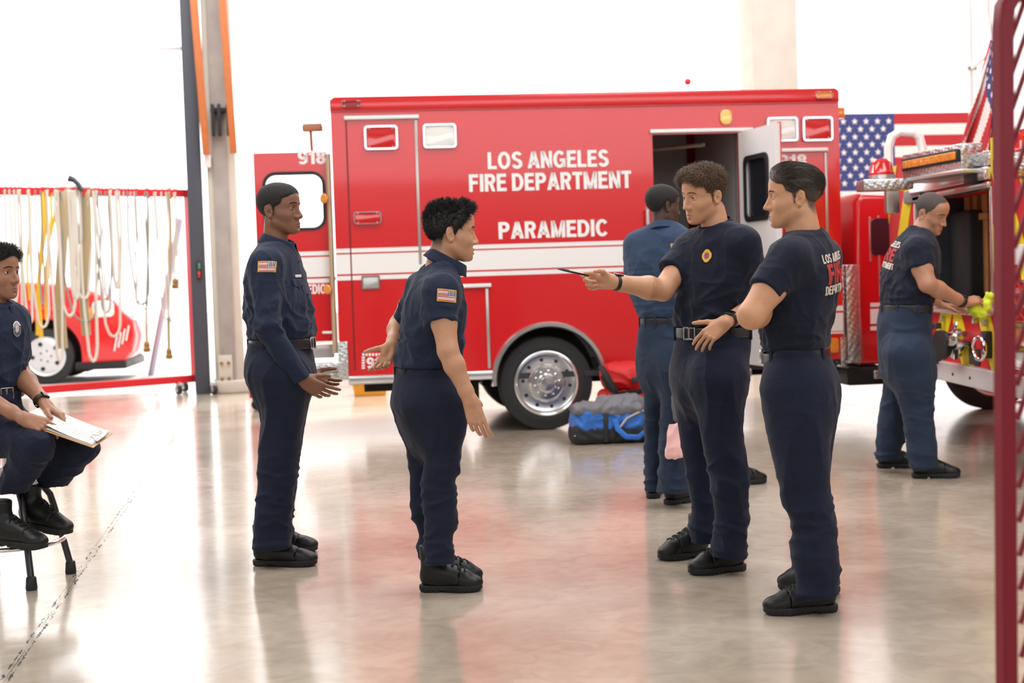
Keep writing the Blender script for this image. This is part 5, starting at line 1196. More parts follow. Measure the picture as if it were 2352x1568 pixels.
    m.add(vs, [[k*6+j, k*6+j+1, (k+1)*6+j+1, (k+1)*6+j] for k in range(n) for j in range(5)]); m.build('wheel_arch_trim', G['alu'], e)
    m = MB(A.M); m.box((X(800, 865), -.05, zb-.055), (cx-ra-.03, .02, zb+.02), .012); m.build('bottom_rail', G['alu'], e)
    m = MB(A.M); m.box((cx+ra+.05, -.03, zb-.05), (dx0, .02, zb), .01); m.build('bottom_rail', G['alu'], e)
    m = MB(A.M); m.box((dx0, -.25, dz0-.10), (dx1, .05, dz0-.03), .01); m.build('side_step', G['plate'], e)
    m = MB(A.M); vs = [(cx+(ra+.02)*math.cos(math.radians(a)), cz+(ra+.02)*math.sin(math.radians(a))) for a in range(0, 181, 10)]
    m.prism(vs, .55, .60, PR); m.build('wheel_well', G['dark'], e)
    # text
    def txt(s, x0_, y0_, x1_, y1_, parent=e, y=-.001, Fm=A, bold=.05):
        r = Fm.rect(x0_, y0_, x1_, y1_, y); cxx, czz = (r[0]+r[2])/2, (r[1]+r[3])/2
        return text_on('lettering', s, r[2]-r[0], r[3]-r[1], lambda u, v, l: Fm.w(cxx+u, y-l, czz+v), G['text'], parent, .0015, bold)
    txt('LOS ANGELES', 1120, 346, 1398, 386); txt('FIRE DEPARTMENT', 1077, 396, 1450, 436); txt('PARAMEDIC', 1145, 506, 1395, 546); txt('918', 1788, 354, 1853, 386); txt('911', 842, 820, 884, 845)
    for k in range(7): r = A.rect(832+k*7.5, 811, 837+k*7.5, 817); m = MB(A.M); m.box((r[0], -.003, r[1]), (r[2], -.0005, r[3])); m.build('decal_border', G['text'], e)
    for k in range(5): r = A.rect(831, 819+k*6, 838, 823+k*6); m = MB(A.M); m.box((r[0], -.003, r[1]), (r[2], -.0005, r[3])); m.build('decal_border', G['text'], e)
    r = A.rect(884, 824, 890, 845); m = MB(A.M); m.box((r[0], -.003, r[1]), (r[2], -.0005, r[3])); m.build('decal_border', G['black'], e)
    # lights
    light_unit('warning_light', A, A.rect(835, 287, 915, 346), G['lensr'], e, label='red square warning light'); light_unit('warning_light', A, A.rect(970, 283, 1049, 342), G['lensw'], e, label='clear square scene light')
    light_unit('warning_light', A, A.rect(1758, 268, 1832, 327), G['lensw'], e, label='clear square scene light'); light_unit('warning_light', A, A.rect(1840, 267, 1912, 326), G['lensr'], e, label='red square warning light')
    light_unit('warning_light', A, A.rect(811, 485, 877, 516), G['lensr'], e, label='small red marker light')
    light_unit('marker_light', A, A.rect(784, 231, 829, 247), mat('dark_red_lens', (150, 40, 60), .2), e, y=-.012, rad_=.015); light_unit('marker_light', A, A.rect(1869, 210, 1911, 228), G['lensa'], e, y=-.012, rad_=.015)
    r = A.rect(1653, 252, 1680, 287); m = MB(A.M); m.prism(rrect(*r, .045), -.03, 0, PR, .012); m.build('marker_light', mat('amber_marker', (246, 200, 110), .2, coat=1), e, label='pale amber oval light')
    m = MB(A.M); q = A.rect(1934, 243, 1950, 268); m.box((x1, .1, q[1]), (q[2], .25, q[3]), .01); m.build('marker_light', G['lensa'], e)
    r = A.rect(829, 632, 874, 665); light_unit('door_latch', A, r, G['steel'], e, rad_=.012, d=.02)
    m = MB(A.M); a = A.xz(1484, 480); b_ = A.xz(1486, 530); m.tube([(a[0], 0, a[1]), (a[0], -.06, a[1]-.01), (b_[0], -.06, b_[1]+.01), (b_[0], 0, b_[1])], .018, 10); m.build('grab_handle', G['alu'], e)
    # lower right corner
    for rr_, mm in (((1903, 702, 1936, 760), 'white'),): 
        r = A.rect(*rr_); m = MB(A.M); m.box((X(1770), -.003, r[1]), (x1, -.0005, r[3])); m.build('stripe', G['white'], e, label='white stripe')
    for ya in (716, 764): z = Z(1915, ya); m = MB(A.M); m.box((X(1770), -.005, z-.008), (x1, -.001, z+.008)); m.build('stripe', G['red'] if ya == 716 else G['white'], e)
    r = A.rect(1905, 776, 1925, 810); m = MB(A.M); m.prism(rrect(*r, .02), -.02, 0, PR, .005); m.build('marker_light', G['lensa'], e)
    r = A.rect(1936, 608, 1967, 832, .15); m = MB(A.M); m.box((r[0], .05, r[1]), (r[2], .2, r[3]), .008); m.build('corner_guard', G['plate'], e)
    r = A.rect(1916, 775, 1942, 842); m = MB(A.M); m.box((x1-.03, -.01, r[1]), (x1+.02, .1, r[3]), .005); m.build('corner_guard', G['plate'], e)
    # side door, swung out about its front edge
    ph = math.radians(97); wd = dx1-dx0; fx = lambda u, v, d: (dx1-u*math.cos(ph)+d*math.sin(ph), -u*math.sin(ph)-d*math.cos(ph)-.01, v)
    hz = lambda t: dz0+(dz1-dz0)*t
    wz0, wz1 = 1.76, 2.26; wa, wb = wd*.20, wd*.80
    m = MB(A.M)
    for (u0, u1, v0, v1) in ((0, wa, dz0, dz1), (wb, wd, dz0, dz1), (wa, wb, dz0, wz0), (wa, wb, wz1, dz1)): m.prism([(u0, v0), (u1, v0), (u1, v1), (u0, v1)], -.005, .045, fx)
    d = m.build('side_door', G['inner'], e, label='white inside of the side door')
    m = MB(A.M); m.prism([(-.01, dz0-.01), (wd+.01, dz0-.01), (wd+.01, wz0-.0), (-.01, wz0)], .045, .055, fx); m.prism([(-.01, wz1), (wd+.01, wz1), (wd+.01, dz1+.01), (-.01, dz1+.01)], .045, .055, fx); m.prism([(-.01, wz0), (wa, wz0), (wa, wz1), (-.01, wz1)], .045, .055, fx); m.prism([(wb, wz0), (wd+.01, wz0), (wd+.01, wz1), (wb, wz1)], .045, .055, fx); m.build('door_skin', G['red'], d)
    m = MB(A.M); o = rrect(wa-.03, wz0-.03, wb+.03, wz1+.03, .07); i = rrect(wa+.01, wz0+.01, wb-.01, wz1-.01, .06); n = len(o)
    vs = [fx(u, v, dd) for dd in (-.02, -.005) for u, v in o]+[fx(u, v, dd) for dd in (-.02, -.005) for u, v in i]
    m.add(vs, [[q, (q+1) % n, 2*n+(q+1) % n, 2*n+q] for q in range(n)]+[[q, (q+1) % n, n+(q+1) % n, n+q] for q in range(n)]+[[2*n+q, 2*n+(q+1) % n, 3*n+(q+1) % n, 3*n+q] for q in range(n)]); wf = m.build('window_gasket', G['gasket'], d)
    m = MB(A.M); m.prism([(wa-.01, wz0-.01), (wb+.01, wz0-.01), (wb+.01, wz1+.01), (wa-.01, wz1+.01)], .015, .022, fx); m.build('window_pane', mat('tinted_glass', (30, 34, 42), .05, coat=1), wf)
    # rear door, folded open in line with the side
    y = .12; r = A.rect(590, 350, 757, 786, y); q = A.rect(607, 397, 745, 527, y)
    m = MB(A.M)
    for (a, b1, c, d1) in ((r[0], r[1], q[0], r[3]), (q[2], r[1], r[2], r[3]), (q[0], r[1], q[2], q[1]), (q[0], q[3], q[2], r[3])): m.box((a, y, b1), (c, y+.05, d1))
    # red corner fillets so the opening is rounded
    rr0 = .10; 
    for (cx_, cz_, sx_, sz_) in ((q[0], q[1], 1, 1), (q[2], q[1], -1, 1), (q[0], q[3], 1, -1), (q[2], q[3], -1, -1)):
        pts = [(cx_, cz_)]+[(cx_+sx_*(rr0-rr0*math.sin(math.radians(t))), cz_+sz_*(rr0-rr0*math.cos(math.radians(t)))) for t in range(0, 91, 15)]
        m.prism(pts, y, y+.05, PR)
    rd = m.build('rear_door', G['red'], e)
    m = MB(A.M); o = rrect(q[0]-.01, q[1]-.01, q[2]+.01, q[3]+.01, rr0+.01); i = rrect(q[0]+.014, q[1]+.014, q[2]-.014, q[3]-.014, rr0-.014); n = len(o)
    vs = [(u, dd, v) for dd in (y-.012, y+.06) for u, v in o]+[(u, dd, v) for dd in (y-.012, y+.06) for u, v in i]
    m.add(vs, [[a, (a+1) % n, 2*n+(a+1) % n, 2*n+a] for a in range(n)]+[[a, (a+1) % n, n+(a+1) % n, n+a] for a in range(n)]+[[2*n+a, 2*n+(a+1) % n, 3*n+(a+1) % n, 3*n+a] for a in range(n)]+[[n+a, n+(a+1) % n, 3*n+(a+1) % n, 3*n+a] for a in range(n)]); wf = m.build('window_gasket', G['gasket'], rd)
    m = MB(A.M); m.prism(i, y+.02, y+.028, PR); m.build('window_pane', G['glass'], wf)
    stripe(591, 756, [(566, 575.5), (579, 624), (628, 638)], rd, A, y); 
    txt('918', 684, 346, 748, 377, rd, y); txt('PARAMEDIC', 640, 653, 747, 676, rd, y, bold=.03)
    m = MB(A.M); a = A.xz(745, 763, y); m.tube([(a[0]-.0, y, a[1]), (a[0]-.01, y-.05, a[1]), (a[0]+.08, y-.05, a[1]), (a[0]+.08, y, a[1])], .012, 8); m.build('door_handle', G['lensw'], rd)
    m = MB(A.M); xh = X(761, 570); m.tube([(xh, .05, Z(761, 812)), (xh, .05, Z(761, 352))], .022, 12); m.build('hinge', mat('tan_hinge', (190, 170, 140), .45, .5), e)
    for py in (455, 664): z = Z(758, py); m = MB(A.M); m.lathe([(0, .03), (.02, .042), (.03, .03)], (xh-.035, .02, z), (-.8, -1, 0), 20); m.build('marker_light', G['lensa'], e)
    # rear step and bumper
    r = A.rect(700, 812, 792, 868, -.0); m = MB(A.M); m.box((r[0], .02, r[1]+.05), (x0+.02, 1.9, r[1]+.12), .01); m.box((r[0]-.1, .1, r[1]-.02), (x0, 2.0, r[1]+.05), .01); m.build('rear_step', G['plate'], e)
    r = A.rect(777, 784, 800, 872); m = MB(A.M); m.box((r[0], -.03, r[1]), (r[2], .30, r[3]), .006); m.build('corner_guard', G['plate'], e)
    r = A.rect(716, 790, 768, 822, .3); m = MB(A.M); m.box((r[0], .3, r[1]), (r[2], .35, r[3]), .01); m.build('bumper_panel', G['steel'], e)
    m = MB(A.M); m.box((r[0]-.2, .3, r[1]-.15), (r[0]+.25, .9, r[1]-.03), .03); m.build('bumper', G['alu'], e)
    # undercarriage
    m = MB(A.M); m.box((x0+.2, .5, zb-.16), (cx-.6, W-.4, zb-.02)); m.box((cx-.5, .9, .34), (x1, 1.2, .5)); m.box((cx-.5, 1.3, .34), (x1, 1.6, .5)); m.box((X(1100, 900), .5, .25), (X(1112, 900), .7, zb)); m.build('chassis', G['dark'], e)
    m = MB(A.M); m.tube([(cx, .2, cz), (cx, W-.2, cz)], .07, 12); m.build('axle', G['dark'], e)
    # wheels: outer face slightly inside the side
    R = .405
    for (xx, yy, sg) in ((cx-.018, .045, 1), (cx-.018, W-.05, -1), (X(2290), .1, 1)):
        w = empty('wheel', A.w(xx, yy, R)); w.parent = e; w.matrix_parent_inverse = world_of(e).inverted()
        c = A.w(xx, yy, R if sg > 0 else R); wheel(w, c, -A.ey*sg, R, .262, .24); 
    for k in range(5): pass
    # cab ahead of the module
    cy = .16; r = A.rect(1966, 442, 2110, 836, cy); m = MB(A.M)
    m.prism([(r[0]+.02, r[1]), (r[2]+.9, r[1]), (r[2]+.9, r[1]+.75), (r[2]+.25, r[3]-.55), (r[2], r[3]-.02), (r[0]+.06, r[3]), (r[0], r[3]-.08), (r[0]-.01, r[1]+.5)], cy, 2.1, PR, .05); cab = m.build('cab', G['red'], e)
    r = A.rect(2000, 500, 2100, 585, cy-.01); m = MB(A.M); m.prism(rrect(*r, .05), cy-.012, cy+.01, PR, .004); m.build('cab_window', mat('tinted_glass', (30, 34, 42), .05, coat=1), cab)
    for ya, yb in ((694, 703), (708, 742), (748, 757)): r = A.rect(2000, ya, 2090, yb, cy-.01); m = MB(A.M); m.box((r[0], cy-.006, r[1]), (r[2], cy+.01, r[3])); m.build('stripe', G['white'], cab, label='white stripe')
    for a in ((1997, 498, 2002, 600), (2018, 495, 2022, 690)): r = A.rect(*a, cy-.01); m = MB(A.M); m.box((r[0], cy-.010, r[1]), (r[2], cy+.01, r[3]), .004); m.build('trim_or_reflection', G['alu'], cab)  # pale strips stand in for the reflection framing the cab window
    r = A.rect(1948, 842, 2040, 884, cy); m = MB(A.M); m.box((r[0], cy, r[1]), (r[2], 1.0, r[3]), .02); m.build('cab_step', G['black'], e)
    r = A.rect(2008, 850, 2030, 870, cy-.04); m = MB(A.M); m.box((r[0], cy-.04, r[1]), (r[2], cy, r[3]), .01); m.build('tow_plate', G['alu'], e)
# ------------------------------------------------------------------ fire engine
def fire_engine():
    EX = 3.20; A = Frame(V(EX, 10.0, 0), math.pi/2)   # local x = +Y, y axis must be +X
    A.ey = V(1, 0, 0); A.M = Matrix(((0, 1, 0, EX), (1, 0, 0, 10.0), (0, 0, 1, 0), (0, 0, 0, 1)))
    e = empty('fire_engine', V(EX+1, 10.2, 0), 'fire engine with red and yellow chevrons and open rear compartment', 'fire engine')
    def P(px, py, y=0.0): return A.xz(px, py, y)
    def R(x0, y0, x1, y1, y=0.0):
        xs = [P(x, y_, y) for x in (x0, x1) for y_ in (y0, y1)]
        za = P((x0+x1)/2, y0, y)[1]; zb_ = P((x0+x1)/2, y1, y)[1]; a, b_ = P(x0, (y0+y1)/2, y)[0], P(x1, (y0+y1)/2, y)[0]
        return min(a, b_), zb_, max(a, b_), za
    uL = P(2046, 700)[0]; uR = P(2420, 700)[0]; zs = .985; zt = 2.14; zr0, zr1 = .465, .605
    oL, oR = P(2106, 600)[0], P(2281, 600)[0]      # compartment opening (left/right edge)
    m = MB(A.M); b = 1.6
    m.box((uR, .0, zr1), (uL, b, zs-.0)); m.box((oL, .0, zs), (uL, b, zt)); m.box((uR, .0, zs), (oR, b, zt)); m.box((oR, .0, 1.83), (oL, b, zt-.08)); m.box((oR, b-.05, zs), (oL, b, 1.83))
    m.box((uR, b, .5), (uL, 7, 2.6)); m.build('engine_body', G['chevr'], e)
    # chevrons: diagonal yellow bands clipped to the panels
    def band(u0, w, slope, u_lo, u_hi, z_lo, z_hi):
        # poly clip of a slanted strip
        poly = [(u0+slope*(z_lo), z_lo), (u0+w+slope*z_lo, z_lo), (u0+w+slope*z_hi, z_hi), (u0+slope*z_hi, z_hi)]
        def clip(poly, f):
            out = []
            for i in range(len(poly)):
                a, b_ = poly[i-1], poly[i]; fa, fb = f(a), f(b_)
                if (fa >= 0) != (fb >= 0): t = fa/(fa-fb); out.append((a[0]+(b_[0]-a[0])*t, a[1]+(b_[1]-a[1])*t))
                if fb >= 0: out.append(b_)
            return out
        for f in (lambda p: p[0]-u_lo, lambda p: u_hi-p[0]): poly = clip(poly, f) if poly else poly
        return poly
    def chev(regions, bands, nm='chevron'):
        for (a, b_, c, d) in regions:
            for (u0, w, s) in bands:
                q = band(u0, w, s, a, b_, c, d)
                if len(q) >= 3: m = MB(A.M); m.prism(q, -.004, .001, PR); m.build(nm, G['yellow'], e, label='yellow reflective band')
    mid = P(2190, 700)[0]
    chev([(uR, mid, zr1, zs)], [(mid-.28-k*.62, .27, .75) for k in range(-1, 5)]); chev([(mid, uL, zr1, zs)], [(mid+.05+k*.62+.7, .27, -.75) for k in range(-2, 4)])
    chev([(oL, uL, zs, zt)], [(oL-.25+k*.60+1.45, .26, -.60) for k in range(-3, 4)]); chev([(uR, oR, zs, zt)], [(oR-.2-k*.46-1.0, .22, .75) for k in range(-2, 4)])
    m = MB(A.M); m.box((uR, -.05, zr0), (uL, .3, zr1), .008); rl = m.build('bumper_rail', mat('satin_silver_rail', (206, 204, 206), .4, .5), e)
    for px in (2165, 2205, 2245, 2330): u = P(px, 870)[0]; m = MB(A.M); m.lathe([(0, .012), (.006, .01)], (u, -.05, .53), (0, -1, 0), 10); m.build('bolt', G['dark'], rl)
    m = MB(A.M); m.box((oR, -.07, zs-.02), (oL, .25, zs+.025), .008); m.build('sill', G['alu'], e)
    # compartment contents
    m = MB(A.M); m.box((oR, -.03, 1.815), (oL, .1, 1.855), .008); m.box((oR, -.05, 1.87), (oL+.02, .1, 1.955), .015); m.build('shutter_roll', G['alu'], e)
    m = MB(A.M); m.box((P(2246, 405)[0]-.12, -.075, 1.86), (P(2246, 405)[0]+.08, .0, 1.96), .01); m.build('shutter_latch', G['black'], e)
    m = MB(A.M); m.box((oR, -.02, 1.965), (oL+.05, .1, 2.06), .005); m.build('upper_trim', G['plate'], e)
    for u in (oL, oR): m = MB(A.M); m.box((u-.02, -.012, zs), (u+.02, .10, 1.82), .004); m.build('door_jamb', G['alu'], e)
    m = MB(A.M); m.box((oR+.02, .05, zs+.02), (oL-.02, b-.06, zs+.04)); m.box((oR+.02, b-.10, zs), (oL-.02, b-.06, 1.9)); m.box((oL-.06, .12, zs), (oL-.03, b-.1, 1.9)); m.build('compartment_lining', G['dgrey'], e)
    a = P(2140, 600, .25)[0]; c = P(2228, 600, .25)[0]; m = MB(A.M); m.box((c, .24, zs+.04), (a+.2, .9, 1.72), .03); m.build('equipment_cover', mat('black_cover', (17, 18, 22), .7), e)
    for px, w in ((2222, 10), (2240, 7), (2262, 10)): r = R(px-w/2, 470, px+w/2, 640, .35); m = MB(A.M); m.box((r[0], .35, zs+.1), (r[2]+.02, .42, 1.84), .006); m.build('wooden_strut', G['wood'], e)
    m = MB(A.M); z = P(2240, 500, .33)[1]; m.box((P(2270, 500, .33)[0], .32, z-.02), (P(2205, 500, .33)[0], .36, z+.03), .005); m.build('cross_bar', G['wood'], e)
    # red and silver cylinder standing in the compartment
    p = A.w(P(2238, 620, .50)[0], .50, zs+.04); cyl = empty('water_extinguisher', p, 'red cylinder extinguisher with silver top standing in the engine compartment', 'extinguisher')
    m = MB(); m.lathe([(0, .085), (.01, .09), (.27, .09)], p, (0, 0, 1), 28); m.build('tank', mat('maroon_cylinder', (140, 40, 48), .3, coat=.5), cyl)
    m = MB(); m.lathe([(.27, .091), (.36, .091), (.39, .07), (.41, .03), (.44, .03)], p, (0, 0, 1), 28); m.build('tank_top', G['alu'], cyl); m = MB(); m.box(p+V(-.02, -.07, .44), p+V(.02, .07, .47), .008); m.build('valve_handle', G['black'], cyl)
    # tray with amber light bar, turned toward the room
    Tf = Frame(at(2208, 400, 9.6), math.radians(-80)); 
    a = Tf.xz(2072, 372); b2 = Tf.xz(2208, 350); c2 = Tf.xz(2258, 345)
    zlo, zhi = Tf.xz(2165, 397)[1], Tf.xz(2165, 337)[1]
    m = MB(Tf.M); m.box((a[0], 0, zlo), (b2[0], .16, zhi), .01); tr = m.build('light_tray', G['plate'], e)
    q = (a[0]+.03, zlo+.055, b2[0]-.02, zhi-.035); m = MB(Tf.M); m.prism(rrect(*q, .012), -.02, .0, PR, .004); lb = m.build('light_bar_housing', G['black'], tr)
    n = 6; w = (q[2]-q[0]-.05)/n
    for k in range(n): m = MB(Tf.M); m.prism(rrect(q[0]+.04+k*w, q[1]+.018, q[0]+.04+(k+1)*w-.008, q[3]-.018, .008), -.035, -.015, PR, .004); m.build('amber_lamp', G['lensa'], lb)
    m = MB(Tf.M); m.box((a[0]-.03, -.05, zlo-.03), (b2[0]+.1, .5, zlo), .008); m.build('tray_lip', G['steel'], tr)
    # beacon on bracket
    def beacon(c, parent=e, r=.085):
        m = MB(); m.lathe([(-.02, r*1.05), (.0, r*1.05), (.005, r), (.08, r*.86), (.10, r*.6), (.105, 1e-3)], c, (0, 0, 1), 28); o = m.build('beacon', G['lensr'], parent, label='red domed beacon')
        m = MB(); m.lathe([(-.05, r*1.12), (-.018, r*1.12)], c, (0, 0, 1), 28); m.build('beacon_base', G['alu'], o)
    c = at(2025, 397, 10.4); beacon(c, r=.088); m = MB(); m.box(c+V(-.16, -.12, -.13), c+V(.20, .12, -.05), .01); m.build('beacon_bracket', G['plate'], e)
    beacon(at(2338, 345, 8.75)); m = MB(); c = at(2345, 375, 8.75); m.box(c+V(-.14, -.1, -.06), c+V(.4, .1, .04), .01); m.build('beacon_bracket', G['plate'], e)
    c = at(2048, 458, 10.9); m = MB(); m.box(c+V(-.05, -.05, -.11), c+V(.05, .05, .11), .02); m.build('work_lamp', G['steel'], e, label='grey boxy work lamp')
    r = R(2074, 437, 2112, 466, -.03); m = MB(A.M); m.prism(rrect(r[0], r[1], r[2], r[3], (r[3]-r[1])/2-.001, 8), -.03, .0, PR, .006); m.build('oval_badge', G['grey'], e, label='grey oval badge')
    # white hand rail loop
    D = 10.95; m = MB(); m.tube([at(2042, 400, D), at(2040, 340, D), at(2048, 315, D), at(2066, 303, D), at(2098, 305, D), at(2112, 316, D), at(2118, 340, D), at(2122, 400, D)], .034, 12); m.build('hand_rail', G['lensw'], e, label='white tubular hand rail loop')
    # suction inlet and valves
    def at_u(px, py, y): q = P(px, py, y); return A.w(q[0], y, q[1])
    c = at_u(2166, 792, -.16); f = MB(); f.lathe([(-.02, .095), (.0, .105), (.03, .105), (.04, .06)], c, (-1, -.25, 0), 32); inl = f.build('suction_cap', G['black'], e)
    f = MB(); f.lathe([(-.17, .075), (-.12, .075), (-.11, .10), (-.08, .10), (-.07, .085), (-.02, .085)], c, (-1, -.25, 0), 32); f.build('suction_pipe', G['chrome'], e)
    f = MB(); c2_ = at_u(2208, 778, -.06); f.lathe([(-.06, .055), (0, .055), (.01, .075), (.05, .075), (.06, .05), (.10, .05)], c2_, (-1, 0, 0), 28); f.tube([c2_+V(-.05, 0, 0), c2_+V(-.06, .12, .02), c2_+V(-.02, .22, 0)], .028, 12); f.tube([c2_+V(-.04, 0, -.02), c2_+V(-.04, 0, -.14)], .02, 10); f.tube([c2_+V(-.04, .05, .06), c2_+V(-.04, -.02, .11)], .014, 8); f.build('valve', G['chrome'], e)
    for px in (2145, 2152): 
        for py in (748, 842-14): p = at_u(px+2, py, -.05); f = MB(); f.box(p-.022, p+.022, .006); f.build('cleat', G['dgrey'], e)
    p = at_u(2256, 800, -.05); f = MB(); f.tube([p+V(-.02, .13*math.cos(t)*.9, .075*math.sin(t)) for t in np.linspace(0, 2*math.pi, 33)], .013, 10, False); f.build('handle_ring', G['chrome'], e)
    r = R(2262, 760, 2274, 822, -.02); m = MB(A.M); m.box((r[0], -.05, r[1]), (r[2], .0, r[3]), .01); m.build('valve_panel', G['black'], e); r = R(2228, 800, 2252, 838, 0); m = MB(A.M); m.box((r[0], -.01, r[1]), (r[2], .0, r[3]), .004); m.build('valve_panel', G['black'], e)
    for px, py in ((2165, 733), (2262, 742), (2240, 736)): p = at_u(px, py, -.02); f = MB(); f.box(p-.02, p+.02, .006); f.build('cleat', G['steel'], e)
    # tail lights beyond the rack
    r = R(2318, 562, 2352, 608, 0); m = MB(A.M); m.box((r[0]-.2, -.008, r[1]), (r[2], .0, r[3]), .004); m.build('label_plate', G['white'], e)
    for (ya, yb, mm, lb_) in ((695, 745, G['lensr'], 'red tail light'), (748, 800, G['lensa'], 'amber tail light'), (803, 850, G['lensw'], 'clear tail light')):
        r = R(2322, ya, 2372, yb, 0); light_unit('tail_light', A, (r[0], r[1], r[2], r[3]), mm, e, y=0, d=.03, rad_=.02, label=lb_)
    r = R(2332, 640, 2372, 680, 0); light_unit('tail_light', A, r, G['lensr'], e, y=0, d=.04, rad_=.02, label='red round tail light')
    for (yy, zz) in ((2.4, 0), ): pass
    w = empty('wheel', V(5.2, 9.4, .5)); w.parent = e; w.matrix_parent_inverse = world_of(e).inverted(); wheel(w, V(5.2, 9.05, .5), V(0, -1, 0), .5, .3, .3)
    w = empty('wheel', V(5.2, 11.4, .5)); w.parent = e; w.matrix_parent_inverse = world_of(e).inverted(); wheel(w, V(5.2, 11.6, .5), V(0, 1, 0), .5, .3, .3)
    m = MB(A.M); m.box((uR+.3, .6, .30), (uL-.3, 5, .5)); m.build('chassis', G['dark'], e)
# ------------------------------------------------------------------ hose rack and hoses
RA = at(446, 440, 17.8); RB = at(-60, 436, 16.1)      # rail ends
def rail(px):
    t = (446-px)/506.0; p = RA*(1-t)+RB*t; return V(p[0], p[1], 2.50)
def hose_rack():
    zt, zb = 2.50, .19; d = rail(-60)-rail(446); d /= np.linalg.norm(d); n = V(-d[1], d[0], 0)
    a = rail(434); b_ = rail(-60); e = empty('hose_drying_rack', V(a[0], a[1], 0), 'red steel hose drying rack on casters before the open bay', 'rack')
    def bar(p, q, w, nm):
        m = MB(); dd = (q-p)/np.linalg.norm(q-p); side = n if abs(dd[2]) < .9 else n; up = np.cross(dd, side)
        m.add([tuple(c+side*sx*w+up*sy*w) for c in (p, q) for sx, sy in ((-1, -1), (1, -1), (1, 1), (-1, 1))], [(0, 1, 2, 3), (7, 6, 5, 4), (0, 4, 5, 1), (1, 5, 6, 2), (2, 6, 7, 3), (3, 7, 4, 0)])
        return m.build(nm, G['red2'], e)
    bar(V(b_[0], b_[1], zt), V(a[0], a[1], zt), .045, 'top_rail'); bar(V(a[0], a[1], zb), V(a[0], a[1], zt), .055, 'post'); bar(V(b_[0], b_[1], zb), V(a[0], a[1], zb), .045, 'bottom_beam'); bar(V(b_[0], b_[1], zb), V(b_[0], b_[1], zt), .055, 'post'); g0, g1 = V(b_[0], b_[1], .20)-n*.40, V(b_[0], b_[1], .20)+n*.40; bar(g0, g1, .05, 'foot')
    f0, f1 = V(a[0], a[1], .20)-n*.40, V(a[0], a[1], .20)+n*.40
    bar(f0, f1, .05, 'foot')
    for q in (f0+V(0, 0, -.05), f1+V(0, 0, -.05), V(a[0], a[1], .15)+d*.28, g0+V(0, 0, -.05), g1+V(0, 0, -.05)):
        w = MB(); w.lathe([(-.025, .05), (-.022, .062), (.022, .062), (.025, .05)], V(q[0]+.02, q[1], .063), d, 20); c = w.build('caster_wheel', G['tread'], e)
        w = MB(); w.box(V(q[0]-.01, q[1]-.03, .055), V(q[0]+.05, q[1]+.03, .16), .008); w.build('caster_fork', G['steel'], c)
        w = MB(); w.lathe([(-.027, .03), (.027, .03)], V(q[0]+.02, q[1], .063), d, 14); w.build('caster_hub', G['steel'], c)
    # hoses: (px left, px right, y of the lowest point, radius, material, label, y_end)
    g = 'hoses hanging on the drying rack'
    U = [(18, 36, 760, .016, 'hose'), (40, 60, 742, .018, 'hose'), (58, 98, 752, .018, 'hose'), (74, 86, 700, .012, 'hoseg'), (101, 124, 830, .018, 'hose'), (118, 158, 726, .022, 'hose'), (146, 163, 686, .030, 'hose'), (152, 193, 686, .022, 'hose'), (171, 204, 830, .022, 'hose'), (164, 176, 560, .020, 'hoseg'),
         (206, 240, 718, .014, 'hoseg'), (211, 264, 773, .018, 'hose'), (222, 232, 690, .012, 'hoseg'), (243, 258, 662, .026, 'hose'), (275, 300, 728, .012, 'hose'), (284, 331, 700, .015, 'hoseg'), (305, 326, 710, .012, 'hoseg'), (292, 348, 745, .010, 'hose'), (352, 378, 733, .014, 'hose'), (366, 401, 742, .014, 'hose'), (130, 215, 738, .014, 'hoseg'), (8, 28, 700, .016, 'hose')]
    for i, (xa, xb, yl, r, mm) in enumerate(U):
        pa, pb = rail(xa), rail(xb); D = (pa[1]+pb[1])/2; zl = at((xa+xb)/2, yl, D/FW[1]*1.0)[2]; w = (pb-pa)/2; c = (pa+pb)/2; hw = np.linalg.norm(w); s = RNG.uniform(-.05, .05)
        pts = [pa+V(0, .05, .0), pa+V(0, .0, .055), pa+V(0, -.06, .0)]
        L = zt-zl
        for t in np.linspace(.12, 1, 9): pts.append(pa+w*(.04*t+.30*t**3+.12*math.sin(t*5+i))*1.0+V(0, -.06, -L*t*.90)*1)
        for a in np.linspace(20, 160, 7): pts.append(c+w*(-math.cos(math.radians(a))*.62)+V(0, -.06, -L*.90-.10*L*math.sin(math.radians(a))))
        for t in np.linspace(1, .12, 9): pts.append(pb-w*(.04*t+.30*t**3+.10*math.sin(t*6+i*2))+V(0, -.06, -L*t*.90))
        pts += [pb+V(0, -.06, 0), pb+V(0, 0, .055), pb+V(0, .05, 0)]
        m = MB(); m.tube(pts, r*.82, 8); o = m.build('fire_hose', G[mm])
        wd = {'hose': 'cream', 'hoseg': 'grey'}[mm]
        tag(o, wd+' fire hose hanging as a plain closed loop from the red drying rack rail', 'hose', g+(' cream' if mm == 'hose' else ' grey'))
    bands = [(88, 92, 775, .026, 'hosey', 'yellow flat strap hanging nearest the seated man, reaching the wheel rim'), (97, 84, 770, .022, 'hosey', 'yellow flat strap leaning inward beside the other long yellow strap'), (117, 110, 640, .016, 'hosey', 'short yellow strap hanging on the rack'), (60, 66, 690, .014, 'hosey', 'thin yellow strap behind the seated man\'s hair'), (108, 104, 735, .016, 'hosey', 'narrow yellow strap curving in front of the outdoor tyre'),
             (131, 142, 800, .060, 'hoset', 'wide flat tan canvas hose, left of the two on the rack'), (186, 196, 770, .056, 'hoset', 'wide flat tan canvas hose, right of the two on the rack')]
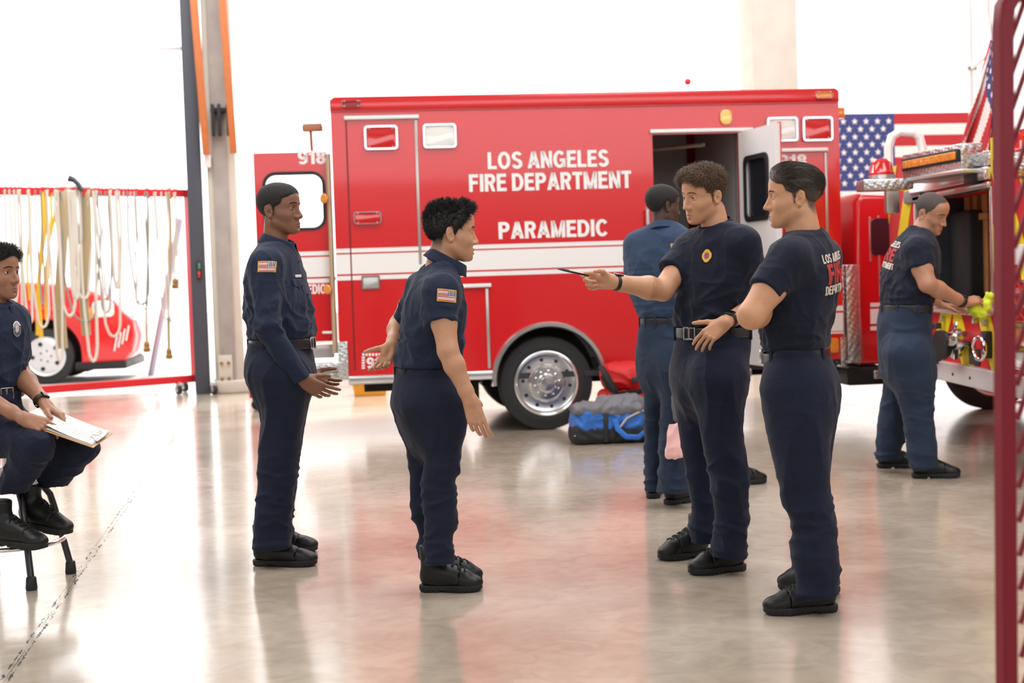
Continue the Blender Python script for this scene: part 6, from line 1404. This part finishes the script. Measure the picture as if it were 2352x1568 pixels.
    for xa, xb, yl, w, mm, lab in bands:
        pa = rail(xa)+V(0, -.05, 0); D = pa[1]; q = at(xb, yl, D); pts = [rail(xa)+V(0, .06, -.06), rail(xa)+V(0, .0, .06), pa+V(0, 0, -.02)]+[pa*(1-t)+q*t+V(.02*math.sin(t*7), 0, 0) for t in np.linspace(.1, 1, 12)]
        m = MB(); m.tube(pts, w, 12, flat=((1, 0, 0), .16)); tag(m.build('flat_hose', G[mm]), lab, 'hose')
    for xa, xb, yl, r, mm, lab in ((331, 337, 790, .013, 'hoset', 'hose with brass coupling dangling left of the longest one'), (384, 388, 806, .020, 'hoset', 'tan hose ending in the lowest brass coupling near the red post'), (396, 402, 645, .012, 'hose', 'short cream hose with brass coupling next to the red post')):
        pa = rail(xa)+V(0, -.05, 0); q = at(xb, yl, pa[1]); e2 = empty('coupling_hose', q, lab, 'hose')
        m = MB(); m.tube([rail(xa)+V(0, .06, -.06), rail(xa)+V(0, 0, .06), pa]+[pa*(1-t)+q*t+V(.03*math.sin(t*5), 0, 0)*(1-t) for t in np.linspace(.1, 1, 12)], r, 8); m.build('hose_jacket', G[mm], e2)
        m = MB(); m.lathe([(-.03, .025), (.0, .036), (.04, .036), (.05, .045), (.09, .045), (.10, .03)], q, (0, 0, -1), 16); m.build('coupling', G['brass'], e2)
    p = rail(152)+V(0, -.02, .06); m = MB(); m.tube([p+V(-.02, 0, .10), p+V(.04, 0, .08), p+V(.10, -.02, .02), p+V(.14, -.03, -.05)], [.045, .035, .03, .03], 12); tag(m.build('hose_nozzle', G['dgrey']), 'dark nozzle lying on top of the drying rack rail', 'nozzle')
# ------------------------------------------------------------------ near red cage rack
def cage_rack():
    D = 3.0; e = empty('cage_rack', ground(2318, 1568)*1.0, 'red steel mesh cage rack cutting the right edge of the picture, closest to the camera', 'rack')
    w = .0185; a = at(2303, 30, D); b_ = at(2310, 1700, D); b_[2] = 0.02; e.location = b_
    R45 = rotz(math.radians(28)); m = MB()
    top = [a+V(0, 0, -.03), a+V(.004, 0, .012), a+V(.02, .005, .035), a+V(.05, .01, .048), a+V(.5, .16, .06)]
    def sq(pts, w):
        vs = []; 
        for i, p in enumerate(pts):
            t = pts[min(i+1, len(pts)-1)]-pts[max(i-1, 0)]; t /= np.linalg.norm(t); s = V(-.32, .95, 0)*1.0; s = s-t*(s@t); s /= np.linalg.norm(s); u = np.cross(t, s)
            for cx, cy in ((-1, -.7), (-.7, -1), (.7, -1), (1, -.7), (1, .7), (.7, 1), (-.7, 1), (-1, .7)): vs.append(tuple(p+s*w*cx+u*w*cy))
        n = len(pts); m.add(vs, [[i*8+k, i*8+(k+1) % 8, (i+1)*8+(k+1) % 8, (i+1)*8+k] for i in range(n-1) for k in range(8)]+[list(range(8))[::-1], [(n-1)*8+k for k in range(8)]])
    sq([b_]+[b_*(1-t)+a*t for t in (.3, .6, .9)]+top, w); m.build('frame_tube', G['rack'], e)
    dr = (top[-1]-top[-2]); dr[2] = 0; dr /= np.linalg.norm(dr)
    z = .1; k = 0
    while z < 2.15:
        p = V(a[0], a[1], z)+dr*.02; q = p+dr*.55+V(0, 0, 1.25); 
        zc = top[-1][2]-.01
        if p[2] > zc-.05: break
        if q[2] > zc: t = (zc-p[2])/(q[2]-p[2]); q = p+(q-p)*t
        if q[2] > p[2]+.02 : m = MB(); m.tube([p, q], .0062, 8); m.build('mesh_rod', G['rack'], e)
        z += .0735; k += 1
    for z in (.25, 1.02, 1.50): m = MB(); m.tube([V(a[0], a[1], z)+dr*.02, V(a[0], a[1], z)+dr*.55], .0042, 8); m.build('cross_rod', G['rack'], e)
    m = MB(); q = V(a[0], a[1], 0)+dr*.55; m.tube([V(q[0], q[1], .02), V(q[0], q[1], top[-1][2])], .022, 12); m.build('far_post', G['rack'], e)
    m = MB(); m.box((a[0]-.03, a[1]-.03, 0), (a[0]+.03, a[1]+.03, .03), .004); m.build('foot_plate', G['black'], e)
# ------------------------------------------------------------------ stool
def stool():
    c = V(-2.335, 6.50, 0); e = empty('shop_stool', c, 'black steel stool with a chrome foot ring under the seated man', 'stool')
    A_, B_ = ground(68, 1352), ground(135, 1320); rr = .262
    a0 = math.atan2(A_[1]-c[1], A_[0]-c[0]); b0 = math.atan2(B_[1]-c[1], B_[0]-c[0])
    m = MB(); m.lathe([(0, .16), (.01, .175), (.05, .18), (.065, .17), (.07, .1)], c+V(-.02, 0, .585), (0, 0, 1), 40); m.build('seat', G['black'], e)
    m = MB(); m.lathe([(0, .022), (.16, .022)], c+V(0, 0, .44), (0, 0, 1), 20); m.build('post', G['chrome'], e)
    m = MB(); m.lathe([(0, .035), (.03, .038), (.06, .035), (.07, .042), (.10, .042)], c+V(0, 0, .43), (0, 0, 1), 20); m.build('post_collar', G['steel'], e)
    blk = mat('black_powder_coat', (34, 35, 40), .35, coat=.3)
    for th in (a0, b0, a0+math.pi, b0+math.pi):
        d = V(math.cos(th), math.sin(th), 0); pts = [c+d*.03+V(0, 0, .46), c+d*.09+V(0, 0, .455), c+d*.155+V(0, 0, .425), c+d*.185+V(0, 0, .385), c+d*.20+V(0, 0, .33), c+d*rr+V(0, 0, .05)]
        m = MB(); m.tube(pts, .0155, 16); m.build('leg', blk, e)
        m = MB(); m.lathe([(0, .024), (.008, .026), (.055, .022), (.06, .018)], c+d*(rr+.002)+V(0, 0, .0), (0, 0, 1), 18); m.build('rubber_foot', G['black'], e)
        m = MB(); p = c+d*.252+V(0, 0, .185); m.lathe([(0, .008), (.004, .008), (.006, .004)], p, d, 10); m.build('leg_bolt', G['chrome'], e)
    m = MB(); m.tube([c+V(.235*math.cos(t), .235*math.sin(t), .185) for t in np.linspace(0, 2*math.pi, 73)[:-1]]+[c+V(.235, 0, .185)], .011, 12, False); m.build('foot_ring', G['chrome'], e)
# ------------------------------------------------------------------ clipboard
def clipboard():
    NR, FR, FL = at(214, 1029, 6.13), at(258, 996, 6.33), at(112, 946, 6.42); NL = NR+(FL-FR); u = (NR-NL); v = (FL-NL); n = np.cross(u, v); n /= np.linalg.norm(n); n = n if n[2] > 0 else -n
    e = empty('clipboard', (NL+FR)/2, 'brown clipboard with white papers held in the seated man\'s hands', 'clipboard')
    def sheet(nm, m_, s0, s1, t0, t1, z0, th, curl=0, nu=14):
        vs = []; 
        for zz in (0, th):
            for i in range(nu+1):
                s = s0+(s1-s0)*i/nu
                for t in (t0, t1): vs.append(tuple(NL+u*s+v*t+n*(z0+zz+curl*max(0, .75-s)**1.7*(1.0 if t == t0 else .6))))
        k = (nu+1)*2; fs = []
        for i in range(nu): a = i*2; fs += [(a, a+1, a+3, a+2), (k+a, k+a+2, k+a+3, k+a+1), (a, a+2, k+a+2, k+a), (a+1, k+a+1, k+a+3, a+3)]
        fs += [(0, k, k+1, 1), (2*nu, 2*nu+1, k+2*nu+1, k+2*nu)]
        m = MB(); m.add(vs, fs); return m.build(nm, m_, e)
    sheet('board', mat('brown_hardboard', (188, 148, 100), .5), 0, 1, 0, 1, 0, .003)
    pap = mat('white_paper', (226, 224, 218), .7); sheet('paper_stack', pap, .02, .96, .05, .95, .0035, .004, .01); sheet('loose_sheet', pap, -.06, .95, .06, .97, .010, .0006, .05)
    ink = mat('pencil_writing', (186, 186, 188), .8)
    for i in range(16):
        m = MB(); s = .30+.038*i; t0 = .15; t1 = .15+.7*random.uniform(.5, 1); pts = [NL+u*(s+.004*math.sin(q*60+i))+v*(t0+(t1-t0)*q)+n*(.0112+.05*max(0, .75-s)**1.7*(1-.4*(t0+(t1-t0)*q))) for q in np.linspace(0, 1, 26)]; m.tube(pts, .0006, 4); m.build('handwriting', ink, e)
    m = MB(); M4 = Matrix(((v/np.linalg.norm(v))[0:3].tolist()+[0], (u/np.linalg.norm(u)).tolist()+[0], n.tolist()+[0], [0, 0, 0, 1])).transposed(); M4.translation = Vector(NL+u*.955+v*.5+n*.012); m.M = M4
    m.box((-.05, -.012, -.004), (.05, .012, .004), .003); m.tube([(-.045, -.012, .006), (-.045, -.03, .008), (-.02, -.03, .010), (-.02, -.006, .012), (.02, -.006, .012), (.02, -.03, .010), (.045, -.03, .008), (.045, -.012, .006)], .002, 6); m.build('clip', G['steel'], e)
# ------------------------------------------------------------------ bags
def duffel():
    c = at(1397, 965, 11.25); c[2] = 0; e = empty('duffel_bag', c, 'blue and grey duffel bag lying on the floor beside the ambulance wheel', 'bag'); Rz = rotz(rad(6)); L = lambda p: (p-c)@Rz
    W = lambda v: c+v@Rz.T
    base = lambda q: rbox(q, (0, 0, .075), (.305, .16, .072), .05)
    def body(q): d = sm(rbox(q, (0, 0, .17), (.28, .15, .11), .08), rbox(q, (-.12, 0, .20), (.14, .14, .09), .07), .06); return smx(d, -(q[:, 2]-.10), .01)
    def top(q): return smx(sm(rbox(q, (-.02, -.01, .265), (.265, .15, .045), .04), rbox(q, (.10, .02, .31), (.17, .12, .045), .04), .05), -(q[:, 2]-.235+.25*np.maximum(q[:, 0]-.05, 0)*0), .01)
    o = sdf_obj('base', base, (-.34, -.2, 0), (.34, .2, .16), .01, mat('black_nylon', (26, 27, 30), .7), e, [(.012, (8, 8, 8), 1)], W)
    sdf_obj('blue_body', body, (-.34, -.2, .06), (.34, .2, .32), .01, mat('blue_nylon', (38, 104, 190), .6, sheen=.2), e, [(.020, (7, 7, 7), 2), (.010, (14, 14, 14), 3)], W)
    sdf_obj('grey_top', top, (-.34, -.2, .2), (.36, .2, .40), .01, mat('grey_nylon', (112, 112, 118), .7), e, [(.022, (6, 6, 9), 5), (.010, (13, 13, 16), 6)], W)
    m = MB(); m.tube([W(V(x, y, z)) for x, y, z in ((-.05, -.17, .02), (-.05, -.175, .12), (-.045, -.165, .25), (-.04, -.10, .33), (-.04, .05, .35))], .018, 10, flat=((1, 0, 0), .25)); m.build('strap', G['black'], e)
    m = MB(); m.tube([W(V(x, y, z)) for x, y, z in ((.02, -.175, .20), (.04, -.195, .12), (.10, -.21, .06), (.20, -.205, .05), (.27, -.18, .10), (.30, -.12, .19))], .022, 10, flat=((0, .2, 1), .3)); m.build('carry_handle', mat('blue_webbing', (44, 112, 204), .6), e)
    m = MB(); m.tube([W(V(x, y, z)) for x, y, z in ((.06, -.175, .13), (.12, -.17, .20), (.20, -.165, .235), (.29, -.12, .26))], .008, 8); m.build('piping', mat('tan_piping', (190, 178, 160), .7), e)
    m = MB(); m.tube([W(V(x, y, z)) for x, y, z in ((-.28, -.10, .10), (-.29, -.12, .06))], .035, 12, flat=((0, 1, .3), .3)); m.build('white_tag', G['white'], e)
def red_bag():
    c = at(1432, 875, 11.85); c[2] = 0; e = empty('medic_bag', c, 'red medical bag with black straps standing behind the blue duffel', 'bag'); W = lambda v: c+v*1.13; dz = .0
    red = mat('red_nylon', (206, 34, 34), .6)
    sdf_obj('lower_body', lambda q: rbox(q, (-.02, 0, .16), (.17, .14, .16), .06), (-.22, -.18, 0), (.2, .18, .36), .01, red, e, [(.012, (8, 8, 8), 4)], W)
    sdf_obj('top_pouch', lambda q: rbox(q, (.02, .0, .42), (.19, .13, .10), .09), (-.22, -.18, .28), (.26, .18, .56), .01, red, e, [(.014, (7, 7, 7), 8)], W)
    m = MB(); m.tube([W(V(*p)) for p in ((-.16, -.14, .44), (-.12, -.17, .36), (-.06, -.18, .30), (.06, -.175, .31), (.2, -.16, .33))], .03, 10, flat=((0, 0, 1), .3)); m.tube([W(V(*p)) for p in ((-.17, -.10, .50), (-.15, -.16, .46), (-.08, -.18, .34), (-.05, -.165, .2), (-.05, -.15, .05))], .028, 10, flat=((1, 0, 0), .3)); m.build('strap', G['black'], e)
    for dx in (-.115, -.09): m = MB(); m.tube([W(V(dx, -.155, .30)), W(V(dx, -.152, .06))], .009, 8, flat=((1, 0, 0), .3)); m.build('reflective_strip', mat('grey_reflective', (190, 190, 190), .4), e)
    for p in ((.07, -.14, .40), (.07, -.15, .20)): m = MB(); m.box(W(V(p[0]-.022, p[1]-.012, p[2]-.02)), W(V(p[0]+.022, p[1]+.012, p[2]+.02)), .006); m.build('buckle', G['dgrey'], e)
# ------------------------------------------------------------------ small things
def small_props():
    # yellow bin under the ambulance
    c = at(850, 890, 16.6); b = Frame(c, rad(6)); r = b.rect(808, 872, 892, 908); e = empty('storage_bin', b.w((r[0]+r[2])/2, .2, 0), 'yellow plastic bin on the floor behind the ambulance underside', 'bin')
    m = MB(b.M); z1 = r[3]; m.prism([(r[0]+.03, 0.0), (r[2]-.03, 0.0), (r[2], z1), (r[0], z1)], 0, .4, PR, .012); m.build('bin_body', G['yel'], e); m = MB(b.M); m.box((r[0]-.015, -.015, z1-.04), (r[2]+.015, .415, z1+.01), .01); m.build('bin_rim', G['yel'], e)
    # red tool cabinet behind the left man
    b = Frame(at(600, 900, 15.0), rad(9)); r = b.rect(568, 690, 668, 897); e = empty('tool_cabinet', b.w((r[0]+r[2])/2, .25, 0), 'red rolling tool cabinet partly hidden behind the leftmost standing man', 'cabinet')
    m = MB(b.M); z0 = .14; m.box((r[0], 0, z0), (r[2], .5, r[3]), .015); m.build('cabinet_body', G['red2'], e)
    n = 5; hh = (r[3]-z0-.06)/n
    for k in range(n):
        m = MB(b.M); m.box((r[0]+.02, -.02, z0+.03+k*hh), (r[2]-.02, .01, z0+.02+(k+1)*hh), .006); d = m.build('drawer', G['red2'], e); m = MB(b.M); m.box((r[0]+.03, -.05, z0+.0+(k+1)*hh-.03), (r[2]-.03, -.02, z0+(k+1)*hh-.005), .006); m.build('drawer_handle', G['lensw'], d)
    for xx in (r[0]+.07, r[2]-.07):
        for yy in (.06, .44): m = MB(b.M); m.lathe([(-.02, .055), (.02, .055)], (xx, yy, .068), (0, 1, 0), 20); c = m.build('caster_wheel', G['tread'], e); m = MB(b.M); m.box((xx-.03, yy-.03, .1), (xx+.03, yy+.03, .15), .004); m.build('caster_fork', G['steel'], c)
    # push broom leaning behind the rear door
    D = 12.55; p = at(713, 294, D); zb_ = at(713, 388, D)[2]; e = empty('push_broom', V(p[0], p[1], zb_), 'wooden T-shaped tool handle rising behind the top of the open ambulance rear door', 'tool')
    wd = mat('aged_wood', (176, 124, 90), .6, var=(20, .2)); m = MB(); m.tube([V(p[0]+.01, p[1], zb_), p], .014, 12); m.build('handle', wd, e); q0, q1 = at(695, 291, D), at(740, 290, D); m = MB(); m.box(V(q0[0], p[1]-.04, p[2]-.03), V(q1[0], p[1]+.04, p[2]+.025), .01); m.build('broom_head', wd, e)
    m = MB(); m.box(V(q0[0]+.005, p[1]-.032, p[2]+.025), V(q1[0]-.005, p[1]+.032, p[2]+.035), .002); m.build('bristles', mat('bristle_brown', (120, 80, 60), .9), e)
    # cloth and glove hanging from the rear-view man's hand
    c = at(1556, 935, 7.88); W = lambda v: c+v
    sdf_obj('glove_pair', lambda q: sm(rbox(q, (0, 0, .02), (.028, .02, .10), .02), rbox(q, (.03, .0, -.12), (.03, .018, .08), .018), .03), (-.07, -.05, -.22), (.09, .05, .15), .007, mat('grey_leather_glove', (96, 98, 102), .8), None, [(.008, (14, 14, 10), 3)], W)
    bpy.context.scene.collection.objects['glove_pair']; o = bpy.data.objects['glove_pair']; tag(o, 'grey glove dangling behind the trousers of the man seen from behind', 'glove')
    c = at(1550, 1008, 7.86)
    sdf_obj('pink_cloth', lambda q: smx(rbox(q, (0, 0, 0), (.040+0*.0, .016, .095), .012)-.012*np.clip(-q[:, 2]/.1, -1, 1), q[:, 2]-.095, .01), (-.09, -.05, -.13), (.09, .05, .12), .006, mat('pink_towel', (238, 186, 182), .9, sheen=.3), None, [(.012, (14, 14, 5), 6)], lambda v: c+v)
    tag(bpy.data.objects['pink_cloth'], 'small pink cloth hanging beside the trousers of the man seen from behind', 'cloth')
    # lime cloth under the wiping hand
    c = at(2250, 698, 8.93); 
    sdf_obj('cleaning_cloth', lambda q: sm(sm(rbox(q, (0, 0, -.01), (.060, .05, .030), .025), rbox(q, (-.02, -.02, -.045), (.045, .03, .035), .025), .03), rbox(q, (.07, .02, .03), (.035, .03, .03), .02), .03), (-.13, -.1, -.12), (.14, .1, .1), .006, mat('lime_microfibre', (206, 220, 40), .9, sheen=.3), None, [(.022, (11, 11, 11), 3), (.01, (24, 24, 24), 4)], lambda v: c+v)
    tag(bpy.data.objects['cleaning_cloth'], 'lime green cleaning cloth under the hand of the man at the fire engine', 'cloth')
    # lone black shoe tip seen between the two men in t-shirts
    g = ground(1722, 1112); sh = empty('work_shoe', g, 'black work shoe standing on the floor behind the man pointing the pen', 'shoe')
    R_ = rotz(rad(8)); g2 = g+V(-.17, 0, 0)
    v, f = mesh_sdf(lambda q: shoe_sdf(q, .29, False), (-.01, -.06, .01), (.30, .06, .14), .005); link('upper', mesh_np('upper', g2+v@R_.T, f), PM['boot'], sh)
    v, f = mesh_sdf(lambda q: sole_sdf(q, .29), (-.01, -.06, -.002), (.30, .06, .035), .004, 0); link('sole', mesh_np('sole', g2+v@R_.T, f), PM['sole'], sh)
    # leaning pipe outside
    a, b_ = at(346, 836, 22), at(414, 500, 21); a[2] = 0.0; m = MB(); m.tube([a, b_], .05, 12); tag(m.build('leaning_pipe', mat('grey_violet_pipe', (168, 162, 178), .5)), 'grey pipe leaning outside the open bay beyond the rack', 'pipe')
# ------------------------------------------------------------------ red pickup outside
def pickup():
    D = 20.6; A = Frame(at(105, 815, D), rad(6)); e = empty('pickup_truck', A.w(0, 1, 0), 'red pickup truck parked outside the open bay behind the hanging hoses', 'truck')
    P = lambda x, y: A.xz(x, y); cx, cz = P(104, 814); R_ = .40
    ra = .50; arch = [(cx+ra*math.cos(t), cz+ra*math.sin(t)) for t in np.linspace(math.pi, 0, 20)]
    zb = P(150, 836)[1]
    arc2 = [(x_-3.1, z_) for x_, z_ in arch]; pts = [P(-590, 640), P(-590, 838), (cx-3.1-ra, zb)]+[p for p in arc2 if p[1] > zb]+[(cx-3.1+ra, zb), (cx-ra, zb)]+[p for p in arch if p[1] > zb]+[(cx+ra, zb), P(285, 828), P(304, 806), P(311, 770), P(306, 735), P(282, 716), P(262, 690), P(205, 666), P(120, 652), P(20, 645)]
    m = MB(A.M); m.prism(pts, 0, 1.9, PR, .05); m.build('body', G['red'], e)
    m = MB(A.M); a = P(70, 648); m.prism([P(-250, 640), P(0, 646), P(-60, 585), P(-250, 575)], .12, 1.78, PR, .04); m.build('cab', G['red'], e)
    m = MB(A.M); m.prism([P(-240, 636), P(-10, 640), P(-62, 592), P(-240, 584)], .10, .13, PR, .0); m.build('side_window', mat('tinted_glass', (30, 34, 42), .05), e)
    r = A.rect(212, 690, 262, 728); m = MB(A.M); m.prism(rrect(r[0], r[1], r[2], r[3], .07), -.02, .3, PR, .01); hl = m.build('headlight', G['lensw'], e)
    r = A.rect(204, 706, 214, 730); m = MB(A.M); m.prism(rrect(*r, .02), -.025, .1, PR, .005); m.build('turn_signal', G['lensa'], e)
    for k in range(4): q = P(262+k*9, 790-k*8); m = MB(A.M); m.tube([(q[0], -.012, q[1]-.10), (q[0]+.05, -.012, q[1]+.12)], .012, 8); m.build('bumper_groove', G['lensw'], e)
    m = MB(A.M); m.box((P(170, 830)[0], .03, zb-.10), (P(290, 830)[0], 1.8, zb+.02), .03); m.build('front_skirt', G['black'], e)
    m = MB(A.M); m.prism([(cx+(ra+.03)*math.cos(t), cz+(ra+.03)*math.sin(t)) for t in np.linspace(0, math.pi, 20)], .45, .5, PR); m.box((cx-ra, .5, cz-.3), (cx+ra, 1.4, cz+.2)); m.build('wheel_well', G['dark'], e)
    for xx in (cx, cx-3.1):
        for yy, sg in ((.03, 1), (1.85, -1)): w = empty('wheel', A.w(xx, yy, R_)); w.parent = e; w.matrix_parent_inverse = world_of(e).inverted(); wheel(w, A.w(xx, yy, R_), -A.ey*sg, R_, .285, .24, plain=True)
# ------------------------------------------------------------------ light
def lighting():
    w = bpy.data.worlds.new('daylight'); SC.world = w; w.use_nodes = True; bg = w.node_tree.nodes['Background']; bg.inputs[0].default_value = (.985, .992, 1.0, 1); bg.inputs[1].default_value = WORLD
    s = bpy.data.lights.new('sun', 'SUN'); s.energy = SUN; s.angle = rad(8); so = bpy.data.objects.new('sun', s); COL.objects.link(so); so.rotation_euler = Vector((-.25, -.9, -.9)).to_track_quat('-Z', 'Y').to_euler(); s.color = (1, .99, .98)
    # added unseen fill lights under the ceiling, stronger ones to brighten the back pillars
    for i, (x, y, sx, sy, e) in enumerate(((-4.5, 6, 3, 8, 1), (1.5, 8.5, 3, 5, 1), (4.5, 4, 3, 6, 1), (-4, 14.5, 8, 3, 1.4), (5, 16, 8, 2.5, 1.4))):
        l = bpy.data.lights.new('hall_fill', 'AREA'); l.shape = 'RECTANGLE'; l.size = sx; l.size_y = sy; l.energy = FILL*sx*sy*e; l.color = (.965, .985, 1); o = bpy.data.objects.new('hall_fill', l); COL.objects.link(o); o.location = (x, y, 7.1)
WORLD, SUN, FILL = 3.0, 3.0, 17.2
cd = bpy.data.cameras.new('camera'); co = bpy.data.objects.new('camera', cd); COL.objects.link(co); SC.camera = co
cd.sensor_width = 36; cd.lens = F*36/2352; cd.clip_end = 500
M_ = Matrix(((RT[0], UP[0], -FW[0], CAM[0]), (RT[1], UP[1], -FW[1], CAM[1]), (RT[2], UP[2], -FW[2], CAM[2]), (0, 0, 0, 1)))
co.matrix_world = M_
cd.dof.use_dof = True; cd.dof.focus_distance = 6.15; cd.dof.aperture_fstop = 2.9
building(); wall_flag(); draped_flag(); ambulance(); fire_engine(); hose_rack(); cage_rack(); stool(); clipboard(); duffel(); red_bag(); small_props(); pickup()
for f in PEOPLE: f()
lighting()
SC.view_settings.view_transform = 'Standard'; SC.view_settings.look = 'None'; SC.view_settings.gamma = 1; SC.view_settings.exposure = 0.0; SC.view_settings.use_curve_mapping = False
